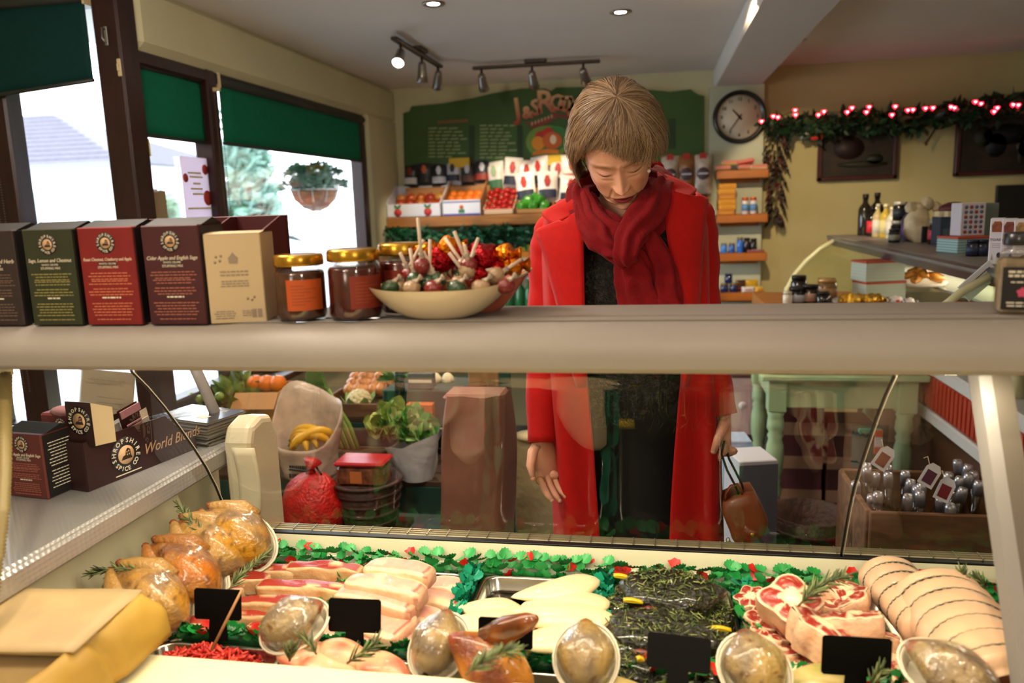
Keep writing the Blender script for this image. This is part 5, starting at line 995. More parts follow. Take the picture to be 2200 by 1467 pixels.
# small brown carton in front
mix_box('brown stuffing carton standing on the patterned steel side counter', -1.148, -1.058, '#5c2622', 'Cider Apple and English Sage', y=1.158, z=1.0305, h=.118, d=.075, rz=-.12, tcol=mat('print_rose', '#9a5a4a', .5))
mb = MB(); rn = random.Random(2); mb2 = bpy.data.objects['stuffing_box.004']; lines(mb, T(.0465, .006, 0, rx=pi / 2, ry=0) @ T() if 0 else Matrix(((0, 0, 1, .0465), (1, 0, 0, .0), (0, 1, 0, 0), (0, 0, 0, 1))), .036, .10, .05, 8, .006, .0014, rn); lines(mb, Matrix(((0, 0, 1, .0465), (1, 0, 0, .0), (0, 1, 0, 0), (0, 0, 0, 1))), .036, .048, .05, 6, .006, .0014, rn); mb.build('side_print', lpale, mb2)['kind'] = 'stuff'
t = thing('pink_packet', 'pinkish brown packets standing behind the brown carton on the side counter', 'packet', (-1.10, 1.275, 1.0305), (0, 0, -.1)); MB().box(-.05, .05, -.02, .02, 0, .128, .004).build('carton', mat('mx#6a2e2a', '#6a2e2a', .55), t); badge(T(.0, -.0215, .108, rx=pi / 2), .013, t); MB().sphere((.0, -.006, .129), (.035, .016, .012), 12, 6).build('folded_top', mat('rose_wrap', '#a8787c', .4), t)
# world blends display tray: corner post at front-left, long face running back along the counter
A0, A1 = Vector((-1.012, 1.195)), Vector((-.958, 1.455)); dv = (A1 - A0).normalized(); ang = math.atan2(dv.y, dv.x); LT = (A1 - A0).length
wb = thing('spice_display', 'dark maroon spice display tray lettered World Blends on the side counter', 'display tray', (A0.x, A0.y, 1.0305), (0, 0, ang)); mw = mat('deep_maroon_card', '#2a0f10', .5, coat=.15)
TW = .088; th = .003
MB().prism([(0, 0), (LT, 0), (LT, .04), (LT - .03, .042), (LT - .075, .092), (0, .092)], -th / 2, th / 2, M=T(rx=pi / 2)).build('front_panel', mw, wb)
MB().prism([(0, 0), (LT, 0), (LT, .04), (LT - .03, .042), (LT - .075, .1), (0, .1)], -th / 2, th / 2, M=T(0, TW, 0, rx=pi / 2)).build('back_panel', mw, wb)
MB().box(-th / 2, th / 2, 0, TW, 0, .092).build('end_panel', mw, wb); MB().box(LT - th / 2, LT + th / 2, 0, TW, 0, .04).build('end_panel', mw, wb); MB().box(0, LT, 0, TW, 0, th).build('base', mw, wb)
F = T(0, -.0017, 0, rx=pi / 2); badge(F @ T(.088, .043, 0), .035, wb)
mb = MB(); mb.text('World Blends', .034, M=F @ T(.203, .038, 0), depth=.0002, shear=.35, maxw=.145); mb.build('script_lettering', lcream, wb)
MB().box(.06, .12, .006, .008, 0, .0003, M=F).build('text_line', lpale, wb)
for k in range(4): MB().box(.03 + k * .055, .032 + k * .055, .004, TW - .004, .003, .085).build('divider', mw, wb)
MB().box(-.03, .032, -.003, .0, .085, .165, .001, M=T(.012, .012, 0, rz=-ang - .15)).build('header_card', mw, wb); badge(T(.012, .012, 0, rz=-ang - .15) @ T(.001, -.0033, .130, rx=pi / 2), .027, wb)
MB().add([(.032, -.003, .085), (.032, -.003, .165), (.046, .03, .15), (.046, .03, .085)], [(0, 1, 2, 3)], M=T(.012, .012, 0, rz=-ang - .15), flat=True).build('header_side', crm, wb)
for k in range(7):
    t = thing('spice_sachet', ['foil spice sachet nearest the header card in the display tray', 'second foil sachet in the display tray', 'third foil sachet in the display tray', 'clear-topped sachet in the middle of the display tray', 'pink and brown striped sachet standing tall in the display tray', 'cream sachet behind the striped one in the display tray', 'last dark sachet at the low end of the display tray'][k], 'sachet', wb.matrix_basis @ Vector((.05 + k * .026, .03 + .01 * (k % 2), .006)), (0, -.2, ang), None)
    hh = (.088, .092, .09, .098, .122, .10, .07)[k]; c = ['#4a2a24', '#8a8480', '#6a6460', '#b9b4b0', '#3a1a18', '#c4b49a', '#1c1416'][k]
    bag_mesh(.05, hh, .006).build('sachet', mat('sach' + c, c, .3), t)
    if k == 4:
        MB().box(-.024, .024, -.0075, -.005, .105, .12).build('pink_top', mat('pink_paper', '#c08a90', .5), t)
        for q in range(7): MB().box(-.018, .018, -.0085, -.0065, .05 + q * .006, .053 + q * .006).build('stripe', mat('pink_paper', '#c08a90', .5), t)
    else: MB().box(-.018, .018, -.0078, -.006, hh * .75, hh * .85).build('label', lpale, t)
# perspex menu holder
mh = thing('menu_holder', 'clear sloping menu holder with a printed sheet behind the spice display', 'menu holder', (-1.12, 1.36, 1.0305), (0, 0, -.25))
q = T(rx=pi / 2 - .22) ; MB().box(-.075, .085, 0, .185, -.004, -.0025, M=q).build('sheet', mat('menu_sheet', '#b9a79e', .6), mh); MB().box(-.08, .09, 0, .19, -.0024, -.001, M=q).build('perspex_front', jg, mh); MB().box(-.08, .09, -.01, .06, -.002, .0).build('foot', jg, mh)
mb = MB(); rn = random.Random(5); lines(mb, q, 0, .165, .12, 2, .008, .002, rn); lines(mb, q, .02, .13, .09, 7, .011, .0012, rn); mb.build('text_line', gp_, mh)
# brochures
rn = random.Random(6)
for k in range(8):
    t = thing('brochure', 'dark brochure, %s of the stack on the side counter' % ['lowest', 'second from the bottom', 'third from the bottom', 'fourth from the bottom', 'fourth from the top', 'third from the top', 'second from the top', 'topmost'][k], 'brochure', (-1.005 + rn.uniform(-.006, .006), 1.545 + rn.uniform(-.008, .004), 1.0305 + k * .0065), (0, 0, -.28 + rn.uniform(-.05, .05)), 'stacked brochures')
    MB().box(-.085, .085, -.055, .055, 0, .0058, .001).build('pages', mat('page_edge', '#8a8478', .7), t); MB().box(-.0855, .0855, -.0555, .0555, .005, .0063, .0005).build('cover', mat('slate_cover', '#23272f', .25, coat=.4), t)
    if k == 7:
        MB().prism([(-.08, -.03), (-.02, -.05), (.0, -.02), (-.05, .02), (-.075, .01)], .0063, .0066).build('cover_photo', mat('cover_photo', '#9aa0a6', .3, noise=.5, nscale=40), t); MB().box(.02, .05, -.03, -.01, .0063, .0066).build('white_panel', lpale, t)
        mb = MB(); lines(mb, T(0, 0, .0063), .02, .04, .07, 2, .008, .0025, rn); mb.build('text_line', lpale, t)
# ribbed hose at the left edge
hp0 = [PX(12, 800, -1.05), PX(10, 900, -.98), PX(9, 1000, -.93), PX(4, 1100, -.89), PX(-8, 1200, -.87), PX(-20, 1300, -.86)]
hs = thing('ribbed_hose', 'ribbed beige hose hanging down at the left edge of the counter', 'hose', hp0[0]); P_ = [p - hp0[0] for p in hp0]; pts = []; rad = []
for i in range(5):
    for k in range(24): pts.append(P_[i].lerp(P_[i + 1], k / 24)); rad.append(.0085 + .0018 * (1 if (k % 2) else -1))
MB().tube(pts, rad, 12).build('hose', mat('hose_beige', '#8a7a4c', .5), hs); MB().tube([(0, 0, -.004), (0, 0, .022)], .0115, 12).build('collar', cream, hs)
# paper pack on the worktop, rolled front edge
pkm = mat('yellow_paper', '#ad8834', .55, noise=.18, nscale=5, bump=.15, bscale=30); pkl = mat('pale_paper', '#b49a6c', .55, noise=.16, nscale=6, bump=.1, bscale=20)
pk = thing('paper_pack', 'folded pack of yellow greaseproof paper on the cream worktop', 'paper pack', (-.60, .80, .9005))
W = lambda px, py, z: PZ(px, py, z) - Vector((-.60, .80, .9005))
for k in range(5):
    z = .985 - .004 * k; a, b, c, d = W(-260, 1262 + k * 2, z), W(-330, 1400, z), W(158 + 3 * k, 1402 + 2 * k, z), W(308 - 4 * k, 1268 + k * 2, z)
    mb = MB(); mb.grid(lambda u, v: (a.lerp(d, u)).lerp(b.lerp(c, u), v) + Vector((0, 0, .0022 * fn(u * 4 + k, v * 4, k))), 14, 8); o = mb.build('sheet', pkl, pk); o.modifiers.new('t', 'SOLIDIFY').thickness = .0012
E0, E1 = W(322, 1272, .985), W(60, 1480, .985)
def fold(u, v):
    p = E0.lerp(E1, u); out = Vector((.45, .22, 0)).normalized(); w_ = .062 * (1 - .0 * u)
    q = p + out * (.022 * sin(pi * v * .55)) + Vector((0, 0, -.072 * v + .006 * sin(pi * v))) - out * .012 * (1 - v) ** 4
    if .42 < u < .58: q -= out * .010 * (1 - abs(u - .5) / .08)
    return q + out * .004 * fn(u * 7, v * 3, 2)
mb = MB(); mb.grid(fold, 40, 10); o = mb.build('folded_edge', pkm, pk); o.modifiers.new('t', 'SOLIDIFY').thickness = .0015
bk = [W(-260, 1262, .985), W(308, 1268, .985), W(158, 1402, .985), W(-330, 1400, .985)]
mb = MB(); mb.prism([(p.x, p.y) for p in bk][::-1], .0, .06); mb.build('under_sheets', pkl, pk)

# ================================================================ produce on the customer side
ps = thing('produce_stand', 'stepped wooden produce stand under the windows beyond the glass', 'stand', (-1.05, 2.75, 0)); dw = mat('dark_stand_wood', '#3a2818', .6, noise=.3, nscale=7, stretch=(1, 7, 7))
for (y0, y1, z, XR) in ((-.62, -.25, .45, .22), (-.25, .12, .58, .36), (.12, .50, .70, .40)):
    for k in range(4): yy = y0 + k * (y1 - y0) / 4; MB().box(-.55, XR, yy + .003, yy + (y1 - y0) / 4 - .003, z - .02, z, .002).build('slat', dw, ps)
    MB().box(-.55, XR, y0, y0 + .015, z - .12, z - .02, .002).build('riser', mat('green_cloth', '#10342c', .8), ps)
    for x in (-.53, XR - .04): MB().box(x, x + .03, y0 + .02, y0 + .05, 0, z - .02, .002).build('leg', dw, ps); MB().box(x, x + .03, y1 - .05, y1 - .02, 0, z - .02, .002).build('leg', dw, ps)
# net sack of carrots
red_net = mat('red_net', '#b01c18', .35, bump=.6, bscale=110, noise=.25, nscale=50)
p = PY(665, 1090, 2.25); z0 = .451
ns = thing('net_sack', 'bulging red net sack tied with dark string behind the counter end', 'sack', (p.x, 2.28, z0))
MB().grid(lambda u, v: ((.105 + .012 * fn(cos(2 * pi * u) * 3, sin(2 * pi * u) * 3, v * 5)) * sin(min(pi, .25 + pi * v * .92)) ** .45 * cos(2 * pi * u), (.09 + .012 * fn(cos(2 * pi * u) * 3, 5 + sin(2 * pi * u) * 3, v * 5)) * sin(min(pi, .25 + pi * v * .92)) ** .45 * sin(2 * pi * u), .235 * v), 28, 16, cu=True).build('net', red_net, ns)
MB().tube([(0, 0, .225), (0, 0, .245), (.01, 0, .27)], [.02, .012, .03], 10).build('gathered_top', red_net, ns); MB().tube([(-.06, -.03, .25), (-.01, -.02, .242), (.02, 0, .25), (.05, -.03, .235)], .004, 6).build('string', blk, ns)
# carrier bag with bananas
p = PY(655, 930, 2.5)
cbm = mat('clear_plastic_bag', '#b9a898', .25, noise=.2, nscale=12, bump=.4, bscale=25)
cg_ = thing('carrier_bag', 'open white plastic carrier bag holding bananas', 'bag', (p.x, 2.52, .581))
def bagf(u, v):
    a = 2 * pi * u; r = 1 + .08 * fn(cos(a) * 2, sin(a) * 2, v * 3); h = .155 + .035 * sin(a) + (.15 * max(0, cos(a - 2.2)) ** 2 + .10 * max(0, cos(a - .5)) ** 2) * v
    return ((.095 + .035 * v) * r * cos(a), (.07 + .02 * v) * r * sin(a), h * v)
o = MB().grid(bagf, 30, 10, cu=True).build('bag', cbm, cg_); o.modifiers.new('t', 'SOLIDIFY').thickness = .001
MB().lathe([(0, .001), (.09, .001), (.09, .003), (0, .003)], 16, sy=.75).build('base', cbm, cg_)
mb = MB(); mb.text('RIFLE', .03, M=T(.0, -.086, .05, rx=pi / 2), depth=.0005) if 0 else lines(mb, T(0, -.0885, 0, rx=pi / 2), .0, .06, .09, 2, .03, .016, random.Random(1)); mb.build('printed_strokes', blk, cg_)
ban = mat('banana_skin', '#c99a18', .4, noise=.12, nscale=12)
bt = thing('banana', 'yellow banana in the plastic carrier bag', 'banana', (0, 0, 0), group='bananas in the carrier bag')
MB().tube([(.075 * cos(a), 0, .075 * sin(a)) for a in [radians(20 + k * 14) for k in range(11)]], [.004, .010, .0145, .0165, .017, .017, .017, .016, .014, .009, .005], 7).build('skin', ban, bt); MB().tube([(.075 * cos(radians(160)), 0, .075 * sin(radians(160))), (-.078, 0, .012)], [.005, .004], 6).build('stalk', mat('banana_stalk', '#6a5a18', .6), bt)
for k in range(6):
    loc = (cg_.location.x - .03 + .012 * k, cg_.location.y - .022 + .016 * (k % 4), .581 + .075 + .012 * (k % 3)); rot = (.25 * (k - 2.5) * .3, .15 * (k % 3 - 1), .3 * (k - 3) + .2)
    if k == 0: bt.location = loc; bt.rotation_euler = rot
    else: copy_tree(bt, loc=loc, rot=rot)
# sprout tops
def leafy(name, label, p, n, R3, L, W_, cols, cat='vegetable', sd=1, core=None, up=.5):
    t = thing(name, label, cat, p); rn = random.Random(sd)
    for ci, c in enumerate(cols):
        mb = MB()
        for k in range(n // len(cols)):
            d = Vector((rn.gauss(0, 1), rn.gauss(0, 1), abs(rn.gauss(0, 1)) * up + .1)).normalized(); q = Vector((d.x * R3[0], d.y * R3[1], d.z * R3[2])) * rn.uniform(.6, 1)
            rot = d.to_track_quat('Y', 'Z').to_matrix().to_4x4(); leaf_mesh(mb, L * rn.uniform(.7, 1.2), W_, 4, rn.uniform(-.2, .5), M=Matrix.Translation(q) @ rot @ T(ry=rn.uniform(-2, 2)))
        mb.build('leaves', mat('veg' + c, c, .5, noise=.25, nscale=30), t)['kind'] = 'stuff'
    if core: MB().sphere((0, 0, R3[2] * .4), (R3[0] * .8, R3[1] * .8, R3[2] * .8), 14, 8, wob=.2).build('heart', mat('vegc' + core, core, .5), t)
    return t
p = PY(470, 850, 2.75); leafy('leafy_greens', 'heap of leafy green sprout tops beside the slim window post', (p.x + .075, 2.78, .70), 260, (.06, .08, .14), .09, .05, ['#5f7a34', '#7f9a50', '#46602a'], sd=2, core='#5a7030')
sprm = mat('sprout_green', '#8aa04c', .45)
for k in range(10): t = thing('sprout', 'round green sprout among the leafy tops', 'sprout', (p.x - .06 + .028 * (k % 5) + .01, 2.655 - .006 * (k % 3), .78 + .045 * (k // 5) + .012 * (k % 2)), group='sprouts on the stand'); MB().sphere((0, 0, 0), .017, 10, 7).build('head', sprm, t); leaf_mesh(mb := MB(), .02, .02, 2, .4, M=T(0, -.015, -.008, rx=1.2)); mb.build('outer_leaf', sprm, t)
def cardbox(label, x, y, z, w_, d, h, m=card, rz=0, lids=True):
    t = thing('cardboard_box', label, 'box', (x, y, z), (0, 0, rz))
    for (a, b, c, e) in ((-w_ / 2, w_ / 2, -d / 2, -d / 2 + .005), (-w_ / 2, w_ / 2, d / 2 - .005, d / 2), (-w_ / 2, -w_ / 2 + .005, -d / 2, d / 2), (w_ / 2 - .005, w_ / 2, -d / 2, d / 2)): MB().box(a, b, c, e, 0, h, .001).build('side', m, t)
    MB().box(-w_ / 2, w_ / 2, -d / 2, d / 2, 0, .004).build('base', m, t)
    if lids: MB().add([(-w_ / 2, -d / 2, h), (w_ / 2, -d / 2, h), (w_ / 2, -d / 2 - .06, h - .05), (-w_ / 2, -d / 2 - .06, h - .05)], [(0, 1, 2, 3)]).build('flap', m, t)
    return t
p = PY(575, 850, 2.8); cardbox('brown cardboard box with open flaps behind the carrier bag', p.x, 2.8, .581, .17, .2, .26, rz=.1)
for i, px in enumerate((548, 572, 596)): q_ = PY(px, 812, 2.78); copy_tree(O, '%s orange showing above the open cardboard box' % ['left', 'middle', 'right'][i], (q_.x, 2.78, .86), group='oranges in the cardboard box')
# celery / leeks
p = PY(715, 880, 2.72)
t = thing('leek_bunch', 'bunch of leeks with pale stems leaning on the stand', 'vegetable', (p.x, 2.72, .66)); rn = random.Random(3)
for k in range(8):
    x = -.04 + .012 * k; MB().tube([(x + .06, -.03, -.03), (x + .02, -.01, .06), (x - .02, .0, .12), (x - .05 - .01 * (k % 3), .01, .18 + .01 * (k % 2))], [.009, .009, .008, .006], 8).build('stem', mat('leek' + str(k % 2), ['#a8b468', '#6f8a3c'][k % 2], .45), t)
    leaf_mesh(mb := MB(), .10, .02, 4, .3, M=T(x - .05, .0, .17, rx=.9, rz=.5 + .1 * k)); mb.build('leaf', mat('leek_leaf', '#3f5f2a', .5), t)
# cauliflower
def cauli(label, p, r):
    t = thing('cauliflower', label, 'cauliflower', p); mb = MB(); rn = random.Random(1)
    for k in range(60):
        z = 1 - 1.3 * k / 60; a = k * 2.4; rr = sqrt(max(0, 1 - z * z)); mb.sphere((r * .8 * rr * cos(a), r * .8 * rr * sin(a), r * .75 * z), r * .27, 7, 5, wob=.2, seed=k)
    mb.build('curd', mat('curd', '#c9bc94', .7, bump=.4, bscale=120), t)
    for k in range(7): a = k * .9; leaf_mesh(mb := MB(), r * 1.5, r * .9, 4, .5, M=T(r * .5 * cos(a), r * .5 * sin(a), -r * .8, rz=a - pi / 2, rx=.5)); mb.build('leaf', mat('cauli_leaf', '#7f9a50', .5), t)
p = PY(772, 862, 2.95); cauli('cauliflower on the stand above the dark basket', (p.x, 2.95, p.z), .052)
crt = thing('produce_crate', 'wooden crate under the cauliflower and onions on the top step', 'crate', (PY(810, 860, 3.05).x, 3.02, .701))
for s in (-1, 1): MB().box(-.19, .19, s * .14 - .006, s * .14 + .006, 0, .055, .002).build('side_board', dkw, crt); MB().box(s * .19 - .006, s * .19 + .006, -.134, .134, 0, .055, .002).build('end_board', dkw, crt)
MB().box(-.19, .19, -.14, .14, 0, .004).build('base_board', dkw, crt)
onm = mat('onion_skin', '#a86a38', .35, ramp=[(.3, '#8a4a24'), (.6, '#b87a40'), (.8, '#c99a5c')], nscale=20, stretch=(1, 1, .2)); on = thing('onion', 'brown onion in the pile behind the cauliflower', 'onion', (0, 0, 0), group='onions behind the cauliflower')
MB().lathe([(0, -.026), (.012, -.025), (.026, -.012), (.030, .002), (.024, .017), (.010, .027), (.004, .035), (0, .037)], 14).build('bulb', onm, on); MB().tube([(0, 0, .034), (.003, 0, .046)], [.004, .002], 5).build('neck', onm, on); k = 0
for i in range(24):
    px = 752 + (i % 8) * 17 + (i // 8) * 6; q_ = PY(px, 838 - (i // 8) * 13, 3.04 + .04 * (i // 8)); rot = (rn.uniform(-.6, .6), rn.uniform(-.6, .6), 0)
    if i == 0: on.location = q_; on.rotation_euler = rot
    else: copy_tree(on, loc=q_, rot=rot)
q_ = PY(862, 815, 3.0); leafy('herb_bunch', 'green herb bunch above the onions', q_, 60, (.05, .04, .04), .06, .02, ['#5f8a3c', '#3f6a2c'], sd=4)
for i, px in enumerate((905, 935, 962)): q_ = PY(px, 815, 2.9); t = thing('garlic_bulb', '%s pale garlic bulb on the stand above the orange crate' % ['left', 'middle', 'right'][i], 'garlic', q_); MB().grid(lambda u, v: ((.024 * sin(pi * v) ** .8 * (1 + .08 * cos(7 * 2 * pi * u))) * cos(2 * pi * u), (.024 * sin(pi * v) ** .8 * (1 + .08 * cos(14 * pi * u))) * sin(2 * pi * u), -.02 * cos(pi * v) + .014 * v ** 6), 24, 10, cu=True).build('bulb', mat('garlic', '#d0c4a4', .5), t); MB().tube([(0, 0, .02), (0, 0, .045)], [.006, .003], 6).build('neck', mat('garlic', '#d0c4a4'), t)
sup = thing('green_cloth_block', 'cloth-covered riser block under the garlic and jars', 'riser', (PY(925, 850, 2.85).x, 2.86, .701)); MB().box(-.16, .17, -.11, .13, 0, .14, .006).build('block', mat('green_cloth', '#10342c', .8), sup); MB().box(-.161, .171, -.111, .131, .135, .142, .004).build('top_cloth', mat('green_cloth', '#10342c', .8), sup)
# lettuces
for i, (px, py, c, n) in enumerate(((838, 900, ['#8a9a4c', '#a8b068', '#6f8a3c'], 'pale green lettuce on the left above the red-lidded tub'), (885, 912, ['#3f7a34', '#5f9a48', '#8ab068'], 'greener lettuce on the right in the white bag'))): q_ = PY(px, py, 2.55); leafy('lettuce', n, (q_.x, 2.55, q_.z - .04), 90, (.05, .045, .075), .05, .06, c, sd=10 + i, core='#a8b070')
o = thing('white_bag', 'white plastic bag wrapped round the right lettuce', 'bag', (PY(890, 950, 2.52).x, 2.53, .581)); MB().grid(lambda u, v: ((.055 + .045 * v) * (1 + .3 * fn(cos(6.28 * u) * 2.5, sin(6.28 * u) * 2.5, v * 2)) * cos(2 * pi * u), (.05 + .02 * v) * sin(2 * pi * u), .145 * v + .035 * v * cos(2 * pi * u) + .02 * v * fn(u * 9, 3, 1)), 24, 6, cu=True).build('bag', mat('white_plastic', '#bcbcc0', .3, bump=.4, bscale=30), o); MB().lathe([(0, .001), (.05, .001), (0, .003)], 12).build('base', mat('white_plastic', '#bcbcc0'), o)
bt2 = PY(860, 850, 2.74); bottle('dark green bottle standing behind the lettuces', (bt2.x, 2.74, .845), .02, .12, '#12352a', '#103028')
q_ = PY(898, 872, 2.70); carton('orange carton with a pale disc right of the green bottle', (q_.x, 2.73, .701), .10, .04, .10, '#b8601c', front=lambda t, w_, d, h: MB().lathe([(0, 0), (.02, 0), (.02, .001), (0, .001)], 14, M=T(0, -d / 2, h * .6, rx=pi / 2)).build('printed_disc', lpale, t))
q_ = PY(905, 838, 2.78); carton('grey striped carton behind the orange carton', (q_.x, 2.79, .845), .10, .04, .06, '#5a5a58', front=lambda t, w_, d, h: MB().box(-w_ * .45, w_ * .45, -d / 2 - .001, -d / 2, h * .4, h * .6).build('stripe', lpale, t))
# red lidded tub in dark basket
q_ = PY(785, 975, 2.36)
bk_ = thing('dark_basket', 'dark tapered basket under the red-lidded tub', 'basket', (q_.x, 2.36, .451)); MB().lathe([(0, 0), (.085, 0), (.10, .09), (.115, .19), (.108, .19), (.09, .08), (0, .01)], 24).build('weave', wk, bk_)
for k in range(6): MB().tube([((.088 + .0046 * k * 1.2) * cos(a * pi / 12), (.088 + .0046 * k * 1.2) * sin(a * pi / 12), .02 + .033 * k) for a in range(25)], .006, 5).build('hoop', wk, bk_)
tb2 = thing('red_lid_tub', 'clear tub with a red lid sitting in the dark basket', 'tub', (q_.x, 2.34, .63)); MB().box(-.08, .08, -.05, .05, 0, .07, .012).build('tub', mat('tub_contents', '#6a3a24', .25, noise=.5, nscale=40), tb2); MB().box(-.085, .085, -.055, .055, .07, .085, .006).build('lid', mat('red_lid', '#a01c24', .3), tb2); MB().box(-.03, .01, -.0515, -.05, .015, .055).build('label', mat('label_orange', '#b86a34', .5), tb2)
# large brown paper sack and plain wooden panel
q_ = PY(985, 980, 2.2)
sk = mat('kraft_sack', '#7a5240', .6, noise=.15, nscale=5, bump=.35, bscale=14)
sa = thing('paper_sack', 'large crumpled brown paper sack standing left of the customer', 'sack', (q_.x, 2.32, .0))
MB().grid(lambda u, v: ((.13 + .02 * fn(cos(6.28 * u) * 2, sin(6.28 * u) * 2, v * 3) - .035 * v * v) * math.copysign(abs(cos(2 * pi * u)) ** .7, cos(2 * pi * u)) + .04 * v, (.10 + .03 * fn(cos(6.28 * u) * 2 + 5, sin(6.28 * u) * 2, v * 3) - .02 * v) * math.copysign(abs(sin(2 * pi * u)) ** .7, sin(2 * pi * u)), .95 * v), 40, 24, cu=True).build('paper', sk, sa)
MB().box(-.06, .13, -.06, .06, .93, .952, .01).build('folded_top', sk, sa)
q_ = PY(1090, 960, 2.62); t = thing('wooden_screen', 'tan wooden panel with a dark green edge between the sack and the customer', 'panel', (q_.x, 2.62, 0)); MB().box(-.13, -.02, -.01, .01, 0, 1.0, .004).build('board', mat('tan_board', '#7f5f3c', .5, noise=.15, nscale=5, stretch=(6, 6, 1)), t); MB().box(-.02, .02, -.012, .012, 0, 1.0, .003).build('green_edge', mat('green_cloth', '#10342c'), t); MB().box(-.16, .06, -.08, .08, 0, .03, .004).build('foot', dw, t)
q_ = PY(1150, 1040, 2.85); t = thing('reflection_sack', 'cream sack shape standing in for a reflection behind the customer', 'sack', (q_.x - .02, 2.95, 0)); MB().grid(lambda u, v: (.11 * (1 - .3 * v * v) * (1 + .1 * fn(cos(6.28 * u) * 2, sin(6.28 * u) * 2, v * 2)) * cos(2 * pi * u), .09 * (1 - .3 * v * v) * sin(2 * pi * u), .62 * v), 28, 12, cu=True).build('cloth', mat('reflection_cream', '#b9ab84', .8, bump=.3, bscale=40), t); MB().lathe([(0, .62), (.075, .62), (.05, .60)], 16).build('top_fold', mat('reflection_cream', '#b9ab84'), t)  # sack shape added in place of a cream reflection
# ================================================================ meat and trimmings inside the counter
trm = mat('tray_steel', '#c4beb0', .2, 1)
def gn(label, x0, x1, y0, y1, z0=.797, h=.030):
    t = thing('steel_tray', label, 'tray', ((x0 + x1) / 2, (y0 + y1) / 2, z0)); a, b = (x1 - x0) / 2, (y1 - y0) / 2
    def rr(k, da, z, r):
        A, B = a + da, b + da; pts = []
        for q, (sx, sy) in enumerate(((1, 1), (-1, 1), (-1, -1), (1, -1))):
            for i in range(5): an = pi / 2 * q + pi / 8 * i; pts.append((sx * (A - r) + r * cos(an), sy * (B - r) + r * sin(an), z))
        return pts
    rings = [rr(0, -.012, .001, .02), rr(0, -.004, .006, .024), rr(0, -.002, h - .003, .026), rr(0, .0, h, .026), rr(0, .008, h, .03), rr(0, .009, h - .004, .03), rr(0, .004, h - .005, .03)]
    mb = MB(); n = 20; mb.add([p for r in rings for p in r], [(i * n + j, i * n + (j + 1) % n, (i + 1) * n + (j + 1) % n, (i + 1) * n + j) for i in range(len(rings) - 1) for j in range(n)] + [tuple(range(n))])
    o = mb.build('pan', trm, t); MB().box(-a + .03, a - .03, -b + .03, b - .03, -.001, .001).build('base', trm, t); return t
gn('steel tray under the belly slices, beside the whole chickens', -.795, -.585, 1.10, 1.355); gn('steel tray under the pork chops', -.545, -.350, 1.09, 1.355); gn('steel tray holding the pale chicken breasts', -.312, -.105, 1.09, 1.355); gn('steel tray under the dark herb-marinated steaks', -.065, .130, 1.08, 1.355); gn('steel tray under the oxtail pieces', .17, .392, 1.09, 1.355); gn('steel tray under the tied pork joints', .432, .70, 1.03, 1.355); gn('shallow steel tray of red mince at the near left', -.80, -.585, .955, 1.065)
pork = vcol_mat('raw_pork', .34, sss=.15, bump=.12, bscale=160, coat=.12, noise=.12, nscale=60)
def C(h): return tuple(lin(h))
def mixc(a, b, t): t = max(0, min(1, t)); return tuple(x + (y - x) * t for x, y in zip(a, b))
def slab(L, D, H, seed, top, fat, rind, bend=.0, rim=.16, endc=None):
    """a slice of meat: lean face on top, fat round the rim, rind on the sides"""
    mb = MB()
    def f(u, v):
        a = 2 * pi * v; x = (u - .5) * L; e = min(1, u * 9) ** .5 * min(1, (1 - u) * 9) ** .5; e = max(e, .02)
        cy = math.copysign(abs(cos(a)) ** .38, cos(a)); cz = math.copysign(abs(sin(a)) ** .38, sin(a)); k = 1 + .12 * fn(x * 30 + seed * 3, cy, cz)
        y = cy * D / 2 * (.75 + .25 * e) * k * (1 - .12 * abs(2 * u - 1) ** 2); z = H / 2 + cz * H / 2 * (.86 + .14 * e) + .12 * H * fn(x * 25, cy * 2, seed) * (cz > 0)
        y += bend * (2 * u - 1) ** 2
        if cz > .8 and abs(cy) < 1 - rim and .03 < u < .97:
            n = fn(x * 22 + seed * 5, y * 90, seed); m = top if n < .22 else mixc(top, fat, (n - .22) * 5)
            if endc and u > .9: m = endc
        else: m = mixc(rind, fat, .5 + fn(x * 40, z * 90, seed + 2)) if cz < .6 else fat
        if endc and (u > .93): m = mixc(endc, fat, .5 + .8 * fn(cy * 3, cz * 3, seed))
        return ((x, y, z), m)
    mb.grid(f, 26, 24, cv=True, tint=True)
    n = len(mb.v); mb.f.append(tuple(range(24))); mb.m.append(0); mb.f.append(tuple(range(n - 24, n))[::-1]); mb.m.append(0); return mb
def meat(name, label, cat, mb, m, loc, rot=(0, 0, 0), group=None):
    o = mb.build(name, m, None, loc=loc, rot=rot); return tag(o, label, cat, group)
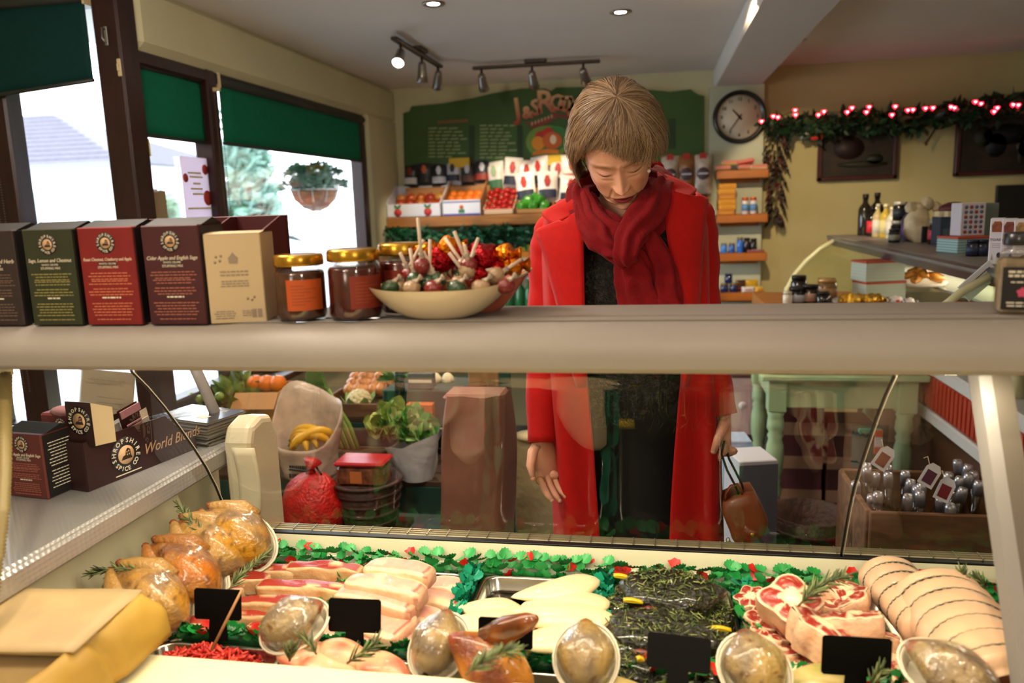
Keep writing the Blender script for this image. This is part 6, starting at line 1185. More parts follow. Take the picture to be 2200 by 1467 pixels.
# --- belly slices (px centre, length, yaw, height level)
red, fatc, rindc = C('#9a3024'), C('#e0bc8c'), C('#c98c58')
for i, (px, py, z, L, rz, n) in enumerate(((700, 1217, .860, .15, -.05, 'belly slice with bare rind at the back right of its tray'), (600, 1222, .850, .13, .02, 'red belly slice at the very back of its tray'), (535, 1240, .856, .07, .05, 'short belly slice at the back left under the rosemary'), (655, 1258, .862, .175, -.03, 'long belly slice across the middle of its tray, red side up'), (715, 1262, .845, .13, -.02, 'belly slice tucked under the long middle one'), (480, 1262, .842, .09, .3, 'belly slice by the green divider next to the chickens'), (600, 1292, .858, .155, -.04, 'belly slice lying in front of the long middle one'), (560, 1318, .842, .15, .02, 'lowest red belly slice behind the first black ticket'), (445, 1335, .838, .06, .4, 'belly slice end sticking out left below the first ticket'), (610, 1345, .834, .12, -.1, 'front belly slice partly hidden by the wrapped bird'), (700, 1300, .84, .10, -.1, 'belly slice at the right front under the others'))):
    p = PZ(px, py, z); meat('belly_slice', n, 'pork slice', slab(L, .034, .036, i, red, fatc, rindc, bend=.004 * ((i % 3) - 1)), pork, (p.x, p.y, z - .030), (.04, .03 * ((i % 3) - 1), rz), 'belly slices')
# --- pork chops
pk1, fat2, rind2, endr = C('#e0a08c'), C('#ecc9a4'), C('#e4b88a'), C('#b0503c')
for i, (px, py, z, L, D, H, rz, n) in enumerate(((865, 1215, .892, .13, .05, .030, -.22, 'topmost pork chop at the back of its tray'), (835, 1252, .880, .15, .05, .032, -.24, 'second pork chop below the topmost'), (815, 1278, .866, .15, .05, .030, -.22, 'third pork chop with a red cut end'), (950, 1250, .845, .085, .05, .028, -.1, 'pork chop at the back right of its tray'), (945, 1275, .842, .085, .05, .026, -.12, 'pork chop below the back right one'), (900, 1310, .838, .09, .05, .026, -.15, 'pork chop at the right, above the wrapped bird'), (820, 1322, .850, .12, .085, .022, -.35, 'broad pink pork chop lying flat in the middle'), (745, 1285, .848, .06, .05, .028, .2, 'pork chop end at the left beside the green divider'), (760, 1350, .838, .11, .06, .024, -.2, 'pork chop under the second black ticket'), (705, 1360, .830, .09, .06, .022, .2, 'front left pork chop beside the first wrapped bird'), (860, 1360, .832, .10, .06, .024, -.25, 'pork chop at the front right of its tray'))):
    p = PZ(px, py, z); meat('pork_chop', n, 'pork chop', slab(L, D, H, 20 + i, pk1, fat2, rind2, bend=-.010, rim=.25, endc=endr), pork, (p.x, p.y, z - .026), (.05, .04 * ((i % 3) - 1), rz), 'pork chops')
# --- chicken breasts
brm = mat('raw_breast', '#e6cfa0', .36, noise=.05, nscale=14, bump=.08, bscale=50, sss=.12, coat=.15)
def breast(L, W_, H, sd):
    mb = MB()
    def f(u, v):
        a = 2 * pi * v; w = sin(pi * u) ** .6 * (1 - .45 * u); x = (u - .5) * L; k = 1 + .10 * fn(x * 20, cos(a) + sd, sin(a))
        return (x, w * W_ * .62 * cos(a) * k + .012 * sin(3 * u + sd), H * .5 + w * H * .62 * sin(a) * (1 if sin(a) > 0 else .7) * k)
    return mb.grid(f, 22, 16, cv=True)
for i, (px, py, z, L, W_, H, rz, n) in enumerate(((1195, 1255, .872, .165, .075, .036, .48, 'chicken breast at the back right of its tray, pointing left'), (1215, 1288, .866, .15, .085, .036, .30, 'chicken breast below the back right one with a pink spot'), (1195, 1320, .868, .19, .085, .038, .22, 'big chicken breast across the middle of its tray'), (1055, 1310, .858, .13, .085, .034, 2.9, 'chicken breast at the left of its tray'), (1050, 1335, .862, .15, .085, .036, 3.05, 'broad chicken breast left of the third black ticket'), (1205, 1362, .858, .155, .09, .038, .16, 'plump chicken breast right of the third black ticket'), (1030, 1385, .838, .13, .07, .03, .1, 'chicken breast under the third black ticket'), (1180, 1400, .835, .14, .07, .03, -.1, 'front chicken breast beside the tall wrapped bird'))):
    p = PZ(px, py, z); o = meat('chicken_breast', n, 'chicken breast', breast(L, W_, H, i), brm, (p.x, p.y, z - .026), (.06, 0, rz + pi if i < 3 or i == 5 else rz), 'chicken breasts')
# --- marinated steaks
mar_m = mat('dark_herb_marinade', '#1d1b0c', .2, noise=.5, nscale=30, bump=.9, bscale=130, coat=.6); hn = [mat('herb' + c, c, .4) for c in ('#5e6a2c', '#2c3a14', '#969a58')]; lam = mat('lamb_edge', '#5a2014', .35, noise=.3, nscale=60)
def needle(mb, p, d, L, r): d = d.normalized(); mb.tube([p - d * L / 2, p + d * L / 2], [r, r * .6], 4, caps=True)
for i, (px, py, z, L, D, H, rz, n) in enumerate(((1440, 1235, .905, .135, .085, .05, -.12, 'highest herb-marinated steak at the back of its tray'), (1370, 1275, .868, .10, .08, .04, .2, 'marinated steak at the back left with a yellow pepper strip'), (1430, 1320, .885, .16, .085, .045, -.05, 'broad marinated steak in the middle of its tray'), (1520, 1290, .865, .07, .09, .04, -.3, 'marinated steak along the right rim of its tray'), (1350, 1375, .862, .09, .09, .04, .25, 'marinated steak at the front left with a pale fat edge'), (1530, 1390, .856, .10, .09, .036, -.2, 'marinated steak right of the fourth black ticket'), (1430, 1425, .848, .15, .07, .03, 0, 'marinated steak under the fourth black ticket'))):
    L, D, H, z = L * 1.22, D * 1.18, H * 1.15, z + .006; p = PZ(px, py, z); t = thing('marinated_steak', n, 'steak', (p.x, p.y, z - .035), (.1, 0, rz), 'marinated steaks'); rn = random.Random(30 + i)
    def f(u, v):
        a = 2 * pi * u; pp = pi * v; k = 1 + .18 * fn(cos(a) * 2 + i * 3, sin(a) * 2, v * 4); return (L / 2 * k * math.copysign(abs(sin(pp)) ** .6, 1) * cos(a), D / 2 * k * sin(pp) ** .6 * sin(a), -H * .5 * cos(pp) * k)
    MB().grid(f, 28, 14, cu=True).build('flesh', mar_m, t)
    for q, m in enumerate(hn):
        mb = MB()
        for k in range((95, 120, 45)[q]):
            a = rn.random() * 6.28; r = sqrt(rn.random()) * .94; x, y = L / 2 * r * cos(a), D / 2 * r * sin(a); zz = H * .5 * (1 - r ** 4) ** .5 * 1.02 + .001
            needle(mb, Vector((x, y, zz)), Vector((rn.gauss(0, 1), rn.gauss(0, 1), rn.gauss(0, .25))), rn.uniform(.006, .015), .0009)
        mb.build('herb_needles', m, t)['kind'] = 'stuff'
    if i in (0, 2, 4): MB().tube([(-L * .32, -D * .40, -.004), (-L * .18, -D * .47, -.001), (L * .0, -D * .485, -.006), (L * .22, -D * .43, -.002)], [.003, .009, .008, .003], 9).build('lean_edge', lam, t)
    if i == 4: MB().tube([(-L * .1, -D * .48, -.008), (L * .2, -D * .52, -.004), (L * .45, -D * .4, 0)], [.004, .008, .004], 8).build('fat_edge', mat('marinated_fat', '#c98a50', .35), t)
yp = mat('yellow_pepper', '#c9a80f', .25, coat=.3)
for i, (px, py, z, n) in enumerate(((1338, 1238, .885, 'yellow pepper strip at the back left of the marinated steaks'), (1360, 1290, .885, 'yellow pepper strip on the left of the marinated steaks'), (1548, 1350, .875, 'yellow pepper strip on the right of the marinated steaks'), (1375, 1415, .87, 'yellow pepper cube at the front of the marinated steaks'), (1474, 1432, .872, 'pale yellow cube below the fourth black ticket'))):
    p = PZ(px, py, z); w_ = .016 if i < 3 else .006; t = thing('pepper_strip', n, 'pepper strip', p, (0, .1, .1 * i)); MB().grid(lambda u, v: ((u - .5) * 2 * w_, .005 * (2 * v - 1), .003 * sin(pi * v) + .002 * sin(4 * u)), 6, 4).build('flesh', yp, t); t.children[0].modifiers.new('t', 'SOLIDIFY').thickness = .003; MB().box(-w_ * .9, w_ * .9, -.0045, -.003, -.002, .0).build('skin_edge', yp, t)
# --- oxtail
ox = vcol_mat('oxtail_flesh', .36, sss=.12, bump=.18, bscale=140, coat=.15, noise=.1, nscale=70)
def oxtail(R_, H, sd, lobes=5):
    mb = MB(); wh, rd, sdc, bone = C('#e8c4a0'), C('#9a2c22'), C('#e0a880'), C('#f0dcae')
    def rad(a): return R_ * (1 + .12 * cos(lobes * a + sd) + .10 * fn(cos(a) * 1.5 + sd, sin(a) * 1.5, 0))
    def top(u, v):
        a = 2 * pi * u; r = v; x, y = rad(a) * r * cos(a), rad(a) * r * sin(a) * .85; z = H + .10 * R_ * fn(x * 60, y * 60, sd) - .1 * R_ * r ** 6
        lob = abs(cos(lobes * a / 2 + sd / 2)); n = fn(x * 160, y * 160, sd)
        c = bone if r < .30 + .06 * n else (rd if (.38 + .1 * n < r < .90 and lob > .26 + .2 * n) else wh)
        if c is rd: c = mixc(rd, wh, max(0, n - .15) * 1.6)
        return ((x, y, z), c)
    mb.grid(top, 44, 16, cu=True, tint=True)
    def side(u, v):
        a = 2 * pi * u; k = (1 + .08 * sin(pi * v)) * (1 - .18 * v); x, y = rad(a) * k * cos(a), rad(a) * .85 * k * sin(a); n = fn(x * 50, y * 50, v * 3 + sd)
        return ((x, y, H * (1 - v) - .1 * R_ * (v == 0)), mixc(mixc(sdc, wh, .5 + n), rd, max(0, n * 1.6 - .25)))
    mb.grid(side, 44, 8, cu=True, tint=True); return mb
for i, (px, py, z, R_, H, tl, n) in enumerate(((1695, 1255, .918, .040, .058, (.5, 0, 0), 'tallest oxtail piece at the back left of its tray'), (1800, 1255, .885, .034, .035, (.35, .1, 1), 'oxtail piece under the rosemary sprig'), (1745, 1335, .905, .042, .05, (.4, -.05, 2), 'big oxtail piece at the front of the heap'), (1840, 1325, .902, .042, .05, (.4, .08, 3.2), 'big oxtail piece at the front right of the heap'), (1835, 1278, .885, .034, .03, (.4, .1, 4), 'oxtail piece at the back right behind the big ones'), (1625, 1275, .868, .027, .03, (.35, 0, 5), 'small oxtail slice at the back left edge'), (1635, 1318, .860, .027, .026, (.3, .1, .6), 'small oxtail slice below the back left one'), (1630, 1350, .855, .020, .022, (.3, 0, 1.6), 'smallest round oxtail slice at the left'), (1650, 1362, .850, .024, .022, (.3, 0, 2.6), 'oxtail slice beside the smallest one'), (1680, 1398, .852, .03, .026, (.3, -.1, 3.6), 'oxtail slice above the rounded wrapped bird'), (1720, 1432, .850, .03, .03, (.3, 0, 4.6), 'oxtail slice left of the fifth black ticket'), (1765, 1405, .846, .026, .025, (.3, 0, 5.6), 'oxtail slice behind the fifth black ticket'), (1905, 1400, .850, .028, .03, (.25, .1, .3), 'oxtail slice at the right front of its tray'), (1930, 1440, .846, .03, .026, (.3, .1, 1.3), 'pale oxtail slice right of the fifth black ticket'), (1880, 1360, .866, .030, .04, (.3, .2, 2.2), 'oxtail piece beside the dark green divider'), (1600 + 185, 1300, .875, .03, .04, (.3, 0, 2.9), 'oxtail piece in the middle hollow of the heap'))):
    R_ *= 1.14; p = PZ(px, py, z); meat('oxtail_piece', n, 'oxtail', oxtail(R_, H, i * 1.3, 4 + i % 3), ox, Vector((p.x, p.y, z - H)), tl, 'oxtail pieces')
# --- tied pork joints
jm_ = mat('pork_rind', '#e2b893', .36, noise=.07, nscale=9, bump=.15, bscale=60, sss=.15, coat=.12); twm = mat('butcher_twine', '#8a8468', .8); twd = mat('twine_dark', '#3a3a30', .8)
def joint(label, x, y, z, L, R_, nb, rz, sd):
    t = thing('pork_joint', label, 'pork joint', (x, y, z), (0, 0, rz))
    def ring(v): return R_ * (1 + .055 * abs(sin(pi * nb * v)) ** .6 - .03) * min(1, (v + .02) * 14) ** .35 * min(1, (1.02 - v) * 14) ** .35
    def f(u, v): a = 2 * pi * u; r = ring(v) * (1 + .05 * fn(cos(a) * 1.5, sin(a) * 1.5, v * 3 + sd)); return (r * 1.12 * cos(a), (v - .5) * L, r * .85 * sin(a))
    mb = MB(); mb.grid(f, 36, nb * 8, cu=True); nn = nb * 8 + 1; mb.f.append(tuple(i * nn for i in range(36))); mb.m.append(0); mb.f.append(tuple(i * nn + nn - 1 for i in range(36))[::-1]); mb.m.append(0)
    mb.build('rolled_meat', jm_, t)
    MB().lathe([(0, 0), (R_ * .45, 0), (R_ * .45, .004), (0, .006)], 16, M=T(0, -L / 2 - .001, 0, rx=pi / 2), sy=.7).build('cut_end', mat('joint_lean', '#b06a54', .4, noise=.3, nscale=50), t)
    for k in range(1, nb):
        v = k / nb; r = ring(v) * 1.005
        for q, m in ((0, twm), (1, twd)):
            mb = MB()
            for s_ in range(64):
                if s_ % 2 == q: a0, a1 = 2 * pi * s_ / 64, 2 * pi * (s_ + 1.1) / 64; mb.tube([(r * 1.12 * cos(a), (v - .5) * L + .0012 * sin(a * 32), r * .85 * sin(a)) for a in (a0, (a0 + a1) / 2, a1)], .0014, 5, caps=False)
            mb.build('twine', m, t)['kind'] = 'stuff'
p = PZ(2080, 1340, .90); joint('larger tied pork joint beside the sloped post', p.x + .005, p.y, .875, .27, .062, 7, .05, 1)
p = PZ(1965, 1310, .88); joint('tied pork joint next to the dark green divider, behind the larger one', p.x + .012, p.y + .06, .862, .20, .045, 6, .12, 5)
# --- mince
mn = thing('mince', 'heap of red mince in the shallow steel tray', 'mince', (-.69, 1.01, .80)); mn['kind'] = 'stuff'; rn = random.Random(77); mm = [mat('mince_red', '#b01c12', .35, coat=.2), mat('mince_light', '#cf4030', .35, coat=.2)]
MB().sphere((0, 0, .006), (.095, .045, .032), 18, 8, wob=.2).build('base_heap', mm[0], mn)['kind'] = 'stuff'
for q in (0, 1):
    mb = MB()
    for k in range(230):
        a = rn.random() * 6.28; r = sqrt(rn.random()); x, y = .098 * r * cos(a), .048 * r * sin(a); z = .010 + .034 * (1 - r * r) + rn.random() * .008; d = Vector((rn.gauss(0, 1), rn.gauss(0, 1), rn.gauss(0, .5))).normalized(); e = Vector((rn.gauss(0, 1), rn.gauss(0, 1), 0)).normalized()
        P0 = Vector((x, y, z)); mb.tube([P0 - d * .011, P0 - d * .004 + e * .003, P0 + d * .004 - e * .002, P0 + d * .011], .0021, 5)
    mb.build('strands', mm[q], mn)['kind'] = 'stuff'
# --- birds
skin = vcol_mat('chicken_skin', .3, sss=.12, bump=.4, bscale=110, coat=.4, spec=.5); film = glass_mat('cling_film', (.97, .97, .95), .10, .015, .22, 45); poly = mat('polystyrene', '#d8cdb4', .5); wound = mat('cut_bone_red', '#8f5a30', .35, col2='#7a2a16', nscale=60, bump=.6, bscale=90)
def bird(name, label, loc, axis, up, L, W_, H, sd, tray=True, pal=('#c9a25c', '#a88a68', '#c98a1c'), neck=True, cat='chicken', group=None, roast=False):
    """ovoid bird, cut end at -x, broad breast towards +x"""
    ax = Vector(axis).normalized(); up = Vector(up); up = (up - ax * up.dot(ax)).normalized(); M = Matrix((ax, up.cross(ax), up)).transposed().to_4x4(); t = thing(name, label, cat, loc, M.to_euler(), group); c0, c1, c2 = (C(h) for h in pal); dk_ = C('#5a3418')
    def f(u, v):
        a = 2 * pi * v; w = (sin(pi * min(1, u * .98 + .01)) ** .55) * (.62 + .55 * u - .17 * u * u); x = (u - .5) * L
        by = cos(a) * W_ / 2 * w; bz = sin(a) * H / 2 * w * (1.05 if sin(a) > 0 else .8)
        th = math.exp(-((u - .42) / .20) ** 2) * abs(cos(a)) ** 3; by *= 1 + .22 * th; keel = math.exp(-((a - pi / 2) / .16) ** 2) * .05 * H * (u > .45); bz += keel
        gr = math.exp(-((abs(cos(a)) - .55) / .1) ** 2) * .05 * (u < .7); k = 1 - gr + .04 * fn(x * 18, a, sd)
        n = fn(x * 30 + sd, by * 40, bz * 40); n2 = fn(x * 14 + sd * 2, by * 18, 5)
        c = mixc(c0, c1, .5 + n * 2); c = mixc(c, c2, max(0, n2 * 3.2))
        if fn(x * 110, by * 110, bz * 110 + sd) > .43: c = mixc(c, dk_, .8)
        if u < .1: c = mixc(c, C('#8a3a20'), .6)
        return ((x, by * k, bz * k), c)
    mb = MB(); mb.grid(f, 34, 30, cv=True, tint=True); mb.build('bird_body', skin, t)
    if neck:
        for q in (-1, 1): MB().tube([(L * .05, q * W_ * .36, H * .10), (-L * .15, q * W_ * .33, H * .16), (-L * .34, q * W_ * .20, H * .17), (-L * .46, q * W_ * .10, H * .14), (-L * .485, q * W_ * .09, H * .135)], [.020, .021, .013, .0085, .006], 12, tint=mixc(c0, c1, .4)).build('drumstick', skin, t); MB().sphere((-L * .49, q * W_ * .088, H * .135), (.006, .007, .007), 8, 6, wob=.3).build('drumstick_end', wound, t)
        MB().sphere((-L * .44, 0, -.0), (.010, W_ * .11, H * .11), 12, 8, wob=.4, seed=sd).build('cut_opening', wound, t)
    if tray:
        k = lambda u, z, s_: ((L * .53 * s_) * cos(u), (W_ * .56 * s_) * sin(u), z); mb = MB(); mb.grid(lambda u, v: k(2 * pi * u, -H * .50 + H * .30 * v, .80 + .2 * v), 28, 4, cu=True); mb.grid(lambda u, v: k(2 * pi * u, -H * .2, 1 + .06 * v), 28, 1, cu=True); mb.lathe([(0, -H * .5), (1e-3, -H * .5)], 4); mb.grid(lambda u, v: k(2 * pi * u, -H * .5, .8 * v), 28, 1, cu=True); o = mb.build('foam_tray', poly, t); o.modifiers.new('t', 'SOLIDIFY').thickness = .0025
        mb = MB(); mb.grid(lambda u, v: tuple(q * (1.05 + .03 * fn(u * 14, cos(2 * pi * v) * 5, sin(2 * pi * v) * 5 + sd)) for q in f(u, v)[0]), 30, 26, cv=True); mb.build('cling_film', film, t)
    return t
skin_r = mat('roast_skin', '#6f380e', .25, noise=.5, nscale=25, coat=.5)
pa = PZ
for i, (px, py, z, L, n) in enumerate(((318, 1284, .885, .165, 'nearest whole wrapped chicken by the yellow paper'), (392, 1228, .893, .165, 'second whole wrapped chicken, with a red opening and orange skin'), (448, 1175, .905, .165, 'third whole wrapped chicken in the row up the end wall'), (505, 1148, .915, .16, 'farthest whole wrapped chicken at the front glass'))):
    bird('whole_chicken', n, PZ(px, py, z), (.86, -.22, -.42), (.3, -.5, 1), L, .115, .105, i + 1, True, ('#b88c44', '#8a6a48', '#b8801c') if i != 1 else ('#a87030', '#84502a', '#b86a14'), group='whole chickens')
rk2 = MB(); rk2.box(-.965, -.80, 1.02, 1.355, .796, .806, .002); tag(rk2.build('chicken_rack', trm), 'flat steel rack under the row of whole chickens', 'rack')
for i, (px, py, z, L, W_, H, ax, n) in enumerate(((628, 1332, .905, .125, .095, .085, (-.62, -.45, -.25), 'wrapped game bird tilted on its white tray over the belly slices'), (940, 1378, .905, .125, .092, .09, (-.12, -.75, -.45), 'wrapped game bird between the pork chops and the chicken breasts'), (1258, 1402, .905, .125, .095, .09, (.05, -.75, -.45), 'wrapped game bird before the chicken breasts, right of the third ticket'), (1622, 1425, .905, .125, .10, .09, (.2, -.75, -.40), 'wrapped game bird at the front left of the oxtail'), (2045, 1440, .90, .15, .10, .085, (.75, -.55, -.25), 'wrapped game bird in front of the tied pork joints'))):
    bird('game_bird', n, PZ(px, py, z), ax, (.0, -.45, 1), L * .80, W_ * .84, H * .84, i + 11, True, ('#98805a', '#766452', '#a88a50'), neck=False, cat='game bird', group='wrapped game birds')
# roast spatchcock bird
p = PZ(1052, 1425, .905); t = bird('roast_bird', 'golden roasted bird with a pointed leg at the front centre', p, (.75, -.2, -.35), (0, -.4, 1), .135, .085, .07, 33, False, ('#8a4a14', '#6a300e', '#b0701c'), neck=False, cat='roast bird')
MB().tube([(-.02, .02, .01), (.0, .035, .04), (.022, .045, .07), (.030, .048, .082)], [.018, .019, .012, .005], 12).build('pointed_leg', skin_r, t)
tgm = vcol_mat('thigh_flesh', .36, sss=.15, bump=.15, bscale=80, coat=.2)
for i, (px, py, z, L, n) in enumerate(((660, 1392, .872, .095, 'chicken thigh left of the rosemary at the near edge'), (735, 1392, .872, .095, 'chicken thigh in the middle of the near edge row'), (705, 1425, .862, .11, 'chicken thigh closest to the cream worktop'), (825, 1425, .868, .10, 'orange-tinged chicken thigh right of the near edge row'), (1790, 1460, .862, .12, 'pale herbed patty at the bottom right below the fifth ticket'), (1330, 1475, .86, .10, 'pale cutlet at the very bottom right of the third wrapped bird'))):
    p = PZ(px, py, z); mb = MB(); c0, c1 = (C('#e0a880'), C('#d0604a')) if i < 4 else (C('#c9b070'), C('#8a8a3c'))
    def f(u, v):
        a = 2 * pi * v; w = sin(pi * u) ** .6 * (1 - .3 * u); x = (u - .5) * L; n = fn(x * 30 + i, cos(a) * 1.4, sin(a) * 1.4); return ((x, w * L * .36 * cos(a) * (1 + .1 * n), w * L * .2 * sin(a) * (1 + .15 * n)), mixc(c0, c1, n * 1.6 + .1))
    meat('chicken_thigh' if i < 4 else 'herbed_patty', n, 'meat', mb.grid(f, 20, 18, cv=True, tint=True), tgm, (p.x, p.y, z - .012), (.15, .1, (.3, -.2, .1, -.35, 0, .2)[i]))
gn('steel tray under the chicken thighs at the near edge', -.565, -.36, .955, 1.06); gn('steel tray under the roasted bird at the near edge', -.325, -.05, .955, 1.055)
gn('steel tray under the herbed patty at the near right edge', .14, .40, .955, 1.06)
# --- rosemary
rmn = [mat('rosemary_' + c, c, .5) for c in ('#46502c', '#6f7a48')]; stm = mat('rosemary_stem', '#6a5230', .7)
def rosemary(label, pts, sd, L=.02, n=54, r=.0016):
    t = thing('rosemary_sprig', label, 'rosemary', pts[0]); P_ = [Vector(p) - Vector(pts[0]) for p in pts]; rn = random.Random(sd)
    MB().tube(P_, [r * 1.1] + [r * .7] * (len(P_) - 1), 6).build('stem', stm, t)
    for q in (0, 1):
        mb = MB()
        for k in range(n // 2):
            u = (.08 + .92 * (k / (n / 2))) * (len(P_) - 1); i = min(int(u), len(P_) - 2); p = P_[i].lerp(P_[i + 1], u - i); d = (P_[i + 1] - P_[i]).normalized()
            s_ = Vector((rn.gauss(0, 1), rn.gauss(0, 1), rn.gauss(0, 1))); s_ = (s_ - d * s_.dot(d)).normalized(); e = (d * .9 + s_ * .75).normalized(); LL = L * rn.uniform(.7, 1.2) * (1 - .25 * u / len(P_))
            mb.tube([p, p + e * LL * .5 + d * .001, p + e * LL + d * LL * .12], [.0011, .0016, .0004], 5)
        mb.build('needles', rmn[q], t)['kind'] = 'stuff'
    return t
rosemary('rosemary sprig standing up between the two farthest chickens', [PZ(440, 1150, .94), PZ(405, 1115, .955), PZ(385, 1085, .965)], 1)
rosemary('rosemary sprig lying left of the nearest chicken', [PZ(305, 1225, .93), PZ(250, 1222, .932), PZ(195, 1232, .93)], 2)
rosemary('long rosemary sprig laid across the belly slices', [PZ(490, 1268, .885), PZ(515, 1240, .895), PZ(545, 1212, .897), PZ(575, 1188, .90)], 3, n=70)
rosemary('rosemary sprig on the oxtail pieces', [PZ(1715, 1302, .925), PZ(1745, 1270, .94), PZ(1780, 1250, .945), PZ(1815, 1238, .945)], 4, n=70, L=.024)
rosemary('rosemary sprig behind the larger tied joint', [PZ(2075, 1262, .90), PZ(2070, 1245, .915), PZ(2066, 1228, .925)], 5, n=26)
rosemary('rosemary sprig right behind the larger tied joint beside the post', [PZ(2125, 1262, .90), PZ(2112, 1252, .91), PZ(2098, 1240, .915)], 6, n=26)
rosemary('rosemary sprig on the roasted bird', [PZ(1000, 1450, .95), PZ(1035, 1425, .955), PZ(1075, 1402, .955), PZ(1105, 1398, .95)], 7, n=70, L=.022)
rosemary('rosemary sprig beside the tilted wrapped bird', [PZ(680, 1405, .90), PZ(668, 1388, .907), PZ(655, 1370, .915)], 8, n=24)
rosemary('rosemary sprig on the thighs below the second ticket', [PZ(745, 1425, .89), PZ(775, 1405, .90), PZ(810, 1383, .905)], 9, n=30, L=.024)
rosemary('short rosemary sprig at the near left edge by the thighs', [PZ(622, 1420, .88), PZ(625, 1405, .89), PZ(628, 1390, .90)], 10, n=22)
rosemary('rosemary sprig poking up at the bottom right below the fifth ticket', [PZ(1872, 1475, .88), PZ(1880, 1455, .89), PZ(1895, 1440, .90)], 11, n=22)
# --- black tickets
tkm = mat('black_ticket', '#0a0908', .6, spec=.1)
for i, (px, py, z, w_, h, rz, rx) in enumerate(((468, 1298, .905, .078, .050, .08, -.12), (762, 1322, .905, .082, .052, .10, -.15), (1086, 1360, .905, .080, .046, .08, -.1), (1458, 1402, .905, .086, .046, -.06, -.55), (1840, 1410, .905, .090, .054, .06, -.1))):
    p = PZ(px, py, z); t = thing('price_ticket', ['black price ticket in front of the belly slices', 'black price ticket in front of the pork chops', 'black price ticket in front of the chicken breasts', 'black price ticket leaning back on the marinated steaks', 'black price ticket in front of the oxtail'][i], 'price ticket', p, (rx, .03, rz), None)
    r = .003; MB().prism([(-w_ / 2 + r, -h / 2), (w_ / 2 - r, -h / 2), (w_ / 2, -h / 2 + r), (w_ / 2, h / 2 - r), (w_ / 2 - r, h / 2), (-w_ / 2 + r, h / 2), (-w_ / 2, h / 2 - r), (-w_ / 2, -h / 2 + r)], -.0012, .0012, M=T(rx=pi / 2)).build('plate', tkm, t)
    MB().prism([(-.014, -h / 2), (.014, -h / 2), (.016, -h / 2 - .035), (-.016, -h / 2 - .035)], -.001, .001, M=T(rx=pi / 2)).build('stem', tkm, t)
    MB().box(-w_ * .4, w_ * .4, .0012, .0016, -.004, .004).build('price_strip', tkm, t)
a, b = PY(522, 1262, 1.02), PY(455, 1396, .985); t = thing('wooden_skewer', 'thin wooden skewer leaning beside the first black ticket', 'skewer', b); MB().tube([(0, 0, 0), (a - b) * .5, a - b], [.0024, .0024, .002], 8).build('stick', mat('bamboo', '#a8764a', .5), t); MB().tube([(a - b), (a - b) * 1.04], [.002, .0004], 8).build('point', mat('bamboo', '#a8764a'), t)
# --- plastic parsley dividers: every leaf and flower a part
def fan_leaf(W_, n=9, cup=.35):
    """rounded fan leaf with a scalloped rim and pleats"""
    vs = [(0, 0, 0)]; fs = []
    for j, rr in enumerate((.55, 1.0)):
        for i in range(n + 1):
            a = radians(15 + 150 * i / n); k = rr * W_ * (1 + (.05 if i % 2 else -.035) * (j == 1)) * (.85 + .15 * sin(a)); vs.append((k * cos(a) * .75, k * sin(a), cup * W_ * rr * rr * .5 + (.07 * W_ if i % 2 else -.03 * W_) * rr))
    for i in range(n): fs.append((0, 1 + i, 2 + i)); fs.append((1 + i, n + 2 + i, n + 3 + i, 2 + i))
    return vs, fs
def leafmesh(name, m, W_, n=13):
    vs, fs = fan_leaf(W_, n); mb = MB(); mb.add(vs, fs); mb.add([(v[0], v[1], v[2] - .0009) for v in vs], [f[::-1] for f in fs]); o = mb.build(name, m); me = o.data; bpy.data.objects.remove(o); return me
G = {k: mat('plastic_' + k, c, .35, spec=.5) for k, c in (('light', '#3aa352'), ('mid', '#1f8a3c'), ('teal', '#178a66'), ('dark', '#0e6a2c'))}
LM = {k: leafmesh('leaf', m, .020) for k, m in G.items()}; FM = leafmesh('flower', mat('plastic_red', '#d02416', .35), .019, 7); stemp = mat('plastic_stem', '#0e4a24', .5)
def divider(label, a, b, n, kinds, red=0, sd=1, tall=1.0):
    a, b = Vector(a), Vector(b); t = thing('parsley_divider', label, 'divider', a); d = b - a; rn = random.Random(sd); ang = math.atan2(d.y, d.x)
    MB().box(0, d.length, -.006, .006, 0, .012, .002).build('base_strip', stemp, t, rot=(0, 0, ang))
    for k in range(n):
        u = (k + rn.uniform(.1, .9)) / n; lev = k % 3; p = d * u + Vector((0, 0, .006 + .007 * lev * tall)); s_ = rn.choice((-1, 1)); isred = red and rn.random() < red
        o = bpy.data.objects.new('flower' if isred else 'leaf', FM if isred else LM[rn.choice(kinds)]); COL.objects.link(o); o.parent = t; o.location = p + Vector((-sin(ang), cos(ang), 0)) * s_ * .003
        o.rotation_euler = (rn.uniform(.55, 1.35) - .5 * (lev == 2), rn.uniform(-.35, .35), ang + (0 if s_ > 0 else pi) + rn.uniform(-.8, .8)) ; o.scale = (rn.uniform(.8, 1.15),) * 3
    return t
zd = .822
divider('long green and red parsley divider along the front glass', (-.80, 1.376, zd - .012), (.64, 1.376, zd - .012), 290, ['light', 'light', 'mid'], .15, 1, 2.4)
divider('green parsley divider between the chickens and the belly slices', (-.806, 1.11, zd), (-.806, 1.34, zd), 46, ['mid', 'dark'], 0, 2)
divider('green parsley divider between the belly slices and the pork chops', (-.565, 1.10, zd), (-.565, 1.355, zd), 60, ['mid', 'light'], 0, 3, 1.3)
divider('teal parsley divider between the pork chops and the chicken breasts', (-.331, 1.10, zd), (-.331, 1.35, zd), 60, ['teal'], 0, 4, 1.3)
divider('teal parsley divider between the chicken breasts and the marinated steaks', (-.085, 1.10, zd), (-.085, 1.355, zd), 60, ['teal'], 0, 5, 1.3)
divider('green parsley divider between the marinated steaks and the oxtail', (.150, 1.10, zd), (.150, 1.355, zd), 60, ['teal', 'mid'], 0, 6, 1.3)
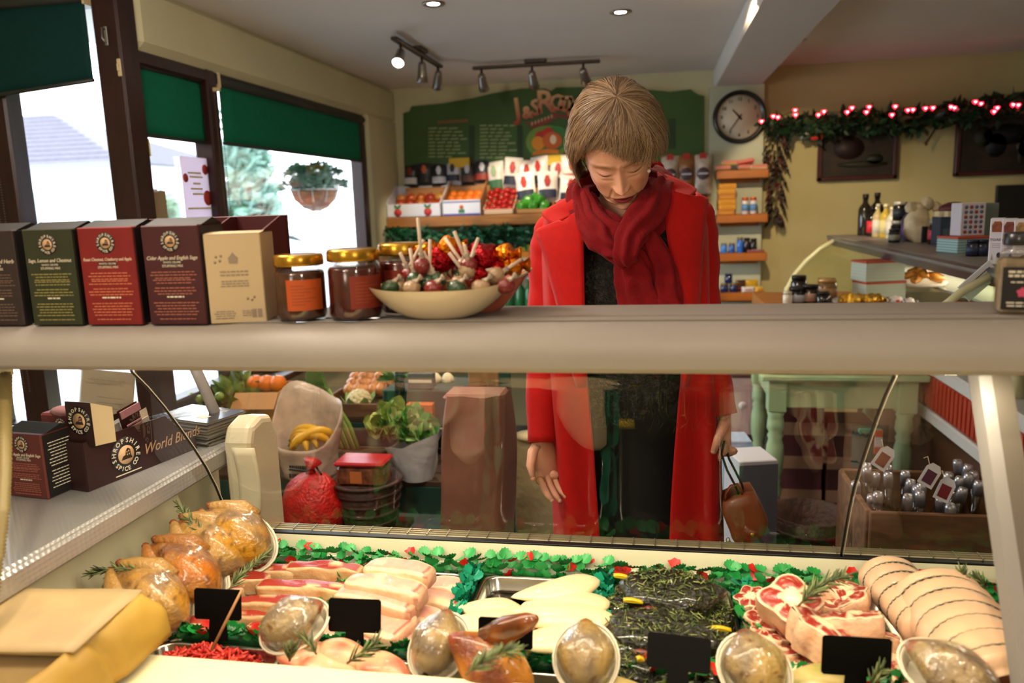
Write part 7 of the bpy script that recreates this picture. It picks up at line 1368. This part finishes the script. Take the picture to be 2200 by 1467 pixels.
divider('dark green parsley divider between the oxtail and the tied joints', (.412, 1.09, zd), (.412, 1.36, zd), 66, ['mid', 'dark'], 0, 7, 1.4)
divider('short parsley divider behind the red mince', (-.80, 1.083, zd), (-.585, 1.083, zd), 44, ['dark', 'mid'], .16, 8)
divider('parsley divider behind the chicken thighs and the roasted bird', (-.57, 1.075, zd), (-.10, 1.075, zd), 90, ['dark'], .04, 9)
divider('parsley divider in front of the marinated steaks and oxtail', (-.085, 1.067, zd), (.42, 1.07, zd), 100, ['dark', 'mid'], .16, 10)
# ================================================================ the customer
def lerp_tab(tab, z):
    if z <= tab[0][0]: return tab[0][1]
    for (a, p), (b, q) in zip(tab, tab[1:]):
        if z <= b: t = (z - a) / (b - a); t = t * t * (3 - 2 * t); return p + (q - p) * t
    return tab[-1][1]
HW = [(-.116, .010), (-.111, .026), (-.10, .040), (-.085, .051), (-.065, .060), (-.04, .067), (0, .072), (.04, .073), (.07, .067), (.09, .052), (.105, .032), (.115, .001)]
HF = [(-.116, .030), (-.112, .066), (-.10, .080), (-.085, .0835), (-.06, .088), (-.02, .088), (.02, .090), (.05, .086), (.075, .074), (.095, .052), (.108, .028), (.115, .001)]
HB = [(-.116, .0), (-.09, .03), (-.06, .065), (-.02, .088), (.03, .098), (.07, .082), (.095, .055), (.115, .001)]
sk, lip, brow, lash, rosy = C('#d7a083'), C('#8c2a32'), C('#7e5a3e'), C('#2c1a14'), C('#c97c68')
def ga(x, z, cx, cz, sx, sz): return math.exp(-((x - cx) / sx) ** 2 - ((z - cz) / sz) ** 2)
def face(x, z):
    ax = abs(x); d = 0; c = sk
    if -.062 < z < .025:
        t = max(0, min(1, (.014 - z) / .052)); h = .003 + .022 * t ** 1.25; sg = .0055 + .0050 * t; fall = 1 if z > -.040 else math.exp(-((z + .040) / .0048) ** 2); d += h * math.exp(-(x / sg) ** 2) * fall * (1 if z < .014 else math.exp(-((z - .014) / .006) ** 2))
    d += .0085 * ga(ax, z, .0125, -.0385, .0055, .0060) - .0050 * ga(ax, z, .0065, -.0475, .0036, .0030)
    d -= .0125 * ga(ax, z, .031, .003, .017, .011); d += .0105 * ga(ax, z, .0315, -.002, .0125, .0078); d -= .0022 * ga(ax, z, .0315, .0075, .015, .0016); d -= .0026 * ga(ax, z, .031, -.0085 + .002 * ((ax - .031) / .014) ** 2, .014, .0013)
    d += .0042 * ga(ax, z, .029, .0185, .022, .0055) + .0050 * ga(ax, z, .044, -.027, .017, .015)
    if -.085 < z < -.036: fx = .0165 + (-.036 - z) * .36; d -= .0022 * math.exp(-((ax - fx) / .0030) ** 2)
    d -= .0018 * ga(ax, z, .027, -.0175, .013, .0026)
    d += .0045 * ga(x, z, 0, -.0672, .018, .0036) + .0060 * ga(x, z, 0, -.0785, .0155, .0045) - .0048 * ga(x, z, 0, -.0727, .025, .0016) - .003 * ga(x, z, 0, -.089, .014, .0035) + .0065 * ga(x, z, 0, -.102, .017, .009) - .0012 * ga(x, z, 0, -.059, .0028, .006)
    m = max(0, 1 - ((ax / .0245) ** 2 + ((z + .0725) / (.0085 if z > -.0725 else .0100)) ** 2)); c = mixc(c, lip, min(1, m * 3)); c = mixc(c, C('#5c1a1e'), .8 * ga(x, z, 0, -.0727, .022, .0009))
    c = mixc(c, brow, .9 * ga(ax, z, .031, .0205 - .12 * max(0, ax - .034), .019, .0030)); c = mixc(c, lash, 1.0 * ga(ax, z, .0315, -.0052 + .0026 * ((ax - .0315) / .014) ** 2, .0150, .0021)); c = mixc(c, C('#a5685a'), .45 * ga(ax, z, .0315, .002, .014, .005))
    c = mixc(c, rosy, .35 * ga(ax, z, .045, -.035, .018, .016) + .3 * ga(x, z, 0, -.038, .010, .008)); c = mixc(c, C('#b08070'), .30 * ga(ax, z, .028, -.0165, .013, .003))
    return d, c
HC = PY(1331, 372, 1.665)                                # eye-line centre as seen, head centre lies behind it
pt, rl = radians(41), radians(6.5)
hr_ = Vector((cos(rl), 0, sin(rl))); hu0 = Vector((0, -sin(pt), cos(pt))); hf0 = Vector((0, -cos(pt), -sin(pt))); hu = (hu0 - hr_ * hu0.dot(hr_)).normalized(); hf = hu.cross(hr_) * 1
if hf.y > 0: hf = -hf
HC = HC - hf * .088
HM = Matrix(((hr_.x, hf.x, hu.x, HC.x), (hr_.y, hf.y, hu.y, HC.y), (hr_.z, hf.z, hu.z, HC.z), (0, 0, 0, 1)))
body = MB(); NU, NV = 170, 130
def headf(u, v):
    z = -.116 + .231 * (u if u < .5 else u); s_ = 2 * v - 1; a = pi * (s_ * .45 + .55 * s_ ** 3)      # denser towards the face
    w, f_, b_ = lerp_tab(HW, z), lerp_tab(HF, z), lerp_tab(HB, z); ca, sa = cos(a), sin(a)
    x = w * math.copysign(abs(sa) ** .88, sa); y = (f_ if ca > 0 else b_) * math.copysign(abs(ca) ** .80, ca); c = sk
    if ca > 0: d, c = face(x, z); k = min(1, max(0, (ca - .12) * 4)); y += d * k
    return ((x, y, z), c)
body.grid(headf, NU, NV, cv=True, tint=True, M=HM)
for s_ in (-1, 1):
    body.grid(lambda u, v: ((s_ * (.071 + .010 * sin(pi * v)), -.012 - .020 * v + .008 * cos(2 * pi * u) * sin(pi * v), -.012 + .030 * sin(2 * pi * u) * sin(pi * v)), C('#c98c74')), 16, 8, cu=True, tint=True, M=HM)
# neck, trunk, arms, legs, hands belong to the same mesh
neck0 = HM @ Vector((0, -.035, -.05)); TC = Vector((-.055, 1.90, 0))
def skt(pts, r, n=16, fl=None, tint=sk): body.tube(pts, r, n, flatten=fl, tint=tint)
skt([neck0, neck0 + Vector((0, .05, -.05)), Vector((TC.x, 1.83, 1.44)), Vector((TC.x, 1.87, 1.36)), Vector((TC.x, 1.90, 1.2)), Vector((TC.x, 1.93, 1.05)), Vector((TC.x, 1.95, .92)), Vector((TC.x, 1.95, .84))], [.052, .052, .075, .13, .135, .12, .145, .10], 20, .75)
for s_ in (-1, 1): skt([Vector((TC.x + s_ * .085, 1.95, .9)), Vector((TC.x + s_ * .085, 1.93, .5)), Vector((TC.x + s_ * .085, 1.96, .28)), Vector((TC.x + s_ * .085, 1.98, .08))], [.085, .055, .05, .034], 14, None, C('#141214'))
def hand(wrist, direc, across, side, curl, sc=1.0, fingers=(1, 1, 1, 1)):
    """palm plus five tapering fingers; across points towards the thumb side"""
    d = Vector(direc).normalized(); a = Vector(across); a = (a - d * a.dot(d)).normalized(); n = a.cross(d) * side; w = Vector(wrist)
    body.grid(lambda u, v: (w + d * (.088 * v * sc) + a * ((.022 + .018 * sin(pi * min(1, v * .8 + .1))) * cos(2 * pi * u) * (1 - .1 * (v > .95))) + n * (.0145 * sin(2 * pi * u) * (1 - .25 * v) + .006 * v), sk), 14, 8, cu=True, tint=True)
    body.sphere(w + d * .087 * sc + n * .006, (.028, .012, .014), 10, 6, tint=sk)
    for k, L in enumerate((.066, .074, .070, .056)):
        p = w + d * .082 * sc + a * (.027 - .018 * k) + n * .006; q = d.copy(); pts = [p]; c_ = curl * (1 + .08 * k)
        for seg in (.46, .30, .24):
            q = (q * cos(c_) + n * sin(c_)).normalized(); p = p + q * L * seg * sc; pts.append(p)
        pts = [w + d * .065 * sc + a * (.025 - .0165 * k) + n * .004] + pts; skt(pts, [.0095, .0098, .0088, .0078, .0052], 9)
        body.sphere(pts[-1], .0054, 8, 6, tint=sk)
    p = w + d * .022 * sc + a * .030; q = (d * .75 + a * .62 + n * .35).normalized(); q2 = (d * .95 + a * .15 + n * .35).normalized(); skt([w + d * .012 + a * .014, p, p + q * .036, p + q * .040 + q2 * .026], [.014, .0135, .0105, .0070], 9); body.sphere(p + q * .040 + q2 * .026, .0072, 8, 6, tint=sk)
LW, RW = PY(1163, 945, 1.80), PY(1557, 890, 1.84)
skt([PY(1200, 500, 1.90), PY(1185, 650, 1.892), PY(1169, 800, 1.866), LW], [.042, .036, .029, .023], 12); skt([PY(1490, 475, 1.92), PY(1500, 600, 1.92), PY(1515, 730, 1.895), RW], [.045, .04, .034, .024], 12)
hand(LW, (.16, -.05, -1), (-.7, -.7, -.1), 1, .33); hand(RW, (.10, -.12, -1), (-.25, -1, 0), -1, .85)
sknm = vcol_mat('person_skin', .42, sss=.18, bump=.06, bscale=260, noise=.05, nscale=60, spec=.4)
P = body.build('person', sknm); tag(P, 'person in a red coat and dark red scarf bowing the head over the counter', 'person')
# --- hair: under-shell and strands
crown = Vector((.10, .20, 1)).normalized(); e1 = Vector((1, 0, 0)); e1 = (e1 - crown * e1.dot(crown)).normalized(); e2 = crown.cross(e1)
def hairp(phi, t, lift=0):
    """t=0 crown .. 1 tip; phi=0 face side"""
    fr = max(0, cos(phi)) ** 1.6; sd = abs(sin(phi)); th_max = radians(50 * fr + (112 - 14 * sin(phi) + 10 * max(0, -cos(phi))) * (1 - fr)); 
    ph = phi - .42 * t * fr; th = th_max * t; th_c = min(th, radians(98))
    d = crown * cos(th_c) + (e2 * -cos(ph) * -1 + e1 * sin(ph)) * sin(th_c)
    R3 = Vector((.103 - .004 * fr, .112 if d.y > 0 else .122, .132)); k = 1 / sqrt((d.x / R3.x) ** 2 + (d.y / R3.y) ** 2 + (d.z / R3.z) ** 2); k *= 1 + lift + .035 * fn(d.x * 3, d.y * 3, d.z * 3) - .10 * fr * max(0, t - .55)
    p = d * k + Vector((0, -.006, .004))
    if th > th_c: ex = (th - th_c); dn = ex * .26; p += Vector((-p.x * .9 * ex * ex * 1.1, -p.y * .5 * ex * ex, -dn))
    return p
sh_ = MB(); sh_.grid(lambda u, v: HM @ hairp(2 * pi * u, .02 + .84 * v, -.03), 72, 30, cu=True); hs_ = sh_.build('hair', mat('hair_base', '#5c4530', .5, noise=.3, nscale=30), P)
cols_ = [C('#8f7150'), C('#755a3e'), C('#ad9070'), C('#5f4834'), C('#9a8068')]
def strands(n, sd, r=.00085, lift=(.0, .03), stray=0):
    mb = MB(); rn = random.Random(sd); K = 12; vs, fs, cs = [], [], []
    clumps = [(rn.uniform(-pi, pi), rn.uniform(*lift), rn.uniform(-.16, .16), rn.uniform(0, 6), rn.randrange(5), rn.uniform(.90, 1.06), rn.uniform(.02, .14)) for _ in range(max(40, n // 16))]
    for i in range(n):
        cp, l, w1, w2, ci, tip, amp = clumps[rn.randrange(len(clumps))]; phi = cp + rn.gauss(0, .05); t0 = rn.random() ** 1.7 * .55; t1 = tip + rn.uniform(-.04, .03) if rn.random() < .6 else min(tip, t0 + rn.uniform(.3, .7)); l += rn.uniform(-.006, .012); c = cols_[ci if rn.random() < .6 else rn.randrange(5)]; base = len(vs); e = stray * rn.uniform(.4, 1)
        for k in range(K):
            q_ = k / (K - 1); t = t0 + (t1 - t0) * q_; ph = phi + w1 * t * t + amp * sin(5 * t + w2) + .015 * sin(14 * t + i); li = l * (.35 + .65 * sin(pi * min(1, q_ * .9 + .08))) + e * q_ * q_; p = HM @ hairp(ph, t, li); nn = (p - HC).normalized(); q = HM @ hairp(ph + .02, t, li); tn = (q - p).normalized() if (q - p).length > 1e-7 else Vector((1, 0, 0)); rr = r * (1 - .8 * q_ ** 3)
            vs += [p - tn * rr, p + nn * rr, p + tn * rr]; cs += [c] * 3
        for k in range(K - 1):
            b = base + k * 3; fs += [(b, b + 3, b + 4, b + 1), (b + 1, b + 4, b + 5, b + 2)]
    mb.add(vs, fs, tint=cs); return mb
hm_ = vcol_mat('hair_strands', .38, spec=.5)
o = strands(5600, 1, lift=(-.005, .045)).build('hair_strands', hm_, hs_); o['kind'] = 'stuff'; o = strands(160, 2, .0005, (.03, .06), .06).build('stray_hair', hm_, hs_); o['kind'] = 'stuff'
ep_ = PY(1394, 367, 1.70); er = MB().sphere(ep_, .0042, 10, 7).build('earring', mat('pearl', '#d8d0c4', .2, coat=.5), P); MB().sphere(ep_ + Vector((0, -.001, .006)), .0022, 8, 6).build('earring_stud', mat('gold_lid', '#b8892c'), er)
# --- black top and skirt
topm = mat('black_lace_top', '#0d0b0c', .55, ramp=[(.42, '#0a0809'), (.56, '#1a1517'), (.64, '#383234')], nscale=85, bump=.5, bscale=170); blkm = mat('black_cloth', '#0b0a0b', .7, noise=.2, nscale=30)
def torso(rows, n=40, fold=0):
    mb = MB()
    def f(u, v):
        i = min(int(v * (len(rows) - 1)), len(rows) - 2); t = v * (len(rows) - 1) - i; z, cx, cy, rx, ry = (a + (b - a) * t for a, b in zip(rows[i], rows[i + 1])); a = 2 * pi * u
        return (cx + rx * math.copysign(abs(cos(a)) ** .85, cos(a)) * (1 + fold * fn(cos(a) * 4, sin(a) * 4, z * 3)), cy + ry * sin(a) * (1 + fold * fn(cos(a) * 5, sin(a) * 5, z * 2 + 4)), z)
    return mb.grid(f, n, 24, cu=True)
torso([(1.46, -.06, 1.845, .075, .06), (1.42, -.06, 1.85, .14, .085), (1.34, -.055, 1.865, .165, .105), (1.22, -.055, 1.89, .165, .115), (1.08, -.055, 1.92, .15, .11), (.98, -.055, 1.94, .16, .115)], fold=.03).build('top', topm, P)
torso([(1.04, -.045, 1.935, .155, .115), (.92, -.045, 1.95, .17, .125), (.75, -.045, 1.95, .175, .125), (.55, -.045, 1.95, .17, .12), (.47, -.045, 1.95, .165, .115)], fold=.06).build('skirt', blkm, P)
for s_ in (-1, 1):
    x = TC.x + s_ * .085; sh_o = MB().grid(lambda u, v: (x + .04 * sin(pi * v) ** .6 * cos(2 * pi * u), 1.90 + .24 * (v - .5), .012 + max(0, .05 * sin(pi * v) ** .7 * sin(2 * pi * u)) + .03 * max(0, v - .4)), 18, 14, cu=True).build('shoe', mat('black_leather', '#0c0b0c', .25), P); MB().box(x - .02, x + .02, 1.985, 2.02, 0, .05, .004).build('heel', _M['black_leather'], sh_o)
# --- coat
coatm = mat('red_wool', '#b00a06', .75, sheen=.06, spec=.25, noise=.05, nscale=60, bump=.10, bscale=600)
rows = [  # px y, left outer, left inner, right inner, right outer
    (430, 1215, 1262, 1418, 1478), (455, 1180, 1256, 1424, 1508), (490, 1170, 1254, 1430, 1516), (560, 1168, 1255, 1446, 1516), (654, 1170, 1257, 1460, 1514), (730, 1178, 1259, 1462, 1516), (810, 1186, 1262, 1462, 1524), (960, 1188, 1276, 1449, 1545), (1080, 1192, 1284, 1441, 1549), (1180, 1196, 1291, 1438, 1553), (1420, 1200, 1300, 1432, 1560)]
def cm(p0, p1, p2, p3, t): return .5 * ((2 * p1) + (p2 - p0) * t + (2 * p0 - 5 * p1 + 4 * p2 - p3) * t * t + (3 * p1 - p0 - 3 * p2 + p3) * t ** 3)
def coatf(u, v):
    i = min(int(v * (len(rows) - 1)), len(rows) - 2); t = v * (len(rows) - 1) - i; py, lo, li, ri, ro = (a + (b - a) * t for a, b in zip(rows[i], rows[i + 1])); top = max(0, 1 - v * 4)
    yi = 1.745 - .0 * v + .05 * top + .03 * v; ys = 1.90 - .02 * top; A = PY(li, py, yi); B = PY(lo, py, ys); D = PY(ro, py, ys); E = PY(ri, py, yi); zb = B.z; Cb = Vector(((B.x + D.x) / 2, 2.06 - .10 * top, zb)); AB = (A + B) / 2 + Vector((-.025, -.045, 0)); DE = (D + E) / 2 + Vector((.025, -.045, 0)); BC = Vector((B.x * .75 + Cb.x * .25, 2.02 - .1 * top, zb)); CD = Vector((D.x * .75 + Cb.x * .25, 2.02 - .1 * top, zb)); P_ = [A, AB, B, BC, Cb, CD, D, DE, E]; s_ = u * 8; j = min(int(s_), 7); q = cm(P_[max(j - 1, 0)], P_[j], P_[j + 1], P_[min(j + 2, 8)], s_ - j)
    w = (.006 + .012 * v) * sin(u * 34 + 2 * v) * min(1, u * 10) * min(1, (1 - u) * 10); return q + Vector((0, w, 0))
o = MB().grid(coatf, 72, 44).build('coat', coatm, P); m_ = o.modifiers.new('thickness', 'SOLIDIFY'); m_.thickness = .004; m_.offset = 1
def panel(name, edge_a, edge_b, par=o, nu=16, nv=8, bulge=.012, th=.004):
    """cloth panel spanned between two polylines of (px, py, depth) points"""
    def pl(E, t):
        i = min(int(t * (len(E) - 1)), len(E) - 2); k = t * (len(E) - 1) - i; a = [PY(*e) for e in E]; return cm(a[max(i - 1, 0)], a[i], a[i + 1], a[min(i + 2, len(a) - 1)], k)
    q = MB().grid(lambda u, v: pl(edge_a, u).lerp(pl(edge_b, u), v) + Vector((0, -bulge * sin(pi * v), 0)), nu, nv).build(name, coatm, par); s = q.modifiers.new('thickness', 'SOLIDIFY'); s.thickness = th; s.offset = 1; return q
panel('lapel', [(1191, 483, 1.752), (1150, 497, 1.782), (1166, 535, 1.758), (1180, 590, 1.748), (1198, 654, 1.742), (1215, 740, 1.735), (1240, 830, 1.732)], [(1243, 455, 1.745), (1252, 470, 1.725), (1254, 520, 1.715), (1255, 590, 1.71), (1256, 654, 1.71), (1258, 740, 1.715), (1260, 830, 1.725)])
panel('lapel', [(1483, 421, 1.752), (1520, 423, 1.782), (1519, 460, 1.768), (1511, 540, 1.756), (1505, 654, 1.745), (1495, 740, 1.736), (1480, 830, 1.732)], [(1430, 405, 1.745), (1428, 450, 1.725), (1432, 500, 1.715), (1444, 580, 1.71), (1461, 654, 1.71), (1463, 740, 1.715), (1463, 830, 1.725)])
panel('collar', [(1243, 414, 1.78), (1210, 432, 1.785), (1166, 460, 1.80), (1191, 484, 1.748)], [(1244, 444, 1.75), (1242, 450, 1.75), (1240, 455, 1.75), (1236, 460, 1.755)], bulge=.008)
panel('collar', [(1412, 368, 1.80), (1455, 383, 1.80), (1496, 405, 1.805), (1483, 421, 1.748)], [(1416, 398, 1.75), (1422, 402, 1.75), (1428, 406, 1.752), (1436, 410, 1.757)], bulge=.008)
MB().tube([PY(1256, 400, 1.85), PY(1290, 380, 1.91), PY(1340, 372, 1.93), PY(1390, 366, 1.91), PY(1410, 370, 1.86)], .022, 12, flatten=1.2).build('collar_stand', coatm, o)
def sleeve(pts, rr, par=o):
    P_ = [PY(*p) for p in pts]; n = 30; path = []; rad = []
    for k in range(n + 1):
        s = k / n * (len(P_) - 1); i = min(int(s), len(P_) - 2); t = s - i; path.append(cm(P_[max(i - 1, 0)], P_[i], P_[i + 1], P_[min(i + 2, len(P_) - 1)], t)); rad.append((rr[i] + (rr[i + 1] - rr[i]) * t) * (1 + .035 * sin(k * 1.5)))
    s_ = MB().tube(path, rad, 20, caps=False).build('sleeve', coatm, par); s_.modifiers.new('thickness', 'SOLIDIFY').thickness = .004; return s_
sleeve([(1212, 462, 1.895), (1196, 500, 1.895), (1189, 560, 1.895), (1183, 660, 1.89), (1168, 800, 1.86), (1165, 952, 1.80)], [.030, .052, .057, .052, .040, .031]); sleeve([(1470, 432, 1.905), (1485, 465, 1.915), (1491, 540, 1.92), (1497, 660, 1.915), (1526, 790, 1.87), (1551, 893, 1.84)], [.030, .050, .055, .052, .040, .031])
# --- scarf
scm = mat('dark_red_scarf', '#74060f', .8, sheen=.05, spec=.2, noise=.12, nscale=30, bump=.2, bscale=200)
sf = bpy.data.objects.new('scarf', None)
def cloth_tube(pts, rr, name='fold', par=None, closed=False, flat=.8, rip=.19, nr=6, sd=0, n=48):
    P_ = [PY(*p) for p in pts]; K = len(P_); mb = MB(); N = n
    def ctr(s):
        if closed: s = s % K; i = int(s); t = s - i; return cm(P_[(i - 1) % K], P_[i], P_[(i + 1) % K], P_[(i + 2) % K], t), rr[i] + (rr[(i + 1) % K] - rr[i]) * t
        i = min(int(s), K - 2); t = s - i; return cm(P_[max(i - 1, 0)], P_[i], P_[i + 1], P_[min(i + 2, K - 1)], t), rr[i] + (rr[i + 1] - rr[i]) * t
    L = K if closed else K - 1
    def f(u, v):
        s = u * L; c, r = ctr(s); c2, _ = ctr(min(s + .05, L - 1e-4) if not closed else s + .05); c1, _ = ctr(max(s - .05, 0) if not closed else s - .05); d = (c2 - c1).normalized(); out = Vector((0, -1, .15)); out = (out - d * out.dot(d)); out = out.normalized() if out.length > 1e-3 else Vector((1, 0, 0)); sidev = d.cross(out); a = 2 * pi * v
        k = 1 + rip * sin(nr * a + 3 * fn(u * 4 + sd, 0, 1) + sd) + rip * .5 * fn(u * 9, cos(a) * 2 + sd, sin(a) * 2); return c + (sidev * cos(a) + out * sin(a) * flat) * r * k
    mb.grid(f, N, 40, cu=closed, cv=True); o_ = mb.build(name, scm, par); return o_
SCF = cloth_tube([(1253, 405, 1.80), (1258, 448, 1.755), (1292, 492, 1.715), (1340, 512, 1.70), (1386, 478, 1.715), (1412, 432, 1.76), (1412, 392, 1.82), (1335, 378, 1.90)], [.026, .031, .038, .036, .036, .034, .030, .035], 'scarf', P, True, .75, sd=1, n=72)
cloth_tube([(1252, 420, 1.77), (1262, 462, 1.735), (1296, 508, 1.695), (1328, 538, 1.68), (1346, 560, 1.675)], [.020, .030, .034, .026, .018], 'scarf_fold', SCF, False, .7, sd=3)
cloth_tube([(1420, 395, 1.78), (1408, 430, 1.735), (1378, 470, 1.69), (1356, 505, 1.668), (1344, 545, 1.66), (1350, 566, 1.67)], [.026, .034, .034, .028, .025, .018], 'scarf_fold', SCF, False, .75, sd=5)
cloth_tube([(1350, 545, 1.68), (1364, 590, 1.69), (1378, 640, 1.70), (1385, 700, 1.705), (1388, 765, 1.71)], [.026, .040, .046, .048, .046], 'scarf_tail', SCF, False, .42, .18, 6, 7)
cloth_tube([(1376, 490, 1.69), (1404, 530, 1.69), (1425, 585, 1.695), (1437, 650, 1.70), (1442, 720, 1.705)], [.018, .022, .026, .028, .026], 'scarf_tail', SCF, False, .55, .2, 5, 9)
# --- ring
MB().tube([LW + Vector((.0 + .010 * cos(a * pi / 8), -.036, -.09 + .010 * sin(a * pi / 8))) for a in range(17)], .0012, 5).build('ring', mat('gold_lid', '#b8892c'), P)
# --- handbag
lea = mat('tan_leather', '#7d3f1c', .38, noise=.12, nscale=9, coat=.15, bump=.06, bscale=120); lead = mat('dark_strap', '#3a2016', .45)
hb0 = PY(1600, 1115, 1.80); hb = thing('handbag', 'tan leather handbag with a rounded flap hanging from the hand of the person in red', 'handbag', hb0)
bpts = [(1553, 1078), (1575, 1068), (1600, 1059), (1619, 1057), (1632, 1078), (1642, 1098), (1649, 1116), (1648, 1132), (1641, 1145), (1628, 1157), (1612, 1164), (1596, 1167), (1580, 1165), (1573, 1155), (1568, 1139), (1560, 1120), (1552, 1100)]
def bagl(name, sc, ys, m, par, drop=0):
    pl = [PY(x, y, 1.80) - hb0 for x, y in bpts]; n = len(pl); mb = MB(); vs = []
    for (k, dy) in ys: vs += [(p.x * k * sc, dy, p.z * k * sc - drop) for p in pl]
    fs = [(i * n + j, i * n + (j + 1) % n, (i + 1) * n + (j + 1) % n, (i + 1) * n + j) for i in range(len(ys) - 1) for j in range(n)] + [tuple(range(n))[::-1], tuple(range((len(ys) - 1) * n, len(ys) * n))]
    mb.add(vs, fs); return mb.build(name, m, par)
bagl('bag_body', 1.0, [(.80, .085), (.97, .075), (1.0, .05), (1.0, .02), (.96, .004), (.9, .0)], lea, hb); bagl('flap', 1.02, [(1.0, .006), (1.0, -.002), (.97, -.010), (.85, -.017), (.55, -.022)], lea, hb)
q_ = PY(1616, 1148, 1.775) - hb0; MB().sphere(q_, .006, 10, 7).build('clasp', mat('gold_lid', '#b8892c'), hb)
def strap(name, pts, m, w_=.007): return MB().tube([PY(*p) - hb0 for p in pts], w_, 8, flatten=.4).build(name, m, hb)
strap('strap', [(1556, 946, 1.80), (1550, 975, 1.80), (1562, 1010, 1.80), (1578, 1040, 1.80), (1588, 1064, 1.81)], lead); strap('strap', [(1556, 946, 1.815), (1566, 985, 1.82), (1580, 1012, 1.83), (1594, 1040, 1.83), (1600, 1064, 1.83)], lead)
strap('handle', [(1558, 1078, 1.80), (1560, 1058, 1.80), (1570, 1044, 1.80), (1585, 1040, 1.80), (1592, 1050, 1.80), (1594, 1062, 1.80)], lea)
ch = MB(); [ch.tube([PY(1564 + 3 * (k % 2), 1160 + k * 7, 1.79) - hb0 + Vector((.004 * cos(a * pi / 5), 0, .006 * sin(a * pi / 5))) for a in range(11)], .0012, 5, caps=False) for k in range(5)]; ch.build('chain_charm', mat('gold_lid', '#b8892c'), hb)['kind'] = 'stuff'
